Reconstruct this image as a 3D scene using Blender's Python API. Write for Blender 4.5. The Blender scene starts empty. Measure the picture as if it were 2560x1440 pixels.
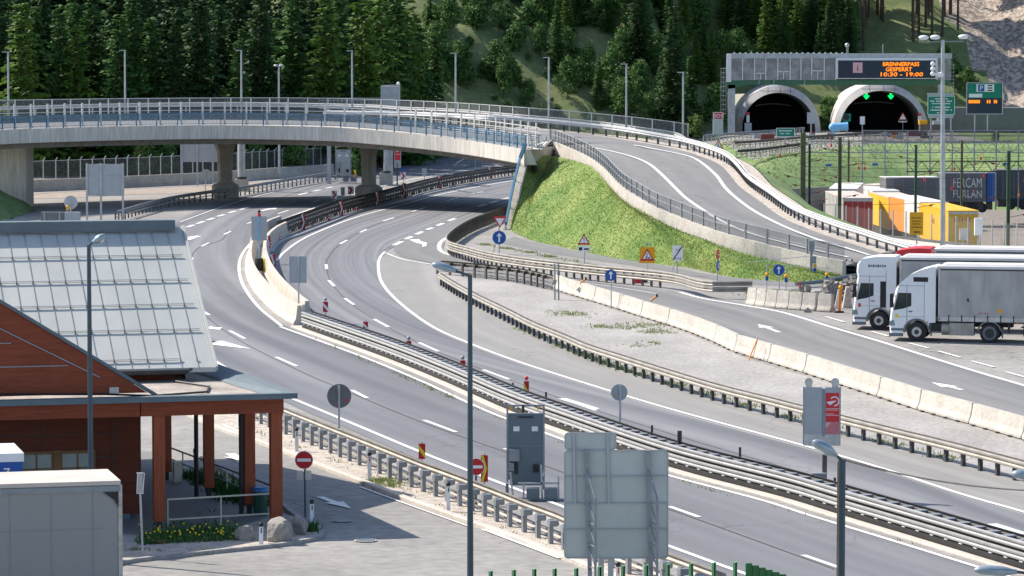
import bpy, bmesh, math, random
from mathutils import Vector, Matrix, noise
random.seed(7)
R = math.radians
S = bpy.context.scene
COL = S.collection
F, H, HY = 9000.0, 16.0, 72.0
PT = math.atan((720 - HY) / F)
FW = Vector((0, math.cos(PT), -math.sin(PT))); UP = Vector((0, math.sin(PT), math.cos(PT)))
CAM = Vector((0, 0, H))
def ray(px, py):
    return FW + UP * ((720 - py) / F) + Vector(((px - 1280) / F, 0, 0))
def P(px, py, z=0.0):
    d = ray(px, py); return CAM + d * ((z - H) / d.z)
def PD(px, py, Y):
    d = ray(px, py); return CAM + d * (Y / d.y)
def V(*a): return Vector(a)

# ---------------------------------------------------------------- materials
M = {}
def mat(name, col, rough=.7, metal=0.0, n=.12, ns=3.0, st=(1, 1, 1), col2=None, bump=0.0, bs=None, spec=.4, em=None, es=0, alpha=None, coord='Object', trans=0, lo=.35, hi=.65, fine=0, det=6):
    m = bpy.data.materials.new(name); m.use_nodes = True
    nt = m.node_tree; N = nt.nodes; L = nt.links
    b = N['Principled BSDF']
    b.inputs['Roughness'].default_value = rough; b.inputs['Metallic'].default_value = metal
    b.inputs['Specular IOR Level'].default_value = spec
    c = tuple(col) + (1,)
    b.inputs['Base Color'].default_value = c
    if em:
        b.inputs['Emission Color'].default_value = tuple(em) + (1,); b.inputs['Emission Strength'].default_value = es
    if n or col2 or bump:
        tc = N.new('ShaderNodeTexCoord')
        mp = N.new('ShaderNodeMapping'); mp.inputs['Scale'].default_value = st
        if coord == 'World':
            g = N.new('ShaderNodeNewGeometry'); L.new(g.outputs['Position'], mp.inputs['Vector'])
        else:
            L.new(tc.outputs[coord], mp.inputs['Vector'])
        nz = N.new('ShaderNodeTexNoise'); nz.inputs['Scale'].default_value = ns; nz.inputs['Detail'].default_value = det
        nz.inputs['Roughness'].default_value = .62
        L.new(mp.outputs[0], nz.inputs['Vector'])
        rp = N.new('ShaderNodeValToRGB'); rp.color_ramp.elements[0].position = lo; rp.color_ramp.elements[1].position = hi
        c2 = tuple(col2) + (1,) if col2 else tuple(x * (1 + n) for x in col) + (1,)
        c1 = c if col2 else tuple(x * (1 - n) for x in col) + (1,)
        rp.color_ramp.elements[0].color = c1; rp.color_ramp.elements[1].color = c2
        L.new(nz.outputs['Fac'], rp.inputs[0])
        out = rp.outputs[0]
        if fine:
            n2 = N.new('ShaderNodeTexNoise'); n2.inputs['Scale'].default_value = fine; n2.inputs['Detail'].default_value = 3
            L.new(mp.outputs[0], n2.inputs['Vector'])
            mr = N.new('ShaderNodeMapRange'); mr.inputs[1].default_value = .3; mr.inputs[2].default_value = .7; mr.inputs[3].default_value = .82; mr.inputs[4].default_value = 1.15
            L.new(n2.outputs['Fac'], mr.inputs[0])
            mx = N.new('ShaderNodeVectorMath'); mx.operation = 'SCALE'
            L.new(out, mx.inputs[0]); L.new(mr.outputs[0], mx.inputs['Scale']); out = mx.outputs[0]
        L.new(out, b.inputs['Base Color'])
        if bump:
            n3 = N.new('ShaderNodeTexNoise'); n3.inputs['Scale'].default_value = bs or ns * 6; n3.inputs['Detail'].default_value = 4
            L.new(mp.outputs[0], n3.inputs['Vector'])
            bp = N.new('ShaderNodeBump'); bp.inputs['Strength'].default_value = bump; bp.inputs['Distance'].default_value = .05
            L.new(n3.outputs['Fac'], bp.inputs['Height']); L.new(bp.outputs[0], b.inputs['Normal'])
    if alpha is not None:
        b.inputs['Alpha'].default_value = alpha
    if trans:
        tr = N.new('ShaderNodeBsdfTranslucent'); ms = N.new('ShaderNodeMixShader'); ms.inputs[0].default_value = trans
        if n or col2: L.new(out, tr.inputs[0])
        else: tr.inputs[0].default_value = c
        L.new(b.outputs[0], ms.inputs[1]); L.new(tr.outputs[0], ms.inputs[2]); L.new(ms.outputs[0], N['Material Output'].inputs[0])
    M[name] = m
    return m

def road_mat(name, base, dark, light, lane=3.7, cracks=.0):
    """asphalt: streaks along u (metres), bands across v (metres), fine grain, crack lines"""
    m = bpy.data.materials.new(name); m.use_nodes = True
    nt = m.node_tree; N = nt.nodes; L = nt.links; b = N['Principled BSDF']
    b.inputs['Roughness'].default_value = .75; b.inputs['Specular IOR Level'].default_value = .35
    uv = N.new('ShaderNodeTexCoord')
    def noise(sc, scale, det=4):
        mp = N.new('ShaderNodeMapping'); mp.inputs['Scale'].default_value = sc; L.new(uv.outputs['UV'], mp.inputs[0])
        nz = N.new('ShaderNodeTexNoise'); nz.inputs['Scale'].default_value = scale; nz.inputs['Detail'].default_value = det
        L.new(mp.outputs[0], nz.inputs[0]); return nz.outputs['Fac']
    a = noise((.008, .42, 1), 1.0, 2)
    r1 = N.new('ShaderNodeValToRGB'); e = r1.color_ramp.elements
    e[0].position = .32; e[0].color = (*dark, 1); e[1].position = .68; e[1].color = (*light, 1)
    k = e.new(.5); k.color = (*base, 1)
    # wheel tracks: a wave across each lane, warped a little
    sx = N.new('ShaderNodeSeparateXYZ'); L.new(uv.outputs['UV'], sx.inputs[0])
    w = N.new('ShaderNodeMath'); w.operation = 'MULTIPLY'; w.inputs[1].default_value = 2 * math.pi / lane; L.new(sx.outputs[1], w.inputs[0])
    s = N.new('ShaderNodeMath'); s.operation = 'COSINE'; L.new(w.outputs[0], s.inputs[0])
    mm = N.new('ShaderNodeMath'); mm.operation = 'MULTIPLY_ADD'; mm.inputs[1].default_value = .065; L.new(s.outputs[0], mm.inputs[0]); L.new(a, mm.inputs[2])
    L.new(mm.outputs[0], r1.inputs[0])
    g = noise((1, 1, 1), 9.0, 5)
    g2 = noise((.12, .5, 1), 1.4, 6)
    ad = N.new('ShaderNodeMath'); ad.operation = 'ADD'; L.new(g, ad.inputs[0]); L.new(g2, ad.inputs[1])
    mr = N.new('ShaderNodeMapRange'); mr.inputs[1].default_value = .6; mr.inputs[2].default_value = 1.4; mr.inputs[3].default_value = .88; mr.inputs[4].default_value = 1.12
    L.new(ad.outputs[0], mr.inputs[0])
    mx = N.new('ShaderNodeVectorMath'); mx.operation = 'SCALE'; L.new(r1.outputs[0], mx.inputs[0]); L.new(mr.outputs[0], mx.inputs['Scale'])
    out = mx.outputs[0]
    if cracks:
        out = crack_nodes(N, L, uv.outputs['UV'], out, cracks)
    L.new(out, b.inputs['Base Color'])
    M[name] = m
def crack_nodes(N, L, vec, col, amt, scale=.16):
    nz = N.new('ShaderNodeTexNoise'); nz.inputs['Scale'].default_value = .5; nz.inputs['Detail'].default_value = 5; L.new(vec, nz.inputs[0])
    sc = N.new('ShaderNodeVectorMath'); sc.operation = 'SCALE'; sc.inputs['Scale'].default_value = 3.0; L.new(nz.outputs['Color'], sc.inputs[0])
    ad = N.new('ShaderNodeVectorMath'); ad.operation = 'ADD'; L.new(vec, ad.inputs[0]); L.new(sc.outputs[0], ad.inputs[1])
    vo = N.new('ShaderNodeTexVoronoi'); vo.feature = 'DISTANCE_TO_EDGE'; vo.inputs['Scale'].default_value = scale; L.new(ad.outputs[0], vo.inputs['Vector'])
    n2 = N.new('ShaderNodeTexNoise'); n2.inputs['Scale'].default_value = .11; L.new(vec, n2.inputs[0])
    r2 = N.new('ShaderNodeMapRange'); r2.inputs[1].default_value = .48; r2.inputs[2].default_value = .6; L.new(n2.outputs['Fac'], r2.inputs[0])
    r = N.new('ShaderNodeMapRange'); r.inputs[1].default_value = .003; r.inputs[2].default_value = .012; r.inputs[3].default_value = 1; r.inputs[4].default_value = 0
    L.new(vo.outputs['Distance'], r.inputs[0])
    mu = N.new('ShaderNodeMath'); mu.operation = 'MULTIPLY'; L.new(r.outputs[0], mu.inputs[0]); L.new(r2.outputs[0], mu.inputs[1])
    mu2 = N.new('ShaderNodeMath'); mu2.operation = 'MULTIPLY'; mu2.inputs[1].default_value = amt; L.new(mu.outputs[0], mu2.inputs[0])
    mx = N.new('ShaderNodeMixRGB'); L.new(mu2.outputs[0], mx.inputs[0]); L.new(col, mx.inputs[1]); mx.inputs[2].default_value = (.05, .05, .055, 1)
    return mx.outputs[0]

mat('concrete_ground', (.225, .219, .208), .85, n=0, ns=.12, col2=(.3, .29, .275), coord='World', fine=2.2, lo=.38, hi=.62)
# cracks on the ground
_m = M['concrete_ground']; _N = _m.node_tree.nodes; _L = _m.node_tree.links; _b = _N['Principled BSDF']
_src = _b.inputs['Base Color'].links[0].from_socket
_g = _N.new('ShaderNodeNewGeometry')
_L.new(crack_nodes(_N, _L, _g.outputs['Position'], _src, .5, .22), _b.inputs['Base Color'])
road_mat('motorway_asphalt', (.165, .17, .183), (.115, .12, .132), (.21, .215, .226), 3.7, .3)
road_mat('shoulder_asphalt', (.255, .25, .238), (.215, .212, .202), (.3, .293, .28), 4.0, .3)
mat('joint_line', (.06, .06, .065), .9, n=.3, ns=2, coord='World')
road_mat('service_asphalt', (.185, .187, .186), (.155, .158, .158), (.222, .222, .218), 5.5, .35)
road_mat('ramp_asphalt', (.22, .218, .214), (.19, .19, .188), (.25, .247, .24), 5.0, .8)
mat('gore_concrete', (.28, .27, .255), .9, n=0, ns=.35, col2=(.37, .357, .34), coord='World', fine=5, lo=.35, hi=.65, st=(1, .4, 1))
mat('dirt', (.26, .22, .18), .95, n=0, ns=.8, col2=(.36, .31, .26), coord='World', fine=6)
mat('gravel_verge', (.33, .3, .27), .95, n=0, ns=2.5, col2=(.55, .49, .42), coord='World', fine=14, bump=.3)
mat('paint', (.72, .72, .71), .6, n=.08, ns=4, coord='World')
mat('cream_concrete', (.47, .43, .375), .8, n=.07, ns=.8, col2=(.56, .52, .46), coord='World', fine=9)
mat('white_concrete', (.41, .382, .335), .85, n=.05, ns=.8, col2=(.52, .49, .435), coord='World', fine=7)
mat('bridge_concrete', (.47, .44, .385), .85, n=0, ns=1.2, st=(1.4, 1.4, .12), col2=(.66, .62, .55), coord='World', fine=5, lo=.3, hi=.7)
mat('shade_concrete', (.19, .17, .15), .85, n=.2, ns=1.5, coord='World')  # concrete colour darkened for the shade beneath the deck
mat('pier_concrete', (.37, .34, .3), .85, n=0, ns=1.0, col2=(.48, .45, .4), coord='World', fine=6)
mat('median_black', (.025, .025, .026), .6, n=.2, ns=3, coord='World')
mat('galv_light', (.58, .58, .57), .45, .2, n=.08, ns=2, coord='World')
mat('steel_bright', (.3, .3, .298), .5, .25, n=.12, ns=2, coord='World')
mat('steel_grey', (.26, .28, .3), .5, .3, n=.12, ns=3, coord='World')
mat('steel_dark', (.055, .055, .055), .6, .2, n=.2, ns=3, coord='World')
mat('steel_brown', (.12, .105, .09), .7, .1, n=.25, ns=2, coord='World')
mat('galv', (.42, .44, .46), .45, .4, n=.15, ns=2.0, coord='World')
mat('rail_beam', (.31, .29, .255), .5, .3, n=.18, ns=1.2, coord='World')
mat('blue_paint', (.05, .17, .28), .45, n=.15, ns=3, coord='World')
mat('lamp_pole', (.055, .085, .105), .4, .3, n=.1, ns=2)
mat('lamp_head', (.3, .37, .42), .3, .4, n=.08, ns=4)
mat('white_paint', (.78, .79, .8), .35, n=.03, ns=2)
mat('white_plastic', (.8, .8, .8), .45, n=.04, ns=4)
mat('black_plastic', (.018, .018, .02), .5, n=.2, ns=4)
mat('tyre', (.03, .03, .032), .85, n=.25, ns=5)
mat('glass_dark', (.02, .035, .035), .08, n=.1, ns=1.5, spec=.8)
mat('sign_back', (.38, .41, .43), .5, .3, n=.06, ns=1.2)
mat('sign_back_green', (.46, .5, .48), .5, .1, n=.06, ns=.9)
mat('sign_dark', (.16, .17, .185), .5, .2, n=.1, ns=3)
mat('red', (.5, .012, .02), .5, n=.08, ns=4)
mat('signal_red', (.62, .03, .04), .45, n=.05, ns=4)
mat('yellow', (.78, .62, .02), .5, n=.05, ns=4)
mat('orange', (.75, .27, .02), .5, n=.05, ns=4)
mat('orange_sign', (.78, .36, .01), .5, n=.06, ns=4)
mat('amber', (.85, .38, .0), .3, n=.05, ns=9)
mat('blue_sign', (.012, .085, .36), .45, n=.06, ns=4)
mat('green_sign', (.0, .2, .135), .5, n=.06, ns=2)
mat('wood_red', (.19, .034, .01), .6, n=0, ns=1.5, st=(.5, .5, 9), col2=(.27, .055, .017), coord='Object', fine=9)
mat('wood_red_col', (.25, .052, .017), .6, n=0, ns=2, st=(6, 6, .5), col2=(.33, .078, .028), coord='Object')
mat('wood_shaded', (.1, .02, .007), .7, n=0, ns=1.5, st=(.5, .5, 9), col2=(.145, .031, .01), coord='Object', fine=9)  # timber colour darkened for the shade under canopy and eaves
mat('roof_metal', (.42, .44, .42), .7, .0, n=0, ns=.5, st=(1, .3, 1), col2=(.49, .51, .485), fine=0)
mat('seam_line', (.3, .32, .32), .5, n=.1)
mat('roof_trim', (.125, .165, .185), .7, .0, n=.08, ns=2)
mat('flat_roof', (.27, .24, .21), .9, n=0, ns=.9, col2=(.42, .38, .33), fine=4)
mat('door_frame', (.2, .1, .035), .6, n=.15, ns=3)
mat('window_glass', (.2, .28, .28), .12, n=.1, ns=1, spec=.8)
mat('bin_green', (.0, .055, .035), .5, n=.1, ns=3)
mat('bin_blue', (.02, .16, .4), .5, n=.1, ns=3)
mat('cream_paint', (.62, .57, .47), .5, n=.06, ns=3)
mat('rock', (.19, .18, .165), .9, n=0, ns=2.2, col2=(.34, .32, .29), fine=9, bump=.6)
mat('rubble', (.2, .185, .165), .95, n=0, ns=3, col2=(.34, .31, .28), bump=.5)
mat('tarp_grey', (.375, .37, .36), .6, n=0, ns=.7, st=(1, 1, .35), col2=(.42, .415, .4), fine=2)
mat('box_side', (.285, .28, .27), .65, n=0, ns=.5, st=(1, 1, .3), col2=(.31, .305, .293))
mat('tarp_fold', (.27, .262, .25), .65, n=0, ns=1.4, st=(1.6, 1, .25), col2=(.34, .33, .315), fine=3)
mat('tarp_white', (.62, .61, .6), .6, n=.05, ns=1)
mat('trailer_roof', (.55, .49, .43), .7, n=.08, ns=1)
mat('alu', (.5, .5, .49), .4, .5, n=.15, ns=2)
mat('tank_dirty', (.36, .345, .31), .5, .3, n=.2, ns=2)
mat('rust_red', (.2, .045, .03), .6, n=.1, ns=2)
mat('panel_blue_grey', (.13, .165, .19), .5, .1, n=.06, ns=2)
mat('olive', (.13, .14, .07), .6, n=.15, ns=3)
mat('pole_green', (.05, .11, .06), .6, n=.15, ns=3)
mat('fence_green', (.17, .4, .18), .5, n=.08, ns=3)
mat('fence_green_dark', (.02, .13, .035), .5, n=.08, ns=3)
mat('navy', (.015, .03, .1), .5, n=.1, ns=2)
mat('tarp_yellow', (.72, .42, .03), .55, n=.06, ns=1)
mat('tarp_red', (.5, .04, .04), .55, n=.08, ns=1)
mat('tarp_orange', (.72, .28, .05), .55, n=.06, ns=1)
mat('tarp_dark', (.06, .07, .08), .6, n=.1, ns=1)
mat('screen', (.015, .03, .055), .4, n=.1, ns=1)
mat('led_orange', (.6, .2, .0), .5, n=0, em=(1, .22, .005), es=.85)
mat('led_green', (.0, .4, .05), .5, n=0, em=(.0, 1, .12), es=1.6)
mat('pink_sign', (.75, .42, .46), .5, n=.03, ns=3)
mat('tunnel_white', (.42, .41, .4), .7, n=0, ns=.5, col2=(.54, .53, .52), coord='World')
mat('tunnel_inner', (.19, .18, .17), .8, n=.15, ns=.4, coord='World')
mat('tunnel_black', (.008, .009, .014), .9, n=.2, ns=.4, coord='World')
mat('green_beam', (.05, .15, .085), .5, n=.1, ns=2)
mat('skyblue', (.2, .5, .8), .4, n=.08, ns=2)
mat('mesh_panel', (.2, .21, .22), .5, .2, n=.1, ns=6, alpha=.38)
mat('mesh_dark', (.09, .1, .1), .6, .1, n=.1, ns=6, alpha=.45)
mat('mesh_glass', (.12, .2, .23), .3, .1, n=.1, ns=6, alpha=.2)
mat('cage_mesh', (.4, .4, .39), .6, .1, n=0, ns=.8, col2=(.25, .245, .24), alpha=.9, lo=.4, hi=.6)
mat('screen_mesh', (.06, .065, .075), .6, .1, n=.1, ns=6, alpha=.55)
mat('tarp_slate', (.13, .13, .135), .6, n=.08, ns=1)
mat('wall_grey', (.15, .16, .165), .8, n=.12, ns=.6)
mat('bark', (.075, .055, .04), .9, n=.3, ns=3)
def leaf(name, a, b, ns=.35): mat(name, a, .65, n=0, ns=ns, col2=b, trans=.22, spec=.2, coord='Object', lo=.38, hi=.6)
leaf('needles_dark', (.025, .06, .022), (.06, .125, .035), .8)
leaf('needles_mid', (.04, .1, .025), (.09, .19, .045), .8)
leaf('needles_larch', (.06, .125, .02), (.12, .21, .035))
leaf('leaves_bush', (.045, .115, .03), (.12, .22, .055), .8)
leaf('leaves_light', (.08, .15, .03), (.15, .22, .05))
mat('hill_grass', (.085, .145, .045), .95, n=0, ns=.13, col2=(.2, .22, .095), coord='World', fine=1.2, det=10, bump=1.0, bs=1.5)
mat('scree', (.2, .165, .135), .95, n=0, ns=1.6, st=(1, .8, .8), col2=(.5, .43, .36), coord='World', fine=5.0, bump=1.0, bs=3, det=12, lo=.42, hi=.6)
mat('field_grass', (.1, .19, .055), .95, n=0, ns=.2, col2=(.22, .29, .11), coord='World', fine=1.2, det=10, bump=.8, bs=1.5)
mat('bank_grass', (.09, .175, .032), .95, n=0, ns=.2, col2=(.22, .275, .08), coord='World', fine=2.2, det=8)
mat('grass_blade', (.095, .18, .03), .7, n=0, ns=.2, col2=(.23, .285, .075), coord='World', trans=.3, det=8)
mat('grass_dry', (.27, .31, .08), .8, n=.2, ns=2, coord='World', trans=.2)
mat('weed', (.1, .17, .04), .7, n=0, ns=2, col2=(.26, .3, .1), coord='World', trans=.25)
mat('flower', (.8, .62, .01), .6, n=.05, ns=5)
mat('plant_dark', (.015, .075, .012), .7, n=0, ns=3, col2=(.05, .16, .03), trans=.2)
mat('ballast', (.16, .14, .12), .95, n=0, ns=1.2, col2=(.25, .22, .19), coord='World', fine=6)

# ---------------------------------------------------------------- mesh builder
class MB:
    def __init__(s): s.v = []; s.f = []; s.m = []; s.uv = None
    def add(s, vs, fs, mi=0):
        o = len(s.v); s.v += [Vector(p) for p in vs]; s.f += [tuple(i + o for i in f) for f in fs]; s.m += [mi] * len(fs); return s
    def box(s, c, d, rz=0, mi=0, tilt=None):
        c = Vector(c); x, y, z = d[0] / 2, d[1] / 2, d[2] / 2
        m = Matrix.Rotation(rz, 3, 'Z')
        if tilt: m = m @ Matrix.Rotation(tilt[0], 3, tilt[1])
        vs = [c + m @ Vector((a * x, b * y, e * z)) for a, b, e in ((-1,-1,-1),(1,-1,-1),(1,1,-1),(-1,1,-1),(-1,-1,1),(1,-1,1),(1,1,1),(-1,1,1))]
        return s.add(vs, [(3,2,1,0),(4,5,6,7),(0,1,5,4),(1,2,6,5),(2,3,7,6),(3,0,4,7)], mi)
    def cyl(s, a, b, r, r2=None, n=10, mi=0, cap=True):
        a = Vector(a); b = Vector(b); r2 = r if r2 is None else r2
        d = (b - a)
        if d.length < 1e-6: return s
        d = d.normalized(); u = d.orthogonal().normalized(); w = d.cross(u)
        vs = []
        for p, q in ((a, r), (b, r2)):
            for i in range(n):
                t = 2 * math.pi * i / n; vs.append(p + u * (q * math.cos(t)) + w * (q * math.sin(t)))
        fs = [(i, (i + 1) % n, n + (i + 1) % n, n + i) for i in range(n)]
        if cap: fs += [tuple(range(n))[::-1], tuple(range(n, 2 * n))]
        return s.add(vs, fs, mi)
    def bar(s, a, b, w, h=None, mi=0):
        a = Vector(a); b = Vector(b); h = h or w
        d = (b - a).normalized(); up = Vector((0, 0, 1)) if abs(d.z) < .95 else Vector((0, 1, 0))
        x = d.cross(up).normalized() * w / 2; y = x.normalized().cross(d).normalized() * h / 2
        vs = [p + q for p in (a, b) for q in (-x - y, x - y, x + y, -x + y)]
        return s.add(vs, [(0,1,5,4),(1,2,6,5),(2,3,7,6),(3,0,4,7),(3,2,1,0),(4,5,6,7)], mi)
    def tube(s, pts, r, n=6, mi=0):
        for a, b in zip(pts, pts[1:]): s.cyl(a, b, r, n=n, mi=mi)
        return s
    def sweep(s, path, prof, mi=0, closed=True, caps=True, zs=None):
        n = len(prof); nor = normals(path); vs = []
        for i, p in enumerate(path):
            for a, b in prof: vs.append(p + nor[i] * a + Vector((0, 0, b)))
        fs = []
        k = n if closed else n - 1
        for i in range(len(path) - 1):
            for j in range(k):
                a = i * n + j; b = i * n + (j + 1) % n
                fs.append((a, b, b + n, a + n))
        if caps and closed:
            fs.append(tuple(range(n))[::-1]); fs.append(tuple(range((len(path) - 1) * n, len(path) * n)))
        return s.add(vs, fs, mi)
    def prism(s, poly, ext, mi=0):
        poly = [Vector(p) for p in poly]; ext = Vector(ext); n = len(poly)
        vs = poly + [p + ext for p in poly]
        fs = [tuple(range(n))[::-1], tuple(range(n, 2 * n))] + [(i, (i + 1) % n, n + (i + 1) % n, n + i) for i in range(n)]
        return s.add(vs, fs, mi)
    def quad(s, a, b, c, d, mi=0): return s.add([a, b, c, d], [(0, 1, 2, 3)], mi)
    def disc(s, c, r, nrm, t=.02, n=24, mi=0):
        c = Vector(c); nrm = Vector(nrm).normalized(); return s.cyl(c - nrm * t / 2, c + nrm * t / 2, r, n=n, mi=mi)
    def sphere(s, c, r, mi=0, seg=12, rings=8, sc=(1, 1, 1), q=None):
        c = Vector(c); vs = []; fs = []
        for i in range(rings + 1):
            th = math.pi * i / rings
            for j in range(seg):
                ph = 2 * math.pi * j / seg
                p = Vector((r * sc[0] * math.sin(th) * math.cos(ph), r * sc[1] * math.sin(th) * math.sin(ph), r * sc[2] * math.cos(th)))
                vs.append(c + (q @ p if q else p))
        for i in range(rings):
            for j in range(seg):
                fs.append((i * seg + j, (i + 1) * seg + j, (i + 1) * seg + (j + 1) % seg, i * seg + (j + 1) % seg))
        return s.add(vs, fs, mi)
    def build(s, name, mats, parent=None, smooth=False, rel=True):
        me = bpy.data.meshes.new(name)
        off = wloc(parent) if (parent and rel) else Vector((0, 0, 0))
        me.from_pydata([v - off for v in s.v], [], s.f)
        if isinstance(mats, str): mats = [mats]
        for m in mats: me.materials.append(M[m])
        for p, i in zip(me.polygons, s.m): p.material_index = i
        if s.uv:
            ul = me.uv_layers.new(name='UVMap')
            for lp in me.loops: ul.data[lp.index].uv = s.uv[lp.vertex_index]
        if smooth:
            for p in me.polygons: p.use_smooth = True
            me.set_sharp_from_angle(angle=R(38))
        me.validate(); me.update()
        o = bpy.data.objects.new(name, me); COL.objects.link(o)
        if parent: o.parent = parent
        return o
def wloc(o):
    v = Vector((0, 0, 0))
    while o is not None: v += o.location; o = o.parent
    return v
def normals(path):
    out = []
    for i in range(len(path)):
        a = path[max(0, i - 1)]; b = path[min(len(path) - 1, i + 1)]
        t = (b - a); t.z = 0; t.normalize(); out.append(Vector((t.y, -t.x, 0)))
    return out
def smoothpath(pts, step=1.0, n=None):
    """Catmull-Rom through the points, resampled by arc length"""
    pts = [Vector(p) for p in pts]; d = []
    q = [pts[0] * 2 - pts[1]] + pts + [pts[-1] * 2 - pts[-2]]
    for i in range(1, len(q) - 2):
        for k in range(12):
            t = k / 12
            d.append(.5 * ((2 * q[i]) + (-q[i - 1] + q[i + 1]) * t + (2 * q[i - 1] - 5 * q[i] + 4 * q[i + 1] - q[i + 2]) * t * t + (-q[i - 1] + 3 * q[i] - 3 * q[i + 1] + q[i + 2]) * t ** 3))
    d.append(pts[-1])
    L = [0]
    for a, b in zip(d, d[1:]): L.append(L[-1] + (b - a).length)
    n = n or max(2, int(round(L[-1] / step)) + 1)
    out = []; j = 0
    for i in range(n):
        t = L[-1] * i / (n - 1)
        while j < len(L) - 2 and L[j + 1] < t: j += 1
        f = (t - L[j]) / max(1e-9, L[j + 1] - L[j]); out.append(d[j].lerp(d[j + 1], f))
    return out
def pp(pts, step=1.0, n=None, z=0.0):
    return smoothpath([P(p[0], p[1], p[2] if len(p) > 2 else z) for p in pts], step, n)
def off(path, d, dz=0):
    nr = normals(path); return [p + nr[i] * d + Vector((0, 0, dz)) for i, p in enumerate(path)]
def plen(path): return sum((b - a).length for a, b in zip(path, path[1:]))

def T(name, label, cat, loc=(0, 0, 0), group=None):
    o = bpy.data.objects.new(name, None); COL.objects.link(o); o.location = loc; o.empty_display_size = .3
    o['label'] = label; o['category'] = cat
    if group: o['group'] = group
    return o
def tag(o, label, cat, group=None):
    o['label'] = label; o['category'] = cat
    if group: o['group'] = group
    return o
def kind(o, k='structure', label=None):
    o['kind'] = k
    if label: o['label'] = label
    return o
def dup(o, parent=None, loc=None, rz=None, label=None, group=None, sc=None):
    ch = list(o.children)
    c = o.copy(); COL.objects.link(c)
    if parent: c.parent = parent
    if loc is not None: c.location = loc
    if rz is not None: c.rotation_euler = (0, 0, rz)
    if sc is not None: c.scale = (sc, sc, sc) if not isinstance(sc, tuple) else sc
    if label: c['label'] = label
    if group: c['group'] = group
    for k in ch: dup(k, c)
    return c
def text_mesh(body, font_h):
    cu = bpy.data.curves.new('t', 'FONT'); cu.body = body; cu.size = 1; cu.align_x = 'CENTER'; cu.resolution_u = 2
    ob = bpy.data.objects.new('t', cu); COL.objects.link(ob)
    dg = bpy.context.evaluated_depsgraph_get(); me = bpy.data.meshes.new_from_object(ob.evaluated_get(dg))
    vs = [v.co.copy() for v in me.vertices]; fs = [tuple(p.vertices) for p in me.polygons]
    bpy.data.objects.remove(ob); bpy.data.curves.remove(cu); bpy.data.meshes.remove(me)
    k = font_h / .7
    return [v * k for v in vs], fs
def put_text(mb, body, c, h, right=(1, 0, 0), mi=0, width=None, up=(0, 0, 1)):
    vs, fs = text_mesh(body, h); r = Vector(right).normalized(); u = Vector(up); c = Vector(c)
    kx = 1
    if width:
        w = max(v.x for v in vs) - min(v.x for v in vs); kx = width / w
    mb.add([c + r * (v.x * kx) + u * (v.y - h / 2) for v in vs], fs, mi)
# ---------------------------------------------------------------- camera, sky, sun
cd = bpy.data.cameras.new('camera'); cam = bpy.data.objects.new('camera', cd); COL.objects.link(cam)
cam.location = CAM; cam.rotation_euler = (math.pi / 2 - PT, 0, 0)
cd.sensor_width = 36; cd.lens = F / 2560 * 36; cd.clip_start = 1; cd.clip_end = 9000
S.camera = cam
SUN = Vector((-.92, .52, 1.0)).normalized()
el = math.asin(SUN.z); az = math.atan2(SUN.x, SUN.y)
w = bpy.data.worlds.new('World'); S.world = w; w.use_nodes = True
nt = w.node_tree; bg = nt.nodes['Background']
sk = nt.nodes.new('ShaderNodeTexSky'); sk.sky_type = 'NISHITA'; sk.sun_disc = False
sk.sun_elevation = el; sk.sun_rotation = az; sk.altitude = 1300; sk.air_density = 1.0; sk.dust_density = 2.5; sk.ozone_density = .6
nt.links.new(sk.outputs[0], bg.inputs[0]); bg.inputs[1].default_value = .125
sl = bpy.data.lights.new('sun', 'SUN'); sl.energy = 4.3; sl.angle = R(.53); sl.color = (1, .91, .8)
so = bpy.data.objects.new('sun', sl); COL.objects.link(so)
so.rotation_euler = (-SUN).to_track_quat('-Z', 'Y').to_euler()
S.view_settings.view_transform = 'Standard'; S.view_settings.look = 'None'; S.view_settings.gamma = 1
S.view_settings.exposure = .78
S.cycles.max_bounces = 6; S.cycles.transparent_max_bounces = 12
S.cycles.use_denoising = True

# ---------------------------------------------------------------- terrain
def ss(a, b, t):
    t = max(0, min(1, (t - a) / (b - a))); return t * t * (3 - 2 * t)
def lerpt(tab, x):
    if x <= tab[0][0]: return tab[0][1]
    for (a, b), (c, d) in zip(tab, tab[1:]):
        if x <= c: return b + (d - b) * (x - a) / (c - a)
    return tab[-1][1]
def foot(x): return lerpt([(-60, 424), (-34, 432), (-22, 440), (-14, 446), (0, 452), (18, 460), (26, 484), (70, 490), (90, 470)], x)
def wob(x, y): return (math.sin(x * .31 + y * .11) + math.sin(x * .13 - y * .23 + 1) + .6 * math.sin(x * .7 + y * .5)) / 2.6
def h(x, y):
    hill = max(0, y - foot(x) - 1.5 * wob(x, y)) * (.62 + .12 * wob(x * .3, y * .3))
    if hill > 70: hill = 70 + (hill - 70) * .3
    wr = ss(21.0, 28.0, x) * ss(262, 280, y)
    ye = lerpt([(22, 372), (30, 396), (45, 434), (90, 438)], x)
    pl = ss(ye - 52, ye, y)
    base = -3.3 + 5.6 * pl + .5 * wob(x, y) * pl * (1 - pl) * 4
    if y > ye: base = 2.3
    far = ss(330, 440, y) * (1 - ss(21, 28, x)) * ss(6, 22, x)
    if hill > 0: hill += min(1, hill / 4) * (1.3 if x > 54 else 1.0) * noise.fractal(Vector((x * .16, y * .16, 3)), .9, 2.1, 5)
    return base * wr + (1 - wr) * 2.3 * far + hill
def lin(a, b, s):
    n = int(round((b - a) / s)); return [a + (b - a) * i / n for i in range(n)]
xs = [-3000, -1500, -700, -350, -200, -120] + lin(-90, 100, 2.0) + [100, 120, 160, 220, 350, 700, 1500, 3000]
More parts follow.
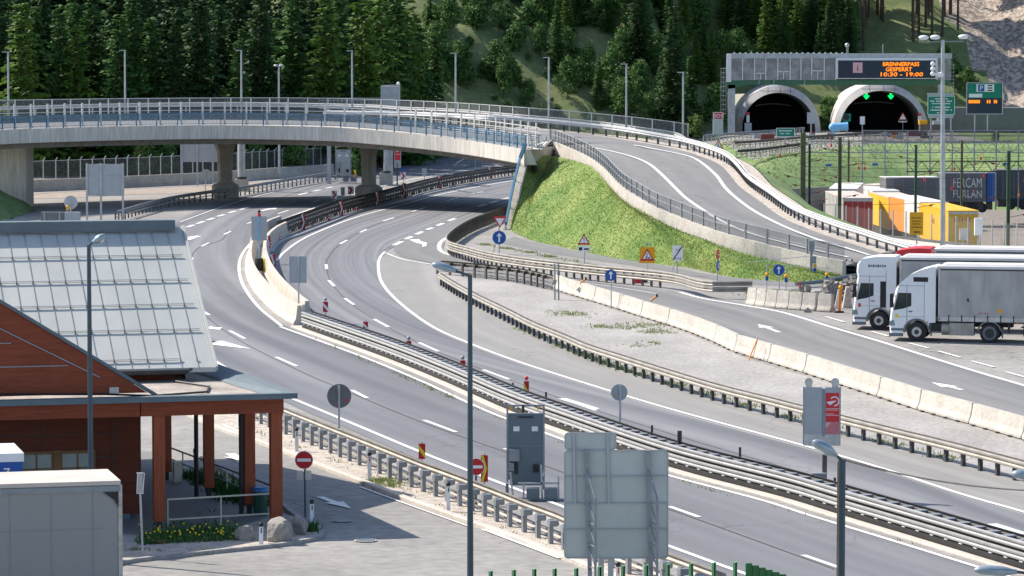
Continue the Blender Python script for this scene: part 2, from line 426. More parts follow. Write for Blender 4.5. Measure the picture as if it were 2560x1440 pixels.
ys = [-600, -200, -60, 0] + lin(30, 250, 5) + lin(250, 540, 2.0) + [540, 560, 590, 640, 720, 850, 1100, 1700, 3000]
gv = [Vector((x, y, h(x, y))) for y in ys for x in xs]
W_ = len(xs); gf = []; gm = []
TUN = [(35.2, 5.3), (49.1, 5.9)]   # portal centres and half widths
for j in range(len(ys) - 1):
    for i in range(W_ - 1):
        cx = (xs[i] + xs[i + 1]) / 2; cy = (ys[j] + ys[j + 1]) / 2
        if any(abs(cx - a) < r + .2 and 479 < cy < 492 for a, r in TUN): continue
        gf.append((j * W_ + i, j * W_ + i + 1, (j + 1) * W_ + i + 1, (j + 1) * W_ + i))
        z = h(cx, cy); k = 0
        if cy > foot(cx) - 1: k = 1
        if k == 1 and (cx > 67 - .14 * (cy - 488) and cy > 482): k = 2
        if cx > 21 and 268 < cy < 445 and k == 0:
            ye = lerpt([(22, 372), (30, 396), (45, 434), (90, 438)], cx)
            k = 3 if cy > ye - 50 and cy < ye + 1 else (4 if cy < ye else 0)
            if cx < 26: k = 3
        if cx < -120 or cy > 560: k = 1
        if cx > 30 and 440 < cy < 484 and cx > 57: k = 3
        gm.append(k)
mb = MB(); mb.v = gv; mb.f = gf; mb.m = gm
ground = mb.build('ground', ['concrete_ground', 'hill_grass', 'scree', 'field_grass', 'ballast'], smooth=True); kind(ground, 'structure')

def sheet(name, A, B, m, dz, uvscale=True):
    """ribbon between two equally long point lists; UV u = metres along, v = metres across"""
    mb = MB(); mb.uv = []; u = 0
    NX = 6
    for i in range(len(A)):
        if i: u += ((A[i] + B[i]) / 2 - (A[i - 1] + B[i - 1]) / 2).length
        wd = (A[i] - B[i]).length
        for k in range(NX + 1):
            t = k / NX; p = A[i].lerp(B[i], t); mb.v.append(p + Vector((0, 0, dz))); mb.uv.append((u, wd * t))
    for i in range(len(A) - 1):
        for k in range(NX):
            a = i * (NX + 1) + k
            mb.f.append((a, a + NX + 1, a + NX + 2, a + 1)); mb.m.append(0)
    o = mb.build(name, m); kind(o); return o
def ribbon(mb, path, wdt, dz, mi=0):
    a = off(path, -wdt / 2, dz); b = off(path, wdt / 2, dz)
    for i in range(len(path) - 1): mb.quad(a[i], b[i], b[i + 1], a[i + 1], mi)

# median path (near face base line of the steel barrier, then its axis)
MED = pp([(744,817),(956,893),(1109,955),(1266,1025),(1400,1075),(1669,1169),(1960,1247),(2093,1288),(2300,1350),(2560,1429),(2760,1488)], 1.0)
# heading away to the right and towards the camera: right-hand normal points to the camera side (left carriageway)
MEDFAR = off(MED, -.9)
FARM = pp([(718,589),(758,573),(852,539),(925,519),(1010,496),(1100,472),(1225,449),(1300,438),(1420,425)], 1.0)
LI = smoothpath([P(*q) for q in [(1420,388),(1300,400),(1100,432),(990,452),(880,482),(790,513),(700,548),(655,575),(625,605),(606,640),(600,665),(603,695),(620,728),(655,770),(708,812)]] + [p + n * .75 for p, n in list(zip(MED, normals(MED)))[6::9]] , n=150)
LO = smoothpath([P(*q) for q in [(1420,368),(1200,384),(1040,402),(900,425),(760,452),(640,481),(540,510),(450,545),(380,585),(325,635),(300,690),(315,760),(380,825),(460,878),(541,921),(716,1008),(880,1077),(1047,1150),(1200,1211),(1400,1288),(1674,1391),(1900,1472),(2250,1592)]], n=150)
sheet('left_carriageway', LO, LI, 'motorway_asphalt', .018)
RI = smoothpath([P(*q) for q in [(1420,432),(1300,446),(1225,458),(1100,482),(1010,506),(925,529),(852,549),(770,580),(705,615),(678,650),(676,690),(700,738),(742,783)]] + MEDFAR[4::9], n=150)
RO = smoothpath([P(*q) for q in [(1420,498),(1320,517),(1240,540),(1180,558),(1120,578),(1050,598),(985,618),(955,640),(946,668),(956,712),(1000,762),(1080,822),(1180,867),(1300,912),(1500,976),(1700,1037),(2000,1119),(2200,1177),(2400,1241),(2560,1288),(2760,1350)]], n=150)
sheet('right_carriageway', RI, RO, 'motorway_asphalt', .022)
# service road from the truck park to the motorway
SN = smoothpath([P(*q) for q in [(1200,535),(1110,570),(1020,598),(985,618),(1000,640),(1085,660),(1180,688),(1271,701),(1385,727),(1469,751),(1547,774),(1625,800),(1702,823),(1780,852),(1860,889),(1964,918),(2103,963),(2207,996),(2346,1041),(2450,1068),(2560,1100),(2700,1145)]], n=110)
SF = smoothpath([P(*q) for q in [(1290,535),(1245,556),(1180,576),(1130,596),(1108,618),(1125,640),(1221,671),(1303,685),(1422,699),(1508,709),(1600,719),(1664,726),(1761,743),(1870,760),(1964,779),(2085,815),(2207,852),(2340,894),(2450,929),(2560,961),(2640,986),(2760,1026)]], n=110)
sheet('service_road', SN, SF, 'service_asphalt', .026)
# light shoulder between motorway edge line and the guard rail, island and verges
mb = MB()
sh = [P(*q) for q in [(975,642),(1085,668),(1095,712),(1140,742),(1197,774),(1267,809),(1329,842),(1415,879),(1469,903),(1562,934),(1687,975),(1800,1010),(1926,1043),(1992,1061),(2130,1097),(2242,1126),(2357,1155),(2523,1200),(2700,1252)]]
SHO = smoothpath(sh, n=100); SHI = smoothpath([P(*q) for q in [(955,640),(946,668),(956,712),(1000,762),(1080,822),(1180,867),(1300,912),(1500,976),(1700,1037),(2000,1119),(2200,1177),(2400,1241),(2560,1288),(2700,1330)]], n=100)
sheet('hard_shoulder', SHI, SHO, 'shoulder_asphalt', .014)

GA = smoothpath([P(*q) for q in [(1110,690),(1182,735),(1267,800),(1415,871),(1562,926),(1687,967),(1800,1002),(1992,1055),(2242,1120),(2523,1192),(2700,1244)]], n=70)
GB = smoothpath([P(*q) for q in [(1112,684),(1182,697),(1271,706),(1392,733),(1547,779),(1702,828),(1860,894),(2103,968),(2346,1045),(2560,1104),(2700,1148)]], n=70)
sheet('gore_island', GA, GB, 'gore_concrete', .01)
# verge strip of pale grit below the near-left guard rail and along its kerb
VA = smoothpath([P(*q) for q in [(470,960),(560,1015),(640,1050),(716,1072),(880,1140),(1047,1208),(1200,1272),(1400,1357),(1600,1432),(1900,1545)]], n=60)
VB = smoothpath([P(*q) for q in [(440,1020),(545,1070),(620,1095),(720,1132),(812,1170),(880,1196),(1000,1243),(1172,1305),(1300,1350),(1400,1390),(1560,1452),(1800,1560)]], n=60)
sheet('gravel_verge', VA, VB, 'gravel_verge', .03)
# asphalt under the truck park edge and the pale band behind the ramp
BA = smoothpath([P(*q) for q in [(2050,571),(2150,590),(2250,608),(2400,630),(2700,668)]], n=20)
BB = smoothpath([P(*q) for q in [(2030,560),(2100,566),(2200,582),(2300,598),(2400,613),(2700,650)]], n=20)
kb = MB()
prof = [(-.2, 0), (-.2, 1.0), (.2, 1.0), (.25, 0)]
# service path at the foot of the bank
sheet('service_path', smoothpath([P(*q) for q in [(1250,608),(1330,625),(1470,648),(1631,672),(1812,704),(1960,716),(2100,722)]], n=30),
      smoothpath([P(*q) for q in [(1285,592),(1333,606),(1470,633),(1631,660),(1812,692),(1960,705),(2110,714)]], n=30), 'service_asphalt', .012)
# under-bridge dirt patch
sheet('dirt_patch', smoothpath([P(*q) for q in [(80,498),(200,494),(330,487),(480,482),(640,473)]], n=20), smoothpath([P(*q) for q in [(80,482),(200,478),(330,473),(480,466),(660,455)]], n=20), 'dirt', .02)

# kerbs
def kerb(name, pts, wd, ht, m='cream_concrete', lab=None):
    path = pp(pts, .8) if not isinstance(pts[0], Vector) else pts
    mb = MB(); mb.sweep(path, [(-wd / 2, -.02), (-wd / 2, ht), (wd / 2 - .03, ht), (wd / 2, ht - .03), (wd / 2, -.02)])
    o = mb.build(name, m); kind(o); return o
kerb('median_kerb', off(MED, .22), .32, .07)
kerb('median_base', off(MED, -.5), 1.0, .06, 'cream_concrete')
kerb('verge_kerb', [(440,1023),(545,1073),(620,1098),(720,1135),(812,1173),(880,1199),(1000,1246),(1172,1308),(1300,1353),(1400,1393),(1560,1455)], .22, .14)
kerb('road_kerb', [(470,950),(560,1004),(640,1038),(716,1062),(880,1130),(1047,1198),(1200,1262),(1400,1347),(1600,1422),(1900,1535)], .16, .06, 'cream_concrete')
kerb('far_median_kerb', [(677,634),(700,608),(758,586),(830,558),(900,531),(1000,506),(1100,480),(1225,457),(1420,430)], .35, .16, 'steel_grey')

# ---------------------------------------------------------------- road markings
mk = MB(); ZM = .036
def line(pts, wd=.2, z=ZM): ribbon(mk, pp(pts, 1.0), wd, z)
def dash(a, b, wd=.2, z=ZM):
    p, q = P(*a), P(*b); ribbon(mk, [p, q], wd, z)
line([(1420,394),(1300,406),(1100,438),(990,458),(880,488),(790,519),(702,553),(658,580),(628,608),(606,636),(598,662),(601,695),(617,730),(650,772),(704,816)])
ribbon(mk, off(MED, .95), .2, ZM)
line([(830,458),(760,464),(640,492),(540,523),(450,556)], .15)
line([(510,885),(541,906),(625,957),(716,992),(880,1060),(1047,1130),(1200,1190),(1400,1266),(1674,1368),(1900,1450),(2250,1570)])
line([(1420,436),(1300,450),(1225,462),(1100,487),(1000,514),(900,541),(830,566),(758,598),(712,630),(692,652)])
ribbon(mk, off(MEDFAR, -.45)[8:], .2, ZM)
line([(962,630),(950,645),(946,668),(955,708),(998,757),(1080,817),(1180,862),(1300,907),(1500,971),(1700,1031),(2000,1113),(2200,1171),(2400,1236),(2560,1282),(2760,1344)])
line([(965,634),(1010,650),(1090,664)], .18)
line([(1178,566),(1130,588),(1104,604),(1098,620),(1110,633),(1150,645)], .3)
line([(1700,732),(1761,748),(1870,766),(1964,784),(2085,821),(2207,857),(2340,899),(2450,933),(2560,965),(2700,1008)], .28)
line([(1420,704),(1540,719),(1640,735)], .12)
for a, b in [((918,997),(880,977)),((742,917),(690,894)),((612,848),(574,828)),((1140,1082),(1060,1052)),((1310,1140),(1262,1123)),((1475,1200),(1420,1180)),((1748,1295),(1673,1268)),((2100,1422),(2008,1390)),
             ((560,587),(577,579)),((504,617),(522,608)),((474,655),(482,646)),((618,560),(632,555)),((650,548),(664,543)),((695,535),(722,526)),((780,507),(800,500)),
             ((509,780),(523,789)),
             ((1180,485),(1208,480)),((1117,503),(1147,495)),((1030,530),(1065,519)),((957,554),(985,545)),((900,582),(917,574)),((850,611),(868,601)),
             ((815,662),(817,674)),((822,702),(836,717)),((862,747),(885,763)),((935,799),(972,819)),((1048,858),(1096,880)),((1208,926),(1273,950)),((1418,1002),(1490,1028)),
             ((2273,859),(2322,872)),((2346,879),(2402,895)),((2429,904),(2485,919)),((2515,931),(2580,949)),((2065,793),(2110,806)),((2180,830),(2222,842))]:
    dash(a, b, .2)
for a, b in [((467,569),(485,563)),((493,560),(510,554)),((518,551),(535,546)),((544,542),(561,537)),((572,533),(590,528)),((600,525),(620,519)),((747,488),(771,482)),((782,479),(802,475)),((815,471),(832,468)),
             ((985,614),(1005,604)),((1014,599),(1030,592)),((1041,587),(1056,580)),((1068,575),(1082,570)),((1094,565),(1108,559)),((1122,553),(1138,547)),((1195,517),(1215,511)),((1225,508),(1245,503)),((1255,499),(1275,495)),
             ((1405,998),(1490,1024)),((2480,1312),(2562,1338))]:
    dash(a, b, .38)
def arrow(tail, head, hw=.5, sw=.16, hl=1.6, z=ZM):
    a, b = P(*tail), P(*head); d = (b - a).normalized(); n = Vector((d.y, -d.x, 0)); m = b - d * hl; u = Vector((0, 0, z))
    mk.quad(a - n * sw + u, a + n * sw + u, m + n * sw + u, m - n * sw + u)
    mk.add([m - n * hw + u, m + n * hw + u, b + u], [(0, 1, 2)])
arrow((1948,832), (1895,812), .42, .12, 2.2); arrow((2405,976), (2328,957), .42, .12, 2.2)
arrow((800,1244), (878,1274), .34, .13, 1.8); arrow((575,1136), (610,1156), .45, .2, 1.6)
arrow((532,858), (628,874), .9, .4, 5.0)
arrow((652,528), (692,520), .7, .25, 3); arrow((520,818), (549,826), .6, .2, 1.5); arrow((466,601), (494,590), .6, .3, 2)
mk.add([P(*q) + Vector((0, 0, ZM)) for q in [(1023,600),(1048,599),(1052,604),(1067,608),(1066,616),(1056,618),(1055,611),(1040,608)]], [(0,1,2,7),(2,3,6,7),(3,4,5,6)])
# road edge line of the lower-left lane
line([(1400,1398),(1210,1326)], .16); line([(1172,1318),(1000,1256),(900,1219)], .1)
line([(555,1062),(640,1098),(720,1135),(880,1192)], .1)
o = mk.build('road_markings', 'paint'); kind(o)

jm = MB()
for q_ in ([(1250,470),(1180,489),(1065,522),(957,557),(905,582),(852,614),(826,645),(823,668),(832,702),(872,750),(955,806),(1072,867),(1240,935),(1454,1012),(1700,1090),(2000,1178),(2400,1290)], [(1275,498),(1138,547),(1056,581),(1000,606),(968,625),(955,640)], [(574,575),(560,600),(500,622),(480,660),(480,720),(500,770),(590,842),(742,921),(880,981),(1060,1055),(1310,1144),(1480,1204),(1750,1298),(2100,1425)]):
    ribbon(jm, off(pp(q_, 1.0), .16), .06, .031)
kind(jm.build('joint_lines', 'joint_line'))
# manhole covers in the forecourt
def manhole(px, py, r, mcol, label):
    t = T('manhole_cover', label, 'manhole cover', P(px, py), 'manhole covers in the forecourt'); c = P(px, py)
    a = MB(); a.cyl(c + V(0, 0, .028), c + V(0, 0, .036), r, n=28); a.build('rim', 'cream_concrete', t)
    a = MB(); a.cyl(c + V(0, 0, .03), c + V(0, 0, .042), r * .84, n=28)
    for k in range(-3, 4): a.box(c + V(k * .09, 0, .044), (.03, r * 1.1, .006))
    a.build('lid', mcol, t)
manhole(854, 1304, .33, 'panel_blue_grey', 'round manhole cover with blue-grey lid nearer to the white lane arrow')
manhole(914, 1353, .36, 'panel_blue_grey', 'round manhole cover with pale rim near the tip of the building shadow')
# ---------------------------------------------------------------- steel barriers
WB = [(0, .155), (.075, .115), (.075, .06), (.02, .01), (.02, -.01), (.075, -.06), (.075, -.115), (0, -.155), (-.015, -.155), (.055, -.11), (.055, -.065), (0, -.01), (0, .01), (.055, .065), (.055, .11), (-.015, .155)]
def wprof(side, z, sgn=1, k=1.0):
    return [(side + sgn * a * k, z + b * k) for a, b in WB]
def boxprof(s0, s1, z0, z1): return [(s0, z0), (s0, z1), (s1, z1), (s1, z0)]
def samples(path, sp):
    """points and headings every sp metres"""
    L = 0; out = []; nxt = 0
    for a, b in zip(path, path[1:]):
        d = (b - a).length
        while nxt <= L + d:
            t = (nxt - L) / d; t_ = (b - a); out.append((a.lerp(b, t), math.atan2(t_.y, t_.x))); nxt += sp
        L += d
    return out
def guardrail(name, label, path, rails, posts, m_rail, m_post, group=None, cap=100, cat='guard rail'):
    """rails: (z, side, sgn, kind); posts: (spacing, height, side, width, depth, z0); side is to the right of the heading"""
    t = T(name, label, cat, path[0], group)
    for r in rails:
        mb = MB()
        if r[3] == 'w': mb.sweep(path, wprof(r[1], r[0], r[2]))
        elif r[3] == 'v': mb.sweep(path, wprof(r[1], r[0], r[2], .85))
        elif r[3] == 'pipe': mb.sweep(path, [(r[1] + .055 * math.cos(a), r[0] + .055 * math.sin(a)) for a in [i * math.pi / 4 for i in range(8)]])
        elif r[3] == 'plate': mb.sweep(path, boxprof(r[1] - .01, r[1] + .02, r[0] - r[4] / 2, r[0] + r[4] / 2))
        mb.build('rail' if r[3] != 'plate' else 'plate_and_gap_shade', r[5] if len(r) > 5 else m_rail, t)
    for (sp, hh, side, wd, dp, z0, nm, ms, phase) in posts:
        sm = samples(path, sp); first = None
        for i, (p, a) in enumerate(sm[:cap]):
            n = Vector((math.sin(a), -math.cos(a), 0)); q = p + n * side - path[0]
            if phase: q += Vector((math.cos(a), math.sin(a), 0)) * phase
            if first is None:
                mb = MB()
                if nm == 'spacer_block':
                    mb.cyl((-.09, 0, z0 + hh / 2), (.09, 0, z0 + hh / 2), hh / 2, n=8) if dp < 0 else mb.box((0, 0, z0 + hh / 2), (wd, dp, hh))
                elif nm == 'drum_spacer':
                    pts = [(-.02, z0), (.26, z0 + .02), (.3, z0 + .1), (.26, z0 + .2), (-.02, z0 + .2)]
                    mb.prism([(-.14, y, z) for y, z in pts], (.28, 0, 0))
                else:
                    for c_, s_ in (((0, 0), (wd, .02)), ((-wd / 2 + .01, dp / 2), (.02, dp)), ((wd / 2 - .01, dp / 2), (.02, dp))):
                        mb.box((c_[0], c_[1] , z0 + hh / 2), (s_[0], s_[1] if s_[1] > .02 else .02, hh))
                    mb.box((0, dp * .5, z0 + hh - .01), (wd * .8, dp, .012))
                first = mb.build(nm, ms, None); o = first; o.parent = t
            else:
                o = first.copy(); COL.objects.link(o); o.parent = t
            o.location = q; o.rotation_euler = (0, 0, a)
    return t

# near median barrier: both faces, tongues between, kick plate
MB1 = MED[1:]
guardrail('median_barrier', 'long median barrier of stacked bright steel rails ending at the bottom right corner', MB1,
          [(.76, -.02, 1, 'v'), (.42, -.02, 1, 'v'), (.14, -.03, 1, 'plate', .24, 'median_black'), (.76, -.62, -1, 'v', 0, 'steel_dark'), (.42, -.62, -1, 'v', 0, 'steel_dark'), (.59, -.1, 1, 'plate', .2, 'median_black'), (.3, -.08, 1, 'plate', .14, 'median_black'), (.87, -.66, -1, 'plate', .06, 'steel_dark')],  # black strips behind the rail gaps paint the shade inside the barrier
          [(1.5, .75, -.32, .14, .1, 0, 'post', 'steel_dark', 0), (1.0, .05, -.32, .3, .48, .8, 'spacer_block', 'steel_grey', 0), (1.0, .035, .0, .2, .05, .255, 'reflector', 'white_plastic', .5)],
          'steel_bright', 'steel_dark')
# far median barrier
guardrail('median_barrier', 'dark stacked steel median barrier curving away under the overpass', FARM,
          [(.92, 0, 1, 'w', 0, 'steel_dark'), (.56, 0, 1, 'w', 0, 'steel_dark'), (1.05, -.02, 1, 'plate', .05, 'steel_bright'), (.95, -.75, -1, 'w', 0, 'steel_dark'), (.78, -.03, 1, 'plate', .04, 'steel_dark'), (1.0, -.75, -1, 'plate', .1, 'steel_dark'), (.7, .02, 1, 'plate', .03, 'steel_bright'), (.36, .02, 1, 'plate', .04, 'steel_bright'), (.1, .05, 1, 'plate', .05, 'steel_bright')],  # rails coloured dark to stand for their shaded side
          [(1.33, .95, -.38, .16, .1, 0, 'post', 'steel_dark', 0), (1.0, .3, .0, .3, .05, .1, 'reflector', 'steel_dark', .3)],
          'steel_grey', 'steel_dark')
A_PATH = pp([(1300,533),(1277,541),(1232,558),(1185,577),(1152,595),(1126,615),(1117,630),(1126,641),(1162,652),(1221,668),(1303,682),(1374,691),(1508,706),(1600,715),(1664,722),(1702,729),(1741,741),(1785,747),(1880,746)], .8)
guardrail('guard_rail', 'dark steel guard rail curving round the foot of the green bridge slope', A_PATH,
          [(.9, .03, 1, 'w'), (.55, .03, 1, 'w'), (1.02, .0, 1, 'plate', .04, 'steel_dark')],
          [(.95, 1.0, -.06, .14, .1, 0, 'post', 'steel_brown', 0)], 'rail_beam', 'steel_brown')
guardrail('guard_rail', 'short steel guard rail with spacer blocks leading to the long white block row', pp([(1092,686),(1182,694),(1271,704),(1317,712),(1368,724)], .8),
          [(.75, -.3, -1, 'w'), (.42, -.25, -1, 'plate', .05), (.2, -.25, -1, 'plate', .05)],
          [(1.33, .8, 0, .16, .1, 0, 'post', 'steel_brown', 0), (1.33, .2, -.15, .2, .2, .62, 'spacer_block', 'steel_dark', 0)], 'steel_brown', 'steel_brown')
C_PATH = pp([(1098,714),(1140,741),(1197,773),(1267,808),(1329,841),(1415,878),(1469,902),(1562,933),(1687,974),(1800,1009),(1926,1042),(1992,1060),(2130,1096),(2242,1125),(2357,1154),(2523,1199),(2680,1245)], 1.0)
guardrail('guard_rail', 'long low steel guard rail with black posts along the outer edge of the far carriageway', C_PATH,
          [(.62, .03, 1, 'w'), (.76, -.1, 1, 'plate', .09, 'steel_brown'), (.74, -.03, 1, 'plate', .03, 'steel_bright')],
          [(1.45, .62, -.06, .17, .12, 0, 'post', 'steel_dark', 0)], 'rail_beam', 'steel_dark')
D_PTS = [(560,1020),(600,1040),(660,1066),(731,1096),(780,1117),(852,1147),(904,1169),(956,1191),(1012,1215),(1070,1237),(1132,1262),(1196,1288),(1259,1315),(1330,1342),(1403,1375),(1480,1405),(1600,1450),(1760,1512)]
D_PATH = pp(D_PTS, 1.0)
guardrail('guard_rail', 'grey guard rail seen from behind, with tall posts and rounded spacers, beside the lower lane', D_PATH,
          [(.66, -.62, -1, 'w'), (.82, -.66, -1, 'plate', .05, 'rail_beam'), (.32, -.3, -1, 'plate', .05), (.17, -.3, 1, 'plate', .05)],
          [(1.33, .8, 0, .18, .12, 0, 'post', 'steel_grey', 0), (1.33, .22, .04, .28, .1, .58, 'drum_spacer', 'steel_grey', .12)], 'rail_beam', 'steel_grey')
E_PTS = [(290,556),(340,540),(420,519),(500,505),(580,494),(660,480),(740,466),(826,452)]
guardrail('guard_rail', 'dark guard rail along the far left road edge ending at the grey crash cushion', pp(E_PTS, 1.0),
          [(.82, .1, 1, 'w', 0, 'steel_grey'), (.45, .05, 1, 'plate', .08, 'galv'), (.93, .05, 1, 'plate', .05, 'steel_dark')],
          [(1.7, .8, 0, .14, .1, 0, 'post', 'steel_brown', 0)], 'steel_grey', 'steel_brown')
guardrail('guard_rail', 'rusty red-brown guard rail on the verge seen under the overpass', pp([(985,403),(1050,398),(1110,394),(1175,392)], 1.5),
          [(.85, 0, 1, 'w', 0, 'rust_red'), (.6, 0, 1, 'plate', .3, 'rust_red')], [(2.0, .7, -.05, .14, .1, 0, 'post', 'steel_brown', 0)], 'rust_red', 'steel_brown')

# concrete island walls of the bend
def barrier_wall(name, label, path, ht, wd, m, cat='concrete barrier', parent=None, group=None):
    mb = MB(); a = wd / 2
    prof = [(-a, -.01), (-a, .1), (-a * .55, .32), (-a * .32, ht), (a * .32, ht), (a * .55, .32), (a, .1), (a, -.01)]
    mb.sweep(path, prof)
    o = mb.build(name, m, parent)
    if not parent: tag(o, label, cat, group)
    return o
t = T('concrete_barrier', 'cream concrete barrier with two curved walls splitting round the bend of the motorway', 'concrete barrier', P(650, 690))
def wallpart(nm, pts):
    path = pp(pts, .7); segs = max(1, int(len(path) / 6)); mb = MB()
    for k in range(segs):
        a = int(k * (len(path) - 1) / segs); b = int((k + 1) * (len(path) - 1) / segs)
        sub = path[a:b + 1]; 
        if k: sub = [sub[0].lerp(sub[1], .04)] + sub[1:]
        hw = .34
        mb.sweep(sub, [(-hw, -.01), (-hw, .1), (-.2, .34), (-.11, 1.05), (.11, 1.05), (.2, .34), (hw, .1), (hw, -.01)])
    mb.build(nm, 'cream_concrete', t)
wallpart('outer_wall', [(700,572),(668,586),(643,610),(629,640),(626,680),(641,718),(673,757),(712,790),(749,812)])
wallpart('inner_wall', [(715,588),(690,602),(670,622),(662,650),(672,692),(700,735),(738,774),(768,800)])
mb = MB(); mb.sweep(pp([(648,620),(642,650),(648,690),(680,735),(725,778),(755,803)], 1), [(-.5, 0), (-.5, .08), (.5, .08), (.5, 0)]); mb.build('infill', 'gravel_verge', t)
mb = MB(); c = P(750, 812); mb.box(c + V(.05, .35, .55), (.16, .9, 1.1), R(20)); mb.build('end_block', 'cream_concrete', t)

# jersey blocks, each one liftable
def jersey_block(L, ht=.82, hw=.27):
    mb = MB()
    prof = [(-hw, 0), (-hw, .09), (-.17, .3), (-.09, ht), (.09, ht), (.17, .3), (hw, .09), (hw, 0)]
    a = [(-L / 2 + .04), (-L / 2 + .09), (L / 2 - .09), (L / 2 - .04)]
    k = [.92, 1, 1, .92]
    vs = []; n = len(prof)
    for x, s in zip(a, k): vs += [(x, p * s, .04 + q * (s if q > .5 else 1)) for p, q in prof]
    fs = []
    for i in range(3):
        for j in range(n): b = i * n + j; c = i * n + (j + 1) % n; fs.append((b, b + n, c + n, c))
    fs += [tuple(range(n)), tuple(range(3 * n, 4 * n))[::-1]]
    mb.add(vs, fs); return mb
def place_blocks(path, L, name, labels, group, ht=.82):
    pts = samples(path, .25); base = None; d = 0; k = 0; per = L / .25
    while (k + 1) * per < len(pts):
        a = pts[int(k * per)][0]; b = pts[int((k + 1) * per)][0]; mid = (a + b) / 2; an = math.atan2((b - a).y, (b - a).x)
        if base is None:
            base = T(name, '', 'barrier block', (0, 0, 0), group); f = jersey_block(L, ht)
            for q in range(int(L / 1.3)): f.box((-L / 2 + .65 + q * 1.3, -.31, .03), (.26, .1, .06), mi=1)  # black boxes painted in as the shaded gaps under the block
            f.build('body', ['white_concrete', 'black_plastic'], base, rel=False)
            o = base
        else: o = dup(base)
        o.location = mid; o.rotation_euler = (0, 0, an); o['label'] = labels[min(k, len(labels) - 1)] if isinstance(labels, list) else labels
        k += 1
    return k
ORD = ['first', 'second', 'third', 'fourth', 'fifth', 'sixth', 'seventh', 'eighth', 'ninth', 'tenth', 'eleventh', 'twelfth', 'thirteenth', 'fourteenth', 'fifteenth', 'sixteenth', 'seventeenth', 'eighteenth', 'nineteenth', 'twentieth']
def ordl(i): return ORD[i] if i < 20 else ('%d%s' % (i + 1, 'st' if (i + 1) % 10 == 1 and i != 10 else 'nd' if (i + 1) % 10 == 2 else 'rd' if (i + 1) % 10 == 3 else 'th'))
JP = [(1388,721),(1469,747),(1547,770),(1625,796),(1702,819),(1780,848),(1860,885),(1964,914),(2103,959),(2207,992),(2346,1037),(2450,1064),(2560,1096),(2700,1140)]
place_blocks(pp(JP, 1.0), 5.6, 'barrier_block', ['%s white barrier block from the sign-post end of the long row' % ordl(i) for i in range(20)], 'white barrier blocks in the long row')
place_blocks(pp([(1872,762),(1930,769),(2000,775),(2088,781)], .5), 1.04, 'barrier_block', ['%s short white barrier block from the guard rail end, before the rubble' % ordl(i) for i in range(12)], 'short barrier blocks before the rubble', .98)

# ---------------------------------------------------------------- overpass
ZK = 1.043
def PZ(a, b, z): return P(a, b, z * ZK)
NE = smoothpath([PZ(*q) for q in [(-160,332,7.0),(0,325,7.0),(70,322,7.0),(300,316,7.0),(560,313,7.0),(800,317,6.95),(925,325,6.75),(1050,337,6.45),(1180,353,6.1),(1312,374,5.8)]], n=60)
FE_ = [(-160,252,9.1),(0,250,9.1),(300,246,9.1),(600,244,9.1),(800,245,9.0),(1000,250,8.9),(1150,257,8.8),(1280,266,8.65),(1400,275,8.4),(1498,284,8.1),(1600,294,7.8),(1690,305,7.45),(1722,311,7.2)]
FE_ = [(a, b, (z - 2.05) * ZK + 2.05) for a, b, z in FE_]
FTOP = smoothpath([P(*q) for q in FE_], 1.0)
FEr = smoothpath([P(*q) for q in FE_[:9]], n=60)
FEb = [p - V(0, 0, 2.05) for p in FEr]
br = T('overpass', 'curved concrete road overpass crossing the motorway on two grey piers', 'bridge', (NE[20].x, NE[20].y, 0))
nrm = normals(NE)  # heading right: right-hand normal points to the camera
nx = normals(FEr)
def loft(mb, rows, mi=0):
    for r0, r1 in zip(rows, rows[1:]):
        for i in range(len(r0) - 1): mb.quad(r0[i], r0[i + 1], r1[i + 1], r1[i], mi)
mb = MB()
e1 = NE; e2 = off(NE, -.45); fz = V(0, 0, .0)
loft(mb, [off(NE, -.02, -1.25), off(NE, 0, -1.2), NE, off(NE, -.5, .0)][::1])
loft(mb, [off(NE, -.02, -1.25), off(NE, -1.1, -1.3)])
mb.quad(NE[-1], off(NE, -.5)[-1], off(NE, -1.1, -1.3)[-1], off(NE, -.02, -1.25)[-1])
mb.build('fascia', 'bridge_concrete', br)
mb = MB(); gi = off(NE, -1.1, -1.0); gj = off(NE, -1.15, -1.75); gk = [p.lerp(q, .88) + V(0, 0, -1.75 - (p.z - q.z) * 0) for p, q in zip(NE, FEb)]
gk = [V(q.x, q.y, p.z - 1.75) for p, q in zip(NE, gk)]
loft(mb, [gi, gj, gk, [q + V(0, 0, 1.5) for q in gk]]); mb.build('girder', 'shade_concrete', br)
mb = MB(); loft(mb, [off(NE, -.3, .0), off(NE, -1.6, .02)]); mb.build('walkway', 'cream_concrete', br)
sheet_d = MB(); loft(sheet_d, [off(NE, -1.55, -.01), FEb]); loft(sheet_d, [FEb, [p - V(0, 0, 1.2) for p in FEb]])
sheet_d.build('deck', 'ramp_asphalt', br)
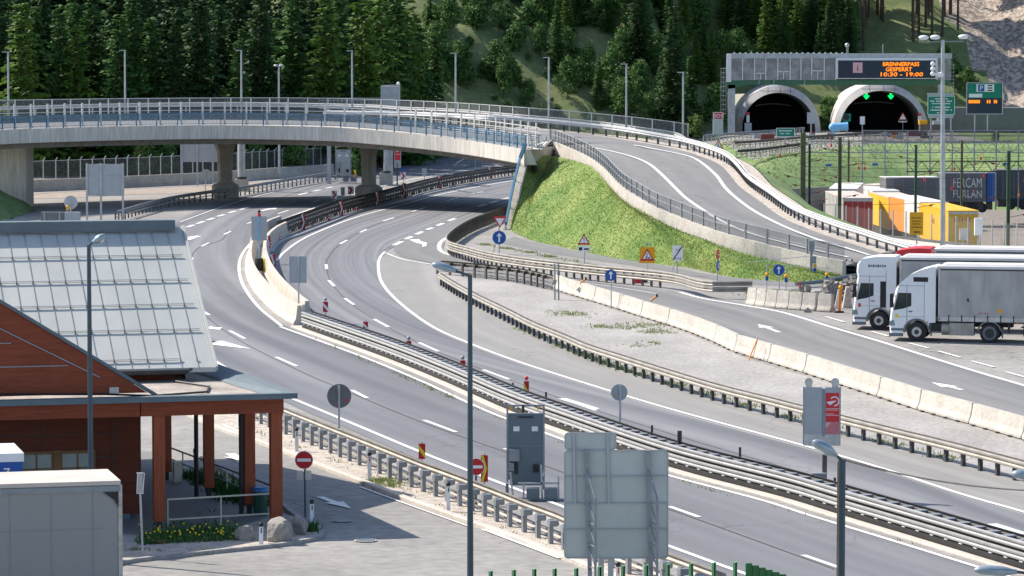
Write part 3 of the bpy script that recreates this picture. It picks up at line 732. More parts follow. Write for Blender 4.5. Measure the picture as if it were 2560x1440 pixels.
def pier(px, py, w, d, nm):
    c = P(px, py); c.z = 0; i = min(range(60), key=lambda k: abs(NE[k].x - c.x)); a = math.atan2(nrm[i].y, nrm[i].x) + math.pi / 2
    topz = NE[i].z - 1.85
    p = MB(); q = Matrix.Rotation(a, 3, 'Z')
    def ring(hw, hd, z, ch=.25): return [c + q @ V(x, y, z) for x, y in [(-hw + ch, -hd), (hw - ch, -hd), (hw, -hd + ch), (hw, hd - ch), (hw - ch, hd), (-hw + ch, hd), (-hw, hd - ch), (-hw, -hd + ch)]]
    rs = [ring(w * .42, d / 2, 1.3), ring(w * .46, d / 2, topz - 1.2), ring(w * .62, d / 2, topz - .5), ring(w * .62, d / 2, topz)]
    for r0, r1 in zip(rs, rs[1:]): p.add(r0 + r1, [(k, (k + 1) % 8, 8 + (k + 1) % 8, 8 + k) for k in range(8)])
    p.add(rs[-1], [tuple(range(8))])
    o = p.build('pier', 'pier_concrete', br)
    f = MB(); rs = [ring(w * .8, d * .75, 0), ring(w * .8, d * .75, 1.2), ring(w * .5, d * .55, 1.45)]
    for r0, r1 in zip(rs, rs[1:]): f.add(r0 + r1, [(k, (k + 1) % 8, 8 + (k + 1) % 8, 8 + k) for k in range(8)])
    f.add(rs[-1], [tuple(range(8))]); f.build('footing', 'pier_concrete', o)
    b = MB(); b.box(c + q @ V(-.5, 0, topz + .06), (.5, .6, .14), a, 0); b.box(c + q @ V(.5, 0, topz + .06), (.5, .6, .14), a, 0); b.build('bearing', 'steel_dark', o)
pier(563, 494, 1.6, 1.3, 'a'); pier(922, 500, 1.4, 1.2, 'b')
# left abutment
mb = MB(); c = P(66, 519); ab = [V(-75, 326.5, 0), V(c.x, c.y, 0), V(c.x + .3, c.y + 2.8, 0), V(-75, 337, 0)]
mb.prism(ab, (0, 0, 6.02)); 
mb.build('abutment', 'bridge_concrete', br)
mb = MB(); mb.prism([V(-75, 326.4, 5.95), V(c.x + .1, c.y - .1, 5.95), V(c.x + .3, c.y + 2.9, 5.95), V(-75, 331, 5.95)], (0, 0, 1.0)); mb.build('bearing_wall', 'pier_concrete', br)
# right abutment behind the slope
wk = MB(); w0, w1 = NE[-1], PZ(1384, 354, 5.98)
wk.prism([V(w0.x - .05, w0.y - .12, 3.6), V(w1.x - .1, w1.y - .5, 3.6), V(w1.x + .4, w1.y + .8, 3.6), V(w0.x + .6, w0.y + 2.6, 3.6)], (0, 0, 2.3)); wk.build('wing_wall', 'bridge_concrete', br)
# blue pedestrian railing
rl = [p for p in off(NE, -.15)]
mb = MB(); mb.sweep(rl, boxprof(-.03, .03, 1.06, 1.12)); mb.sweep(rl, boxprof(-.02, .02, .12, .16)); mb.sweep(rl, boxprof(-.02, .02, .96, .99)); gp = MB(); gp.sweep(rl, [(.0, .16), (.0, .96)], closed=False); gp.build('railing_infill', 'mesh_glass', br)
for p, a in samples(rl, .14): mb.box(p + V(0, 0, .56), (.018, .018, .82), a)
mb.build('blue_railing', 'blue_paint', br)
f0 = None
for p, a in samples(rl, 2.0):
    if f0 is None:
        b = MB(); b.box((0, 0, .54), (.07, .1, 1.12)); f0 = b.build('railing_post', 'blue_paint', None); o = f0
    else: o = f0.copy(); COL.objects.link(o)
    o.parent = br; o.location = p - br.location; o.rotation_euler = (0, 0, a)
# road side barrier: white posts, top bar, lower rails
bl = [p for p in off(NE, -1.75)][:-1]
bt = T('safety_barrier', 'white post and rail barrier between the blue railing and the road of the overpass', 'barrier', bl[0])
for z0, z1, m_ in ((1.66, 1.74, 'galv_light'), (1.3, 1.35, 'galv_light')):
    b = MB(); b.sweep(bl, boxprof(-.04, .04, z0, z1)); b.build('top_rail', m_, bt)
for z in (.95, .6):
    b = MB(); b.sweep(off(bl, -.12), wprof(0, z, -1)); b.build('rail', 'steel_grey', bt)
f0 = None
for p, a in samples(bl, 2.0):
    if f0 is None:
        b = MB(); b.box((0, 0, 1.05), (.17, .1, 2.1)); b.box((0, 0, .03), (.3, .3, .06)); f0 = b.build('post', 'galv_light', None); o = f0
    else: o = f0.copy(); COL.objects.link(o)
    o.parent = bt; o.location = p - bt.location; o.rotation_euler = (0, 0, a)
# far mesh fence
ft = T('mesh_fence', 'long wire mesh fence with white posts on the far edge of the overpass and ramp', 'fence', FTOP[0])
fb = [p - V(0, 0, 2.05) for p in FTOP]
b = MB(); b.sweep(fb, boxprof(-.025, .025, 2.0, 2.06)); b.sweep(fb, boxprof(-.02, .02, .1, .15)); b.build('frame_rail', 'galv_light', ft)
b = MB(); b.sweep(fb, [(0, .15), (0, 2.0)], closed=False); b.build('mesh_panel', 'mesh_panel', ft)
f0 = None
for p, a in samples(fb, 2.02):
    if f0 is None:
        b = MB(); b.box((0, -.05, 1.03), (.09, .08, 2.06)); f0 = b.build('post', 'galv_light', None); o = f0
    else: o = f0.copy(); COL.objects.link(o)
    o.parent = ft; o.location = p - ft.location; o.rotation_euler = (0, 0, a)
f0 = None
# ---------------------------------------------------------------- ramp
WT = [(1314,371,5.85),(1345,360,6.0),(1378,352,6.0),(1425,368,5.8),(1478,393,5.4),(1515,420,5.0),(1558,464,4.4),(1595,489,4.0),(1643,517,3.5),(1692,537,3.1),(1750,560,2.7),(1820,584,2.3),(1884,601,2.0),(1962,621,1.6),(2047,640,1.3),(2115,652,1.1)]
RE = [(1200,316,6.9),(1280,319,6.8),(1401,329,6.5),(1498,340,6.15),(1595,355,5.75),(1692,373,5.25),(1764,395,4.75),(1801,413,4.4),(1825,437,4.0),(1849,466,3.6),(1900,503,3.1),(1962,547,2.5),(2056,585,1.9),(2127,608,1.5),(2200,632,1.1),(2300,660,.7),(2420,690,.4)]
WTp = smoothpath([PZ(*q) for q in WT], n=90)
REp = smoothpath([PZ(*q) for q in RE[1:15]], n=90)
rw = [p - V(0, 0, .3) for p in WTp]
ext = [P(2150,668,.6), P(2230,690,.15)]
sheet('ramp_road', rw + [V(p.x, p.y, p.z) for p in smoothpath([rw[-1]] + ext, n=8)[1:]], REp + smoothpath([REp[-1]] + [P(2300,662,.6), P(2400,690,.15)], n=8)[1:], 'ramp_asphalt', .0)
# fill between deck end and ramp start
mb = MB(); mb.add([NE[-1] + V(0, 0, -.02), rw[0] + V(0, 0, .0), REp[0] + V(0, 0, -.02), FEb[-1] + V(0, 0, -.04), FEb[-6] + V(0, 0, -.04), NE[-6] + V(0, 0, -.05)], [(0, 1, 2, 3), (0, 3, 4, 5)])
kind(mb.build('ramp_road', 'ramp_asphalt'))
# strip between ramp road and mesh fence
RS = off(REp, -2.6)
mb = MB(); loft(mb, [REp, RS]); kind(mb.build('ramp_verge', 'gravel_verge'))
# outer verge slope of the ramp towards the yard
def gnd(p, d=0): return V(p.x, p.y, h(p.x, p.y) + d)
RS2 = off(REp, -2.7); mb = MB(); rows = [[p - V(0, 0, .02) for p in RS2]]
for k in range(1, 7):
    t_ = k / 6; rows.append([V(p.x, p.y, 0).lerp(V(q.x, q.y, 0), 1) + V(0, 0, (p.z - .02) * (1 - t_) + t_ * (h(q.x, q.y) - .15)) for p, q in zip(RS2, off(REp, -2.7 - 1.5 * k))])
loft(mb, rows); kind(mb.build('ramp_slope', 'field_grass', smooth=True), 'structure')
# retaining wall
mb = MB(); mb.sweep(WTp, [(.0, .02), (.35, .02), (.42, -1.15), (.42, -2.6), (-.02, -2.6), (-.02, .02)][::-1]); 
o = mb.build('retaining_wall', 'white_concrete'); tag(o, 'cream concrete retaining wall between the ramp and the green slope', 'wall')
# dark post fence on the wall
ft = T('parapet_fence', 'dark post fence with thin bars on top of the cream ramp wall', 'fence', WTp[0])
pf = [p for p in off(WTp, .15) if 1280 + p.x * F / p.y > 1374]; b = MB()
for z in (1.0, .55): b.sweep(pf, boxprof(-.025, .025, z, z + .045))
b.build('rail', 'galv', ft)
b = MB(); b.sweep(pf, [(0, .05), (0, 1.0)], closed=False); b.build('mesh_panel', 'mesh_dark', ft)
f0 = None
for p, a in samples(pf, 1.95):
    if f0 is None:
        b = MB(); b.box((0, 0, .5), (.14, .1, 1.02)); f0 = b.build('post', 'steel_grey', None); o = f0
    else: o = f0.copy(); COL.objects.link(o)
    o.parent = ft; o.location = p - ft.location; o.rotation_euler = (0, 0, a)
# ramp outer guard rails (double height, bright)
rg = smoothpath([PZ(*q) for q in [(800,303,7.0),(1000,306,7.0)] + RE], 1.0); rg = off(rg, -.7)
guardrail('guard_rail', 'bright steel guard rail on the outer edge of the curved ramp', rg, [(.78, .08, 1, 'w', 0, 'galv_light'), (.95, -.1, 1, 'pipe', 0, 'galv_light'), (.55, .0, 1, 'plate', .05, 'steel_grey')],
          [(1.33, .8, -.03, .14, .12, 0, 'post', 'steel_dark', 0)], 'galv_light', 'steel_dark')
r2 = smoothpath([PZ(*q) for q in [(-120,272,7.9),(0,268,7.9),(300,260,7.95),(600,257,8.0),(900,262,7.95),(1000,268,7.95),(1140,274,7.9),(1280,286,7.8),(1401,296,7.5),(1498,305,7.15),(1600,319,6.8),(1692,333,6.3),(1728,358,5.75)]], 1.0)
guardrail('guard_rail', 'upper bright guard rail on tall posts between the ramp and the mesh fence', [p - V(0, 0, .9) for p in r2], [(.8, .05, 1, 'w', 0, 'galv_light'), (.95, 0, 1, 'plate', .04, 'galv_light')],
          [(2.66, .9, -.04, .14, .1, 0, 'post', 'galv', 0)], 'galv_light', 'galv_light')
# ramp markings
mb = MB()
def rz(px, py, tabz): return P(px, py, tabz)
LNR = [(1330,333,6.65),(1401,338,6.45),(1469,346,6.15),(1545,356,5.8),(1619,369,5.4),(1690,383,5.0),(1740,398,4.65),(1788,436,4.0),(1813,469,3.6),(1844,498,3.15),(1891,531,2.7),(1962,567,2.15),(2033,595,1.7),(2103,616,1.35),(2174,638,1.0)]
LNL = [(1440,362,5.75),(1508,374,5.55),(1571,389,5.2),(1619,408,4.9),(1655,437,4.45),(1692,474,3.95),(1721,500,3.6),(1790,545,2.9),(1860,578,2.35),(1950,604,1.85),(2047,627,1.35),(2120,643,1.05)]
def surf(pts):
    """project pixel line on to the lofted ramp surface"""
    A = rw; B = REp; out = []
    for px, py, z0 in pts:
        z = z0
        for it in range(12):
            p = P(px, py, z); best = None
            for a, b_ in zip(A, B):
                ab_ = V(b_.x - a.x, b_.y - a.y, 0); t_ = max(0, min(1, (p - a).dot(ab_) / ab_.length_squared)); q = a.lerp(b_, t_)
                dd = (q.x - p.x) ** 2 + (q.y - p.y) ** 2
                if best is None or dd < best[0]: best = (dd, q.z)
            z = z * .4 + best[1] * .6
        out.append(P(px, py, z + .03))
    return out
ribbon(mb, smoothpath(surf(LNR), 1.0), .28, .02); ribbon(mb, smoothpath(surf(LNL), 1.0), .28, .02)
kind(mb.build('ramp_markings', 'paint'))
# grass bank
GL = [(1300,386),(1320,386),(1378,387),(1425,397),(1455,405),(1478,413),(1498,434),(1515,455),(1533,478),(1558,500),(1595,526),(1643,550),(1692,572),(1750,594),(1812,616),(1884,637),(1962,657),(2047,674),(2115,689)]
gt = [PZ(1316, 387, 5.3)]
for p in off(WTp, .72)[6:]:
    px = 1280 + p.x * F / p.y; py = lerpt(GL, px)
    if px > 1330: gt.append(V(p.x, p.y, H - (py - 72) * p.y / F))
GT = smoothpath(gt[::3] + [gt[-1]], n=70)
GToe = smoothpath([P(*q) for q in [(1274,574),(1300,588),(1333,602),(1400,617),(1470,632),(1540,646),(1585,653),(1631,659),(1676,664),(1721,669),(1770,680),(1830,693),(1903,700),(2016,708),(2112,713)]], n=70)
mb = MB(); rows = []
for k in range(13):
    t_ = k / 12; rows.append([a.lerp(b_, t_) + V(0, 0, (.35 * math.sin(math.pi * t_) * min(1, a.z / 3)) + (.12 * wob(a.x * 3 + t_ * 9, a.y * 2 + t_ * 14) if 0 < k < 12 else -.03)) for a, b_ in zip(GT, GToe)])
loft(mb, rows); mb.build('grass_bank', 'bank_grass', smooth=True)
kind(bpy.data.objects['grass_bank'])
bank_rows = rows
# side of the bank beside the blue pole, brick edge strip
mb = MB(); a0 = [r[0] for r in rows]; side = [V(p.x - 1.2, p.y + 9.0, 0) for p in a0]
for i in range(len(a0) - 1): mb.quad(a0[i], a0[i + 1], V(a0[i + 1].x, a0[i + 1].y, -.1), V(a0[i].x, a0[i].y, -.1))
cs = [r[0] for r in rows]; cb_ = MB()
for i in range(12): mb.quad(cs[i], cs[i + 1], V(cs[i + 1].x - .1, cs[i + 1].y, -.1), V(cs[i].x - .1, cs[i].y, -.1))
kind(mb.build('bank_edge', 'pier_concrete'))
pth = [P(1313,372,6.0), P(1312,388,5.7), P(1300,455,3.1), P(1288,520,1.4), P(1277,572,0)]
t = T('stair_handrail', 'blue handrail dropping beside the masonry steps at the right end of the overpass', 'handrail', V(pth[-1].x, pth[-1].y, 0))
mb = MB()
hp_ = [NE[-1] + V(.05, -.35, .5)] + [rows[k][0] + V(-.3, -.5, .55) for k in (2, 5, 9, 12)]
for a, b_ in zip(hp_, hp_[1:]): mb.bar(a, b_, .16, .3)
mb.build('handrail', 'blue_paint', t)
mb = MB()
for p in hp_[1:]: mb.box(p - V(0, 0, .3), (.08, .08, .6))
mb.build('post', 'blue_paint', t)
mb = MB(); sp = [rows[k][0] for k in range(0, 13, 2)]
for a, b_ in zip(sp, sp[1:]): mb.add([a + V(-.5, -.3, .06), a + V(.35, 0, .1), b_ + V(.35, 0, .1), b_ + V(-.5, -.3, .06), a + V(-.5, -.3, -.5), b_ + V(-.5, -.3, -.5)], [(0, 1, 2, 3), (0, 3, 5, 4)])
o = mb.build('steps', 'pier_concrete'); tag(o, 'narrow masonry steps running down the left edge of the green slope', 'steps')
o = None
# crash net bundle at the deck end
mb = MB(); c = P(1345, 372, 6.15)
for k in range(16):
    a = c + V(random.uniform(-.7, 1.6), random.uniform(-.3, .3), random.uniform(.1, 1.0)); mb.cyl(a, a + V(random.uniform(-.6, .6), 0, random.uniform(-.5, .4)), .03, n=5)
for k in range(4): mb.box(c + V(-.5 + k * .6, 0, .5), (.09, .09, 1.1))
tag(mb.build('end_terminal', 'galv'), 'tangled steel rail ends where the overpass meets the cream ramp wall', 'rail end')

# small green slope against the left abutment
mb = MB(); A_ = [P(-140, 452, 2.2), P(-40, 470, 2.0), P(10, 478, 1.7), P(50, 500, .8), P(82, 519, .0)]; B_ = [P(-140, 566), P(-40, 560), P(10, 552), P(50, 540), P(92, 526)]
A_ = smoothpath(A_, n=20); B_ = smoothpath(B_, n=20)
rows = [[a.lerp(b, k / 6) + V(0, 0, .12 * math.sin(a.x * 3 + k)) for a, b in zip(A_, B_)] for k in range(7)]; loft(mb, rows); lb_rows = rows
kind(mb.build('left_bank', 'field_grass', smooth=True))
# ---------------------------------------------------------------- timber station building, lower left
O_ = V(-6.87, 114.8, 0)
U_ = V(math.cos(R(14.5)), math.sin(R(14.5)), 0); W_1 = V(-math.sin(R(18.5)), math.cos(R(18.5)), 0); W_2 = V(-math.sin(R(14)), math.cos(R(14)), 0)
def Bp(u, v, z=0, W=W_1): return O_ + U_ * u + W * v + V(0, 0, z)
bd = T('station_building', 'red-brown timber station building with pale sheet-metal roof and flat canopy on columns', 'building', Bp(-8, 4))
def bbox(mb, u0, u1, v0, v1, z0, z1, mi=0, W=W_1):
    mb.prism([Bp(u0, v0, z0, W), Bp(u1, v0, z0, W), Bp(u1, v1, z0, W), Bp(u0, v1, z0, W)], (0, 0, z1 - z0), mi)
mb = MB(); bbox(mb, -34, -.42, .84, 11.4, 3.98, 4.2); bbox(mb, -34, -.42, 11.4, 22, 3.98, 4.2); mb.build('canopy_roof', 'flat_roof', bd)
mb = MB(); bbox(mb, -34, 0, 0, .36, 4.18, 4.36); bbox(mb, -.36, 0, .362, 11.6, 4.18, 4.36); mb.build('roof_edge', 'roof_trim', bd)
mb = MB()  # lead-coloured upstand on the right edge
mb.add([Bp(-.37, .4, 4.37), Bp(-.75, .9, 4.215), Bp(-1.3, 11, 4.215), Bp(-.37, 11.5, 4.37)], [(0, 1, 2, 3)]); mb.build('flashing', 'roof_trim', bd)
mb = MB(); bbox(mb, -34, -5.0, .36, .82, 3.7, 4.178); bbox(mb, -4.97, -.36, .36, .82, 3.7, 4.178); bbox(mb, -.8, -.4, .83, 21, 3.72, 4.16); mb.build('fascia_beam', 'wood_red', bd)
def column(u, v, z0=.45, wd=.34, dark=False):
    mb = MB(); c = Bp(u, v); mb.box(c + V(0, 0, (z0 + 3.7) / 2), (wd, wd, 3.7 - z0), R(14.5)); o = mb.build('column', 'wood_shaded' if dark else 'wood_red_col', bd)
    f = MB(); f.box(c + V(0, 0, z0 / 2), (.16, .16, z0), R(14.5)); f.build('column_foot', 'steel_dark', o)
column(-4.35, .65, .3, .36); column(-.55, .65, .2, .37)
column(-.75, 3.3, .4); column(-1.0, 7.9, .4); column(-1.3, 13, .35); column(-2.2, 17.5, .35)
for u, v in ((-.95, 3.2), (-1.35, 7.8)):
    mb = MB(); c = Bp(u - .1, v); mb.cyl(c + V(0, 0, .1), c + V(0, 0, 3.8), .075, n=10); mb.build('downpipe', 'black_plastic', bd)
# walls
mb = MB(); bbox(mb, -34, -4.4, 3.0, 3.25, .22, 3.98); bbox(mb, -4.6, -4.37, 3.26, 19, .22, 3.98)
wl = mb.build('wall', 'wood_shaded', bd)
mb = MB(); bbox(mb, -34, -4.78, 2.93, 3.0, .0, .25); mb.build('plinth', 'roof_trim', bd)
mb = MB()
for z in (1.35, 2.12, 2.88): bbox(mb, -34, -5.3, 2.985, 3.0, z, z + .025)
for u in (-5.35, -7.6, -10.3, -13, -16): bbox(mb, u, u + .03, 2.98, 3.0, .25, 3.97)
mb.build('panel_joint', 'steel_dark', bd)
def window(u0, u1, z0, z1, v=2.9):
    fr = MB(); bbox(fr, u0 - .3, u0, v, v + .1, z0 - .1, z1 + .12); bbox(fr, u0, u1, v, v + .08, z1, z1 + .1); bbox(fr, u1, u1 + .08, v, v + .08, z0, z1 + .1); bbox(fr, u0, u1, v, v + .08, z0 - .08, z0)
    m_ = (u0 + u1) / 2; bbox(fr, m_ - .03, m_ + .03, v + .02, v + .06, z0, z1); bbox(fr, u0, u1, v + .02, v + .06, z1 - .5, z1 - .45)
    o = fr.build('window', 'door_frame', bd); g = MB(); bbox(g, u0, u1, v + .035, v + .045, z0, z1); g.build('pane', 'window_glass', o)
wu = lambda px: (px - 1280) * 117.0 / 9000 / .968 - (O_.x) / .968 + .75
window(wu(78), wu(150), .7, 2.28); window(wu(176), wu(250), .7, 2.28)
# main roof
def Rp(u, v, z): return Bp(u, v, z, W_2)
ue = -1.62; ve, vr, vf = 6.3, 13.5, 20.5; ze, zr = 4.66, 9.0
mb = MB()
th = V(0, 0, -.16)
q = [Rp(-34, ve, ze), Rp(ue, ve, ze), Rp(ue, vr, zr), Rp(-34, vr, zr)]
mb.prism(q, th); q2 = [Rp(-34, vr, zr), Rp(ue, vr, zr), Rp(ue, vf, ze), Rp(-34, vf, ze)]; mb.prism(q2, th)
mb.build('main_roof', 'roof_metal', bd)
sm = MB(); sl_ = (zr - ze) / (vr - ve)
for k in range(60):
    u = ue - .02 - k * .56
    if u < -33.5: break
    a = Rp(u, ve + .02, ze + .02 + .02 * sl_); b_ = Rp(u, vr - .1, zr - .04); sm.bar(a, b_, .022, .008)
sm.build('standing_seam', 'seam_line', bd)
sg = MB()
for k in range(6):
    v = ve + .5 + k * 1.27 if k else ve + .32
    z = ze + (v - ve) * sl_
    ua = ue - .25 if k else ue - 1.2
    for d in (.04, .09): sg.bar(Rp(-33, v - .02 + d * .2, z + d), Rp(ua, v - .02 + d * .2, z + d), .018)
    n_ = 0
    while True:
        u = ue - .02 - n_ * .56 - .56; n_ += 1
        if u < -33: break
        sg.bar(Rp(u, v - .05, z + .0), Rp(u, v + .05, z + .1), .045, .03)
sg.build('snow_guard', 'steel_grey', bd)
mb = MB(); mb.prism([Rp(-34, vr - .38, zr - .1), Rp(ue - .3, vr - .38, zr - .1), Rp(ue - .3, vr + .38, zr - .1), Rp(-34, vr + .38, zr - .1)], (0, 0, .36)); mb.build('ridge_cap', 'roof_trim', bd)
mb = MB(); mb.bar(Rp(ue + .03, ve - .04, ze - .04), Rp(ue + .03, vr, zr - .02), .08, .2); mb.bar(Rp(ue + .03, vr, zr - .02), Rp(ue + .03, vf, ze - .04), .08, .2); mb.build('verge_trim', 'roof_metal', bd)
mb = MB(); mb.cyl(Rp(-34, ve - .1, ze - .12), Rp(ue - 1.0, ve - .1, ze - .12), .09, n=8); mb.cyl(Rp(ue - 1.0, ve - .1, ze - .12), Rp(ue - .05, ve + .6, ze + .25), .06, n=6); mb.build('gutter', 'steel_dark', bd)
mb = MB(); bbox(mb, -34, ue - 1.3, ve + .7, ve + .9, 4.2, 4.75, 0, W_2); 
mb.add([Rp(ue - .9, ve + .4, 4.0), Rp(ue - .9, vf - .6, 4.0), Rp(ue - .9, vr, zr - .25)], [(0, 1, 2)]); mb.build('upper_wall', 'wood_shaded', bd)
# front gable
g0 = Bp(-4.62, .75, 4.42); ga = Bp(-11.9, .75, 9.0); g1 = Bp(-19.2, .75, 4.42)
mb = MB(); dep = W_1 * .45
mb.prism([g1 + V(0, 0, -.02), g0 + V(-.05, 0, .0), ga + V(0, 0, .02)], dep); 
mb.build('gable_wall', 'wood_red', bd)
mb = MB()
for a, b_ in ((g0, ga), (g1, ga)):
    d = (b_ - a).normalized(); mb.prism([a - d * .3, b_ + d * .05, b_ + d * .05 + V(0, 0, .12), a - d * .3 + V(0, 0, .12)], W_1 * .62)
o = mb.build('gable_coping', 'roof_trim', bd); o.location = o.location - W_1 * .08
mb = MB()
for a, b_ in (((-34, 4.43), (-4.9, 4.43)),): pass
mb.bar(Bp(-6.2, .72, 4.95), Bp(-13, .72, 9.0 - .55), .03, .035)
mb.bar(Bp(-19, .72, 6.1), Bp(-9.0, .72, 6.1), .03, .035); mb.bar(Bp(-19, .72, 5.35), Bp(-7.2, .72, 5.35), .03, .035)
mb.build('panel_joint', 'steel_grey', bd)
mb = MB(); mb.tube([Bp(-34, .5, 4.48), Bp(-9, .5, 4.5), Bp(-6, .55, 4.42), Bp(-4.5, .9, 4.3), Bp(-2.4, 2.2, 4.25), Bp(-1.9, 4, 4.25), Bp(-2.6, 6, 4.25)], .035, 6); mb.build('roof_cable', 'black_plastic', bd)
mb = MB(); bbox(mb, -5.9, -5.6, .7, .95, 4.4, 4.62); mb.build('junction_box', 'alu', bd)
mb = MB(); bbox(mb, -34, .1, -.1, 21.5, 0, .07); o = mb.build('pavement', 'service_asphalt'); kind(o)
# kerbed bed in front
kp = pp([(280,1418),(330,1406),(420,1396),(560,1381),(680,1369),(740,1360),(790,1350),(805,1338),(798,1326),(770,1308),(735,1290),(700,1262),(640,1226),(560,1180),(490,1140)], .6)
mb = MB(); mb.sweep(kp, [(-.09, -.02), (-.09, .12), (.09, .12), (.09, -.02)]); kind(mb.build('forecourt_kerb', 'gore_concrete'))
bed = MB(); ctr = [P(300,1330), P(430,1325), P(700,1318), P(740,1322), P(755,1325)]
bp_ = [P(*q) for q in [(280,1412),(420,1392),(560,1378),(680,1366),(745,1354),(790,1345),(795,1336),(765,1312),(735,1296),(700,1290),(560,1335),(400,1345),(280,1340)]]
bed.add([p + V(0, 0, .078) for p in bp_], [tuple(range(len(bp_)))]); kind(bed.build('planting_bed', 'gravel_verge'))
# handrail at the front
t = T('handrail', 'cream two-bar handrail across the front of the timber canopy', 'handrail', P(418, 1322))
mb = MB(); pa, pb, pc = P(420, 1322), P(553, 1314), P(686, 1306)
for z in (.95, .3): mb.bar(pa + V(0, 0, z), pc + V(0, 0, z), .05)
mb.build('rail', 'cream_paint', t)
for p in (pa, pb, pc):
    mb = MB(); mb.bar(p, p + V(0, 0, .97), .045); mb.build('post', 'cream_paint', t)
t = T('handrail', 'dark sloping handrail behind the columns of the timber canopy', 'handrail', P(425, 1180))
mb = MB(); pa, pb = P(405, 1162), P(690, 1290); mb.bar(pa + V(0, 0, .75), pb + V(0, 0, .95), .05); mb.bar(pa + V(0, 0, .35), pb + V(0, 0, .45), .04); mb.build('rail', 'steel_dark', t)
for k in range(6):
    p = pa.lerp(pb, k / 5); mb = MB(); mb.bar(p, p + V(0, 0, .8), .05); mb.build('post', 'cream_paint', t)
t = T('litter_bin', 'tall green litter bin with a blue bag rim under the canopy corner', 'litter bin', P(651, 1293))
c = P(651, 1293); mb = MB(); mb.cyl(c + V(0, 0, .05), c + V(0, 0, .88), .23, .235, n=20); mb.build('bin_body', 'bin_green', t, True)
mb = MB(); mb.cyl(c + V(0, 0, .86), c + V(0, 0, .97), .245, .24, n=20); mb.cyl(c + V(0, 0, .93), c + V(0, 0, 1.0), .2, .24, n=20); mb.build('bag_rim', 'bin_blue', t, True)
mb = MB(); c = P(444, 1210); mb.box(c + V(0, 0, .4), (.28, .3, .78), R(14)); tag(mb.build('litter_bin', 'cream_paint'), 'small cream box-shaped bin between the columns beside the dark handrail', 'litter bin')
def boulder(c, sx, sy, sz, lab, seed):
    rnd = random.Random(seed); bm = bmesh.new(); bmesh.ops.create_icosphere(bm, subdivisions=3, radius=1)
    pl = [(Vector((rnd.gauss(0, 1), rnd.gauss(0, 1), rnd.gauss(0, .8))).normalized(), rnd.uniform(.5, .86)) for _ in range(9)]
    for v in bm.verts:
        n = v.co.normalized(); r = 1
        for q, d in pl:
            k = n.dot(q)
            if k > .05: r = min(r, d / k)
        r *= 1 + rnd.uniform(-.02, .02); v.co = n * r
    mb = MB(); mb.add([c + V(v.co.x * sx, v.co.y * sy, max(-.1, v.co.z * sz + sz * .62)) for v in bm.verts], [tuple(v.index for v in f.verts) for f in bm.faces]); bm.free()
    tag(mb.build('boulder', 'rock'), lab, 'boulder', 'boulders at the canopy corner')
boulder(P(614, 1356), .36, .34, .36, 'small grey boulder left of the largest one by the kerb', 3)
boulder(P(700, 1358), .56, .45, .62, 'largest pale grey boulder in front of the right canopy column', 5)
boulder(P(752, 1342), .28, .34, .52, 'whitish boulder at the right end by the no-entry sign post', 8)
mb = MB(); c = P(402, 1362); mb.cyl(c + V(0, 0, .06), c + V(0, 0, .13), .27, n=24); tag(mb.build('manhole_cover', 'rust_red'), 'rusty round manhole cover in the flower bed', 'manhole cover')

# ---------------------------------------------------------------- semi trailers, lower left
def rotm(a): return Matrix.Rotation(a, 3, 'Z')
c = PD(305, 1200, 95.3); c.z = 0
t = T('semi_trailer', 'grey dirty box trailer with cream roof cut off by the lower left corner', 'trailer', c); q = rotm(R(14))
def L3(x, y, z): return c + q @ V(x, y, z)
def lbox(mb, x0, x1, y0, y1, z0, z1, mi=0): mb.prism([L3(x0, y0, z0), L3(x1, y0, z0), L3(x1, y1, z0), L3(x0, y1, z0)], (0, 0, z1 - z0), mi)
mb = MB(); lbox(mb, -13.6, -.12, .0, 2.55, 1.1, 3.88); mb.build('box_body', 'box_side', t)
mb = MB(); lbox(mb, -13.6, -.04, -.03, 2.58, 3.89, 4.0); mb.build('roof', 'trailer_roof', t)
mb = MB(); lbox(mb, -13.6, -.05, -.035, .0, 3.72, 3.86); lbox(mb, -13.6, -.1, -.03, .0, 1.1, 1.25); mb.build('top_rail', 'steel_grey', t)
mb = MB(); lbox(mb, -.11, .0, -.02, .1, .9, 3.88); lbox(mb, -.11, 0, 2.45, 2.57, .9, 3.88); lbox(mb, -.115, -.02, .1, 2.45, 1.1, 3.86); mb.build('rear_frame', 'cream_concrete', t)
mb = MB(); mb.prism([L3(-.5, -.02, 3.7), L3(-.1, -.02, 3.7), L3(-.1, -.02, 3.3), L3(-.22, -.02, 3.5)], (0, -.03, 0)); mb.build('corner_plate', 'black_plastic', t)
mb = MB()
for k in range(12): lbox(mb, -.8 - k * 1.1, -.78 - k * 1.1, -.012, -.002, 1.2, 3.7)
lbox(mb, -13, -.5, -.012, -.002, 2.72, 2.735)
mb.build('seam', 'steel_grey', t)
mb = MB(); lbox(mb, -13, -.4, .5, 2.05, .75, 1.1); mb.build('chassis', 'steel_dark', t)
for x in (-1.9, -3.2, -4.5):
    for y in (.15, 2.4):
        mb = MB(); mb.cyl(L3(x, y - .15, .5), L3(x, y + .15, .5), .5, n=20); mb.build('wheel', 'tyre', t, True)
c = PD(56, 1142, 101.5); c.z = 0
t = T('semi_trailer', 'blue box truck with white roof just showing at the left edge before the windows', 'truck', c)
mb = MB(); lbox(mb, -9, 0, 0, 2.5, 1.1, 3.75); mb.build('box_body', 'blue_sign', t)
mb = MB(); lbox(mb, -9, .04, -.04, 2.54, 3.76, 4.0); mb.build('roof', 'white_paint', t)
mb = MB(); put_text(mb, '7', L3(-.45, -.02, 3.45), .28, q @ V(1, 0, 0)); mb.build('lettering', 'white_paint', t)
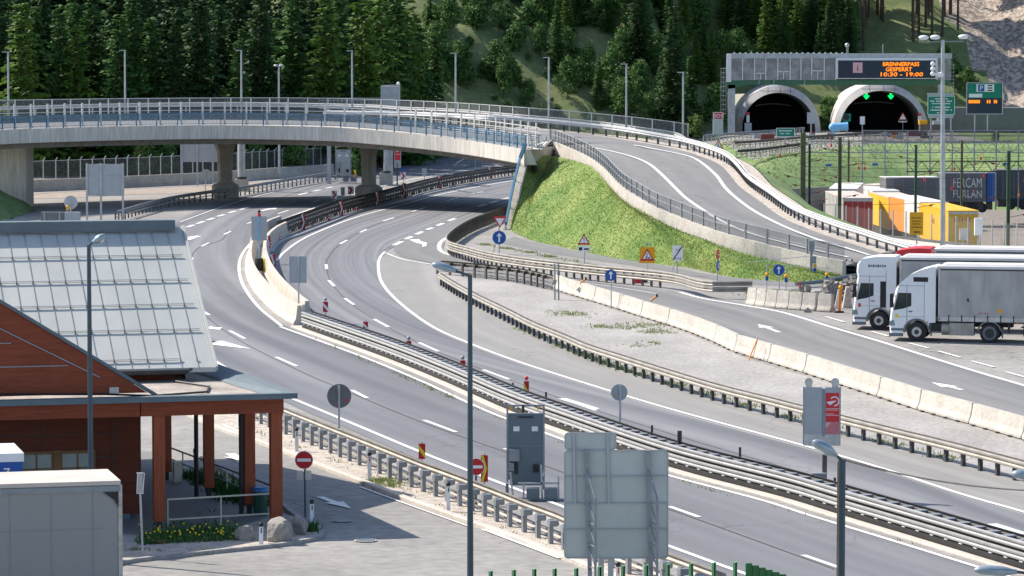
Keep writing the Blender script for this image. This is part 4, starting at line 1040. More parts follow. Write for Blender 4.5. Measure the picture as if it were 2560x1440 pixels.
mb = MB(); lbox(mb, -8.5, -.3, .4, 2.1, .6, 1.1); mb.build('chassis', 'steel_dark', t)

# ---------------------------------------------------------------- articulated lorries on the right
def lorry(loc, rz, label, style, L=13.6):
    t = T('articulated_lorry', label, 'lorry', loc, 'lorries parked on the right'); q = rotm(rz); loc = Vector(loc)
    W = 1.25
    def X(x, y, z): return loc + q @ V(x, y, z)
    def bx(mb, x0, x1, y0, y1, z0, z1, mi=0): mb.prism([X(x0, y0, z0), X(x1, y0, z0), X(x1, y1, z0), X(x0, y1, z0)], (0, 0, z1 - z0), mi)
    def arch(cx, r, n=12): return [(cx + r * math.cos(a), .5 + r * math.sin(a)) for a in [math.pi * i / n for i in range(n + 1)]]
    if style == 'a': pr = [(.0, .42), (-.03, .9), (.0, 1.25), (.06, 1.75), (.3, 2.72), (.5, 2.98), (1.0, 3.42), (1.55, 3.68), (2.2, 3.86), (2.34, 3.84), (2.34, 1.0), (2.02, .98)]
    else: pr = [(.0, .42), (.0, 1.2), (.05, 1.75), (.22, 2.85), (.16, 3.1), (.2, 3.5), (.45, 3.78), (1.2, 3.9), (1.7, 3.92), (2.2, 3.9), (2.3, 3.8), (2.3, 1.0), (2.02, .98)]
    prof = pr + arch(1.38, .63) + [(.72, .42)]
    cabc = 'signal_red' if style == 'c' else 'white_paint'
    bm = MB(); ins = .1
    A_ = [X(x + (ins if x < .35 else 0), -W, z) for x, z in prof]; A2 = [X(x, -W + .16, z) for x, z in prof]; B2 = [X(x, W - .16, z) for x, z in prof]; B_ = [X(x + (ins if x < .35 else 0), W, z) for x, z in prof]
    n = len(prof); bm.add(A_ + A2 + B2 + B_, [tuple(range(n))[::-1]] + [(k * n + i, k * n + (i + 1) % n, (k + 1) * n + (i + 1) % n, (k + 1) * n + i) for k in range(3) for i in range(n)] + [tuple(range(3 * n, 4 * n))])
    cab = bm.build('cab', cabc, t, True)
    # side window + quarter, windscreen
    g = MB()
    for s in (-1, 1):
        y = s * (W + .006); g.add([X(x, y, z) for x, z in ([(.2, 1.6), (.42, 2.5), (1.1, 2.5), (1.1, 1.84), (.72, 1.7)])], [(0, 1, 2, 3, 4)])
    g.build('side_window', 'glass_dark', t)
    g = MB(); g.add([X(.045, -1.1, 1.78), X(.045, 1.1, 1.78), X(.27, 1.02, 2.68), X(.27, -1.02, 2.68)], [(0, 1, 2, 3)]); g.build('windscreen', 'glass_dark', t)
    g = MB()
    for s in (-1, 1): bx(g, .02, .2, s * 1.38 - .08, s * 1.38 + .08, 1.75, 2.45); bx(g, .1, .18, s * 1.2 - .1, s * 1.2 + .1, 2.42, 2.47)
    g.build('mirror', 'black_plastic', t)
    g = MB(); bx(g, -.03, .66, -W - .01, -W + .3, .26, .43); bx(g, -.06, .1, -W + .3, W, .24, .45); bx(g, .06, .7, -W - .02, -W + .02, .56, .68); g.build('bumper', 'panel_blue_grey', t)
    g = MB(); bx(g, -.06, -.02, -.8, .8, .6, 1.5); g.build('grille', 'black_plastic', t)
    g = MB()
    ar = [(1.38 + r_ * math.cos(a), .5 + r_ * math.sin(a)) for r_ in (.70,) for a in [math.pi * i / 14 for i in range(15)]]
    ar2 = [(1.38 + .6 * math.cos(a), .5 + .6 * math.sin(a)) for a in [math.pi * i / 14 for i in range(15)]][::-1]
    for i in range(14): g.add([X(ar[i][0], -W - .03, ar[i][1]), X(ar[i + 1][0], -W - .03, ar[i + 1][1]), X(ar2[13 - i][0], -W - .03, ar2[13 - i][1]), X(ar2[14 - i][0], -W - .03, ar2[14 - i][1])], [(0, 1, 2, 3)])
    for i in range(1, 13):
        am = [math.pi * k_ / 14 for k_ in (i, i + 1)]; g.add([X(5.1 + r_ * math.cos(a), -W - .02, .5 + r_ * math.sin(a)) for a, r_ in ((am[0], .56), (am[0], .64), (am[1], .64), (am[1], .56))], [(0, 1, 2, 3)])
    g.build('wheel_arch', 'sign_dark', t)
    g = MB(); bx(g, 1.2, 1.95, -W - .008, -W, 3.08, 3.32) if style == 'a' else bx(g, 1.45, 1.75, -W - .01, -W, 1.2, 2.6); g.build('side_vent', 'black_plastic', t)
    g = MB()
    bx(g, .86, .885, -W - .006, -W, 1.0, 2.9); bx(g, 1.75, 1.77, -W - .006, -W, 1.05, 3.2); bx(g, .25, 1.75, -W - .006, -W, 2.86, 2.88); bx(g, .95, 1.16, -W - .02, -W, 1.52, 1.58); bx(g, .3, 1.76, -W - .006, -W, 1.28, 1.295)
    g.build('door_seam', 'sign_dark', t)
    g = MB(); bx(g, .28, .42, -W - .009, -W, 1.22, 1.42); g.build('badge', 'yellow' if style == 'a' else 'signal_red', t)
    g = MB(); g.prism([X(-.05, -1.26, .82), X(.28, -1.262, .82), X(.2, -1.262, 1.1), X(-.03, -1.26, 1.04)], q @ V(0, .25, 0)); g.build('headlight', 'window_glass', t)
    g = MB(); bx(g, 1.86, 2.25, -1.1, 1.1, 1.1, 3.5); pass
    g = MB(); bx(g, 1.9, 1.98, -1.262, -1.25, .98, 1.06); bx(g, 6.5, 6.58, -1.31, -1.3, .98, 1.06); g.build('side_marker', 'orange', t)
    g = MB(); g.cyl(X(2.36, -1.0, 1.3), X(2.36, -1.0, 3.3), .09, n=10); g.build('exhaust_stack', 'steel_dark', t)
    # chassis, tank, axle
    g = MB(); bx(g, 2.0, 6.2, -.45, .45, .75, 1.02); bx(g, 2.1, 2.8, -1.1, 1.1, .55, .95); g.build('chassis', 'black_plastic', t)
    g = MB(); g.cyl(X(2.65, -.95, .68), X(3.05, -.95, .68), .33, n=14); bx(g, 3.05, 4.3, -1.22, -.62, .36, 1.0); g.build('fuel_tank', 'tank_dirty', t, True)
    def wheel(x, y, hub='alu', dual=False):
        w_ = MB(); d = .3 if not dual else .55; s = 1 if y > 0 else -1
        w_.cyl(X(x, y - s * d, .5), X(x, y, .5), .5, .5, n=28); o = w_.build('wheel', 'tyre', t, True)
        h_ = MB()
        if dual: h_.cyl(X(x, y, .5), X(x, y + s * .004, .5), .36, n=20, mi=0); h_.cyl(X(x, y, .5), X(x, y + s * .012, .5), .27, .2, n=20, mi=1)
        else: h_.cyl(X(x, y, .5), X(x, y + s * .05, .5), .27, .24, n=20, mi=0); h_.cyl(X(x, y + s * .05, .5), X(x, y + s * .08, .5), .13, .1, n=14, mi=1)
        h_.build('rim', [hub, 'steel_dark'], o, True)
    for s in (-1, 1): wheel(1.38, s * 1.2, 'alu'); wheel(5.1, s * 1.2, 'sign_dark' , True)
    g = MB()
    for s in (-1,):
        n_ = 12
        for i in range(n_):
            a0_ = math.pi * (i + .2) / n_ ; a1_ = math.pi * (i + 1.2) / n_
            g.add([X(5.1 + .62 * math.cos(a), y, .5 + .62 * math.sin(a)) for a, y in ((a0_, -1.24), (a1_, -1.24), (a1_, -.7), (a0_, -.7))], [(0, 1, 2, 3)])
        bx(g, 5.72, 5.76, -1.24, -.7, .25, .75); bx(g, 2.08, 2.12, -1.22, -.8, .3, .95)
    g.build('mudguard', 'panel_blue_grey', t)
    # trailer
    x0 = 2.5; x1 = x0 + L
    g = MB(); bx(g, x0, x1, -1.27, 1.27, 1.28, 3.78); tarp = g.build('curtain_side', 'tarp_grey' if style != 'c' else 'tarp_white', t)
    g = MB(); g.prism([X(x0 - .05, -1.3, 3.8), X(x1, -1.3, 3.8), X(x1, -1.1, 4.0), X(x0 + .4, -1.1, 4.02), X(x0 - .05, -.9, 3.92)], q @ V(0, .01, 0))
    g.add([X(x0 - .05, -1.3, 3.78), X(x1, -1.3, 3.78), X(x1, 1.3, 3.78), X(x0 - .05, 1.3, 3.78), X(x0 - .05, -1.3, 3.9), X(x1, -1.3, 3.95), X(x1, 1.3, 3.95), X(x0 - .05, 1.3, 3.9), X(x0 + .3, -.3, 4.02), X(x1, -.3, 4.05), X(x1, .3, 4.05), X(x0 + .3, .3, 4.02)],
          [(0, 1, 5, 4), (3, 7, 6, 2), (4, 5, 9, 8), (8, 9, 10, 11), (11, 10, 6, 7), (0, 4, 8, 11, 7, 3), (1, 2, 6, 10, 9, 5)]); g.build('roof', 'tarp_white', t)
    g = MB(); bx(g, x0, x1, -1.285, -1.272, 3.70, 3.77); g.build('roof_rail', 'steel_dark', t)
    g = MB(); bx(g, x0 - .02, x0 + .08, -1.3, -1.22, 1.1, 3.8); bx(g, x0, x1, -1.3, -1.2, 1.08, 1.3); g.build('side_frame', 'alu', t)
    g = MB()
    k = x0 + .5
    while k < x1: bx(g, k, k + .05, -1.315, -1.3, 1.02, 1.42); g.cyl(X(k + .02, -1.32, 1.1), X(k + .14, -1.32, 1.02), .025, n=5); k += .66
    g.build('tension_strap', 'steel_dark', t)
    g = MB()
    k = x0 + .33
    while k < x1: bx(g, k, k + .008, -1.274, -1.27, 1.4, 3.7); k += .66
    g.build('curtain_fold', 'tarp_fold', t)  # slightly darker thin strips along the curtain folds
    g = MB(); bx(g, x0 + .2, x1 - .2, -.5, .5, .95, 1.27); bx(g, x0 + 4.3, x0 + 4.45, -1.0, -.8, .35, 1.1); bx(g, x0 + 3.5, x0 + 3.62, -1.0, -.85, .5, 1.1); bx(g, x0 + 4.2, x0 + 8.5, -1.2, -1.14, .5, .58); bx(g, x0 + 4.2, x0 + 8.5, -1.2, -1.14, .8, .88); g.build('trailer_chassis', 'steel_dark', t)
    for k in (9.2, 10.5, 11.8):
        for s in (-1, 1): wheel(x0 + k, s * 1.2, 'alu', True)
    return t, X
A15 = R(-13)
c1 = P(2224, 853); tr1, X1 = lorry(c1 + rotm(A15) @ V(0, 1.25, 0), A15, 'front white lorry with a light grey curtain-side trailer, nearest to the slip road', 'a')
c2 = P(2132, 824); tr2, X2 = lorry(c2 + rotm(A15) @ V(0, 1.25, 0), A15, 'second white lorry, with the tall flat-topped cab, partly behind the front one', 'b')
c3 = P(2196, 796); tr3, X3 = lorry(c3 + rotm(A15) @ V(.6, 1.25, 0), A15, 'lorry with a red cab roof and white trailer behind the two white lorries', 'c')
mb = MB(); put_text(mb, 'KAMIONLINE', X2(1.2, -1.27, 3.42), .15, rotm(A15) @ V(1, 0, 0)) if False else None
mb = MB()
for k, w_ in enumerate((.1, .06, .09, .07, .1, .08, .06, .1)): mb.box(X2(.85 + k * .12, -1.262, 3.42), (w_, .01, .1 if k % 2 else .14), A15)
mb.build('lettering', 'panel_blue_grey', tr2)
mb = MB()
for k, w_ in enumerate((.1, .06, .09, .07)): mb.box(X1(4.6 + k * .14, -1.276, 1.52), (w_, .01, .05), A15)
mb.build('lettering', 'tarp_red', tr1)
# stain and sticker on the first curtain
mb = MB(); mb.add([X1(3.9, -1.275, 2.2), X1(4.0, -1.275, 2.32), X1(4.08, -1.275, 2.18), X1(4.02, -1.275, 2.05)], [(0, 1, 2, 3)]); mb.build('tarp_patch', 'tarp_dark', tr1)
mb = MB(); mb.box(X1(5.6, -1.277, 1.66), (.2, .01, .2), A15); mb.build('sticker', 'orange_sign', tr1)
# ---------------------------------------------------------------- lamp posts
def luminaire(t, c, d, L=.6, wd=.16, m='lamp_head'):
    """teardrop head from c along unit d"""
    d = Vector(d).normalized(); x = d; z = V(0, 0, 1); y = z.cross(x).normalized(); z = x.cross(y); q = Matrix((x, y, z)).transposed()
    mb = MB(); mb.sphere(c + d * L * .55, 1, 0, 16, 10, (L * .5, wd, wd * .8), q); mb.cyl(c, c + d * L * .2, .05, .08, n=10)
    h_ = mb.build('lamp_head', m, t, True)
    g = MB(); g.sphere(c + d * L * .6 - z * .03, 1, 0, 12, 8, (L * .33, wd * .8, wd * .72), q); g.build('lens', 'white_plastic', h_, True)
def lamp(px, ytop, Y, lab, arm, L=.6, wd=.15, r0=.09, r1=.06, name='street_lamp', m='lamp_pole', group=None, base_z=0.0):
    tp = PD(px, ytop, Y); b = V(tp.x, tp.y, base_z); t = T(name, lab, 'street lamp', b, group)
    mb = MB(); mb.cyl(b, b + V(0, 0, 1.2), r0 * 1.35, r0 * 1.3, n=14); mb.cyl(b + V(0, 0, 1.2), tp, r0, r1, n=14); mb.build('pole', m, t, True)
    mb = MB(); e = tp + Vector(arm); mb.bar(tp + V(0, 0, -.03), e, .07, .06); mb.build('arm', m, t)
    luminaire(t, e, Vector(arm) + V(0, 0, .0), L, wd)
    return t, tp
lamp(222, 612, 107.5, 'slim grey street lamp rising behind the grey trailer in front of the pale metal roof', (.12, .02, .07), .42)
t, tp = lamp(1175, 687, 88, 'tall dark teal street lamp with a flat blue-grey head, in the middle of the picture', (-.35, 0, .1), .58, .13, .085, .055)
t, tpc = lamp(2105, 1148, 82, 'dark street lamp with a big pale teardrop head and a cable tied to its top', (-.13, -.05, .085), .68, .17, .085, .085)
mb = MB(); mb.tube([tpc + V(-.1, -.05, -.05), tpc + V(-.11, -.05, -6)], .013, 6); mb.build('conduit', 'door_frame', t)
e = PD(2620, 1228, 82); cb = [tpc.lerp(e, k / 14) - V(0, 0, .35 * 4 * (k / 14) * (1 - k / 14) * .45) for k in range(15)]
mb = MB(); mb.tube(cb, .02, 6); mb.tube(cb[:4], .032, 6); tag(mb.build('power_cable', 'dirt'), 'cable strung from the teardrop lamp to the right edge', 'cable')
lamp(2640, 1195, 82, 'street lamp at the right edge, only the tip of its head in view', (-.5, 0, .05), .5)
lamp(2588, 1432, 78, 'street lamp cut by the bottom right corner, only its rounded head in view', (-.4, 0, .02), .9)
def bridge_lamp(px, yt, lab, Y=None):
    i = min(range(len(FTOP)), key=lambda k: abs(FTOP[k].x / FTOP[k].y * F + 1280 - px)); p = FTOP[i]; Yy = Y or p.y + .4
    tp = PD(px, yt, Yy); b = V(tp.x, tp.y, p.z - 2.1)
    t = T('street_lamp', lab, 'street lamp', b, 'slim lamps along the overpass'); mb = MB(); mb.cyl(b, tp, .1, .075, n=10); mb.build('pole', 'galv', t, True)
    mb = MB(); mb.box(tp + V(-.22, 0, 0), (.62, .25, .07)); mb.build('lamp_head', 'galv', t)
for k, (px, yt) in enumerate([(20, 130), (312, 126), (603, 126), (880, 127), (1139, 133), (1372, 144), (1566, 160), (1708, 181)]):
    bridge_lamp(px, yt, '%s slim lamp from the left in the row along the overpass fence' % ORD[k])
tp = PD(697, 164, 385); b = V(tp.x, tp.y, 0); t = T('street_lamp', 'double-headed lamp standing beyond the overpass in front of the dark spruces', 'street lamp', b)
mb = MB(); mb.cyl(b, tp, .13, .09, n=10); mb.build('pole', 'galv', t, True)
for s in (-1, 1):
    mb = MB(); mb.sphere(tp + V(s * .28, 0, 0), 1, 0, 12, 8, (.27, .22, .13)); mb.build('lamp_head', 'galv', t, True)
b = P(2357, 624, .3); tp = PD(2357, 100, b.y); t = T('floodlight_mast', 'tall grey floodlight mast with three white floodlights on a crossbar', 'floodlight mast', b)
mb = MB(); mb.cyl(b, tp, .19, .13, n=16); mb.build('pole', 'galv', t, True)
mb = MB(); mb.bar(PD(2298, 105, b.y), PD(2410, 103, b.y), .07); mb.build('crossbar', 'steel_grey', t)
for px, py in ((2309, 94), (2338, 93), (2408, 92)):
    c = PD(px, py, b.y); mb = MB(); mb.sphere(c, 1, 0, 12, 8, (.36, .3, .17)); mb.box(c + V(0, 0, -.12), (.5, .4, .05)); mb.build('floodlight', 'white_paint', t, True)
c = PD(2332, 172, b.y); t = T('camera_unit', 'white camera cluster on an arm of the floodlight mast', 'camera', c)
mb = MB()
for dz in (.35, .0, -.35): mb.sphere(c + V(0, 0, dz), .17)
mb.bar(c + V(.1, 0, -.4), PD(2353, 187, b.y), .12); mb.cyl(PD(2346, 187, b.y), PD(2358, 187, b.y), .18, n=10); mb.build('camera_body', 'white_plastic', t, True)

# ---------------------------------------------------------------- signs
def post(t, b, h_, r=.035, m='galv', lean=None):
    mb = MB(); mb.cyl(b, b + V(0, 0, h_), r, n=8); mb.build('post', m, t, True)
    if lean: mb = MB(); mb.cyl(b + V(0, 0, h_ * .72), b + V(lean, .2, 0), r * .8, n=6); mb.build('strut', m, t)
def panel(t, nm, c, w_, h_, m, th=.03, parent=None, dy=0):
    mb = MB(); mb.box(c + V(0, dy, 0), (w_, th, h_)); return mb.build(nm, m, parent or t)
FWD = V(0, -1, 0)
def sz(n, Y): return n * Y / F
def round_back(px, py, rpx, bx, by, lab, m='sign_back', grp=None, sticker=None):
    b = P(bx, by); c = PD(px, py, b.y); r = sz(rpx, b.y)
    t = T('road_sign', lab, 'road sign', b, grp); post(t, b + V(0, -.05, 0), c.z + r * .9, .045)
    mb = MB(); mb.disc(c, r, FWD, .02, 32); mb.build('sign_plate', m, t)
    if sticker: mb = MB(); mb.box(c + V(sticker[0] * r, -.015, sticker[1] * r), (r * .25, .004, r * .2)); mb.build('sticker', sticker[2], t)
    return t
round_back(848, 990, 30.5, 848, 1122, 'large round dark grey sign back beside the post row of the lower guard rail', 'sign_dark', None, (.62, -.35, 'signal_red'))
round_back(1548, 981, 21, 1550, 1095, 'round grey sign back standing in the steel median barrier', 'sign_back', None, (-.5, -.4, 'orange_sign'))
round_back(515, 437, 14, 514, 480, 'round pale sign back left of the left bridge pier', 'sign_back')
round_back(177, 506, 17, 177, 572, 'round pale sign back above the station roof ridge', 'galv')
def double_back(px, py, w_, h_, bx, by, lab, blue=False, m='sign_back', two=True):
    b = P(bx, by); c = PD(px, py, b.y); W = sz(w_, b.y); Hh = sz(h_, b.y); t = T('road_sign', lab, 'road sign', b)
    post(t, b + V(0, -.06, 0), c.z + Hh / 2, .045, 'galv' if not blue else 'skyblue')
    if two:
        for s in (-1, 1): panel(t, 'sign_plate', c + V(s * W * .255, 0, 0), W * .47, Hh, m)
        mb = MB()
        for s in (-1, 1):
            for e_ in (.02, .48): mb.box(c + V(s * W * e_, -.03, 0), (.025, .03, Hh))
        mb.build('edge_frame', 'galv', t)
    else: panel(t, 'sign_plate', c, W, Hh, m)
    return t, c, W, Hh
double_back(745, 674, 44, 67, 747, 806, 'grey double sign back on a post at the lower end of the cream barrier')
t, c, W, Hh = double_back(648, 571, 39, 60, 648, 660, 'grey double sign back with a red lamp on top, inside the split cream barrier', True)
mb = MB(); mb.cyl(c + V(0, 0, Hh / 2), c + V(0, 0, Hh / 2 + .22), .12, n=10); mb.build('lamp', 'signal_red', t, True); mb = MB(); mb.sphere(c + V(0, 0, Hh / 2 + .34), .11); mb.build('lamp_cap', 'black_plastic', t, True)
mb = MB(); b = P(649, 690); mb.box(b + V(0, 0, .75), (.45, .5, .8), R(20)); mb.box(b + V(.26, -.1, .7), (.08, .55, .9), R(20), 1); tag(mb.build('battery_case', ['black_plastic', 'yellow']), 'black and yellow case in the gap of the split cream barrier', 'case')
# no-entry
def no_entry(px, py, r, bx, by, lab, plates=False):
    b = P(bx, by); c = PD(px, py, b.y); rr = sz(r, b.y); t = T('no_entry_sign', lab, 'road sign', b); post(t, b + V(0, .05, 0), c.z + rr, .035, 'lamp_pole')
    mb = MB(); mb.disc(c, rr, FWD, .02, 32); o = mb.build('sign_plate', 'white_plastic', t)
    mb = MB(); mb.disc(c + V(0, -.013, 0), rr * .94, FWD, .006, 32); mb.build('red_face', 'red', o)
    mb = MB(); mb.box(c + V(0, -.02, 0), (rr * 1.5, .006, rr * .34)); mb.build('white_bar', 'white_plastic', o)
    if plates:
        for s in (-1, 1): panel(t, 'lower_plate', c + V(s * .14, 0, -rr - .2), .2, .3, 'alu', .02)
no_entry(760, 1150, 23, 763, 1302, 'red no-entry sign with small crumpled plates below, beside the canopy corner', True)
no_entry(1190, 1167, 22, 1190, 1262, 'red no-entry sign half hidden behind the tall dark lamp pole')
# mandatory arrow
def up_arrow(mb, c, r, mi=0, y=-.03, flip=1):
    mb.box(c + V(0, y, -r * .12), (r * .24, .006, r * 1.1), mi=mi); mb.add([c + V(-r * .42, y, r * .2), c + V(r * .42, y, r * .2), c + V(0, y, r * .72)], [(0, 1, 2)], mi)
def blue_round(px, py, r, bx, by, lab, extra=None, lean=None):
    b = P(bx, by); c = PD(px, py, b.y); rr = sz(r, b.y); t = T('road_sign', lab, 'road sign', b)
    top = c.z + rr
    mb = MB(); mb.disc(c, rr, FWD, .02, 32); o = mb.build('sign_plate', 'blue_sign', t); mb = MB(); up_arrow(mb, c, rr); mb.build('white_arrow', 'white_plastic', o)
    if extra:
        k = PD(extra[0], extra[1], b.y); s = sz(extra[2], b.y); tri = lambda q, y: [k + V(-q, y, q * .82), k + V(q, y, q * .82), k + V(0, y, -q * .88)]
        mb = MB(); mb.prism(tri(s, -.01), (0, .02, 0)); o2 = mb.build('yield_plate', 'signal_red', t); mb = MB(); mb.add(tri(s * .66, -.014), [(0, 1, 2)]); mb.build('white_face', 'white_plastic', o2); top = k.z + s * .8
    post(t, b + V(0, .05, 0), top, .035, 'galv', lean)
blue_round(1248, 594, 17, 1248, 636, 'round blue straight-ahead sign under a yield triangle at the foot of the green slope', (1250, 555, 17), -.45)
blue_round(1527, 688, 14.5, 1528, 773, 'round blue straight-ahead sign in front of the long white barrier row')
blue_round(1947, 675, 14, 1948, 722, 'round blue straight-ahead sign among lamps and poles before the rubble')
# red bordered triangles
def tri_sign(px, py, s, bx, by, lab, board=None, sub=None, ztop=0, sym='works', z=0):
    b = P(bx, by, z); c = PD(px, py, b.y); q = sz(s, b.y); t = T('warning_sign', lab, 'road sign', b)
    post(t, b + V(0, .05, 0), c.z - b.z + q * .7, .035, 'galv')
    if board: bw = sz(board, b.y); panel(t, 'backing_board', c + V(0, .02, 0), bw, bw * 1.02, 'orange_sign')
    f = lambda k, y: [c + V(-q * k, y, -q * .8 * k), c + V(q * k, y, -q * .8 * k), c + V(0, y, q * .95 * k)]
    mb = MB(); mb.prism(f(1, -.01), (0, .015, 0)); o = mb.build('sign_plate', 'red', t); mb = MB(); mb.add(f(.66, -.016), [(0, 1, 2)]); mb.build('white_face', 'white_plastic', o)
    mb = MB()
    if sym == 'works':
        mb.box(c + V(-.02, -.02, -q * .05), (q * .13, .004, q * .5)); mb.disc(c + V(.0, -.02, q * .3), q * .07, FWD, .004, 10); mb.box(c + V(q * .05, -.02, -q * .42), (q * .75, .004, q * .09)); mb.box(c + V(q * .3, -.02, -q * .34), (q * .22, .004, q * .16)); mb.box(c + V(-q * .12, -.021, -q * .3), (q * .1, .004, q * .3), 0, 0, (R(25), 'Y'))
    else: mb.box(c + V(0, -.02, q * .1), (q * .11, .004, q * .55)); mb.box(c + V(0, -.02, -q * .38), (q * .11, .004, q * .1))
    mb.build('symbol', 'black_plastic', o)
    if sub:
        k = PD(sub[0], sub[1], b.y); o = panel(t, 'lower_plate', k, sz(sub[2], b.y), sz(sub[3], b.y), 'white_plastic', .02)
        mb = MB(); w_ = sz(sub[2], b.y); hh = sz(sub[3], b.y); mb.box(k + V(-w_ * .28, -.014, 0), (w_ * .28, .004, hh * .55)); mb.box(k + V(w_ * .2, -.014, -hh * .05), (w_ * .42, .004, hh * .3)); mb.build('lettering', 'black_plastic', o)
    return t, c, b, q
tri_sign(1460, 599, 16, 1461, 661, 'red-bordered exclamation triangle over a white plate at the edge of the green slope', None, (1460, 622, 31, 14), sym='ex')
t, c, b, q = tri_sign(1618, 638, 17.5, 1619, 693, 'roadworks triangle on an orange board with a small lamp on top', 39)
mb = MB(); mb.disc(c + V(0, 0, q * 1.55), .1, FWD, .08, 14); mb.build('warning_lamp', 'tarp_grey', t)
mb = MB(); mb.box(P(1598, 708) + V(0, 0, .12), (.55, .3, .25)); mb.build('foot_block', 'signal_red', t); mb = MB(); mb.box(P(1612, 706) + V(0, 0, .15), (.35, .3, .3)); mb.build('foot_block', 'black_plastic', t)
b = P(1693, 690); c = PD(1694, 633, b.y); t = T('road_sign', 'white rectangular sign crossed by a black diagonal bar on the green slope edge', 'road sign', b); post(t, b + V(0, .05, 0), c.z + .3, .035, 'galv', -.45)
w_, hh = sz(26, b.y), sz(38, b.y); o = panel(t, 'sign_plate', c, w_, hh, 'white_plastic')
mb = MB(); mb.bar(c + V(-w_ * .48, -.03, -hh * .47), c + V(w_ * .46, -.03, hh * .46), .004, .065); put_text(mb, '3,5', c + V(0, -.02, hh * .22), hh * .16); put_text(mb, 'ZONE', c + V(w_ * .05, -.02, -hh * .36), hh * .12); mb.build('lettering', 'black_plastic', o)
b = P(1793, 708); t = T('road_sign', 'narrow pole with a red and a blue round sign turned almost edge-on', 'road sign', b); post(t, b, 2.1, .045)
for py, m_ in ((636, 'signal_red'), (664, 'blue_sign')):
    c = PD(1793, py, b.y); mb = MB(); d = V(.93, -.36, 0); mb.disc(c + d * .05, .33, d, .02, 28); o = mb.build('sign_plate', m_, t); mb = MB(); mb.box(c + d * .065, (.1, .1, .3 if m_ != 'signal_red' else .1), R(-21)); mb.build('symbol', 'white_plastic', o)
# delineators
def delineator(px, by, hpx, lab, refl='black_plastic'):
    b = P(px, by); hh = sz(hpx, b.y); t = T('delineator_post', lab, 'delineator', b, 'white marker posts at the road edge')
    mb = MB(); w_ = .062
    mb.prism([b + V(-w_, -.05, 0), b + V(w_, -.05, 0), b + V(w_, .05, 0), b + V(-w_, .05, 0)], (0, 0, hh - .12)); mb.build('body', 'white_paint', t)
    mb = MB(); mb.cyl(b + V(0, 0, hh - .13), b + V(0, 0, hh - .03), .075, .07, n=12); mb.sphere(b + V(0, 0, hh - .04), .07, 0, 10, 6, (1, 1, .7)); mb.build('cap', 'black_plastic', t, True)
    mb = MB(); mb.box(b + V(.01, -.054, hh - .25), (.035, .006, .16)); mb.build('reflector', refl, t)
delineator(742, 1130, 62, 'white marker post just above the no-entry sign plate')
delineator(924, 1201, 72, 'white marker post with a red reflector beside the lower guard rail', 'signal_red')
delineator(1121, 1281, 77, 'white marker post with a dark reflector, left of the tall dark lamp pole')
delineator(488, 1186, 66, 'white marker post seen between the canopy columns beyond the plants')
delineator(780, 1325, 77, 'white marker post on the kerb tip right of the whitish boulder')
delineator(653, 1367, 62, 'white marker post on the kerb between the boulders')
delineator(1545, 1470, 66, 'white marker post below the large sign back, red reflector', 'signal_red')
mb = MB(); b = P(598, 1068); mb.cyl(b, b + V(0, 0, .85), .07, n=10); tag(mb.build('marker_post', 'white_paint'), 'plain white post glimpsed between the canopy columns at the guard rail end', 'post')
# striped marker boards
def striped(px, py, w_, hh_, bx, by, lab, cols, style, group=None, name='marker_board', cap=None):
    b = P(bx, by); c = PD(px, py, b.y); W = sz(w_, b.y); Hh = sz(hh_, b.y); t = T(name, lab, 'marker board', b, group)
    mb = MB(); mb.cyl(b, V(b.x, b.y, c.z + Hh / 2 + .06), .03, n=8); mb.build('post', 'galv', t)
    mb = MB(); mb.box(c + V(0, -.03, 0), (W, .03, Hh)); o = mb.build('board', cols[0], t)
    s = MB(); y = -.05
    if style == 'diag':
        s.add([c + V(-W / 2, y, Hh * .42), c + V(-W / 2, y, Hh * .12), c + V(W / 2, y, -Hh * .48), c + V(W / 2, y, -Hh * .12)], [(0, 1, 2, 3)])
    elif style == 'chev':
        s.add([c + V(-W * .5, y, Hh * .48), c + V(-W * .12, y, Hh * .48), c + V(W * .38, y, 0), c + V(-W * .0, y, 0)], [(0, 3, 2, 1)]); s.add([c + V(-W * .0, y, 0), c + V(W * .38, y, 0), c + V(-W * .12, y, -Hh * .48), c + V(-W * .5, y, -Hh * .48)], [(0, 3, 2, 1)])
    elif style == 'half':
        s.add([c + V(-W / 2, y, Hh / 2 * .7), c + V(-W / 2, y, -Hh / 2), c + V(W * .35, y, -Hh / 2)], [(0, 1, 2)])
    s.build('stripe', cols[1], o)
    if cap:
        m2 = MB(); m2.sphere(V(b.x, b.y - .03, c.z + Hh / 2 + .14), .09); m2.build('lamp', cap, t, True)
striped(1055, 1128, 17, 39, 1055, 1178, 'red board with one yellow diagonal stripe beyond the lower guard rail', ('red', 'yellow'), 'diag')
striped(1211, 1171, 18, 67, 1211, 1238, 'tall red board with a yellow chevron right of the half-hidden no-entry sign', ('red', 'yellow'), 'chev')
striped(814, 767, 13, 26, 814, 806, 'red and white marker board behind the start of the steel median, grey lamp on top', ('red', 'white_plastic'), 'diag', 'marker boards on the median', cap='steel_grey')
striped(914, 816, 13, 24, 914, 850, 'second marker board along the steel median, all red with a pale stripe', ('red', 'white_plastic'), 'diag', 'marker boards on the median')
striped(1022, 864, 13, 24, 1022, 893, 'third marker board along the steel median, red and yellow with grey lamp', ('red', 'yellow'), 'half', 'marker boards on the median', cap='steel_grey')
striped(1157, 913, 13, 24, 1157, 943, 'fourth marker board along the steel median, left of the tall dark lamp pole', ('red', 'yellow'), 'half', 'marker boards on the median', cap='steel_grey')
striped(1316, 965, 13, 24, 1316, 994, 'fifth marker board along the steel median, with a red lamp on top', ('red', 'yellow'), 'half', 'marker boards on the median', cap='signal_red')
striped(836, 487, 14, 20, 836, 510, 'left one of two square red and white chevron boards beside the far median', ('white_plastic', 'red'), 'chev', 'square chevron boards')
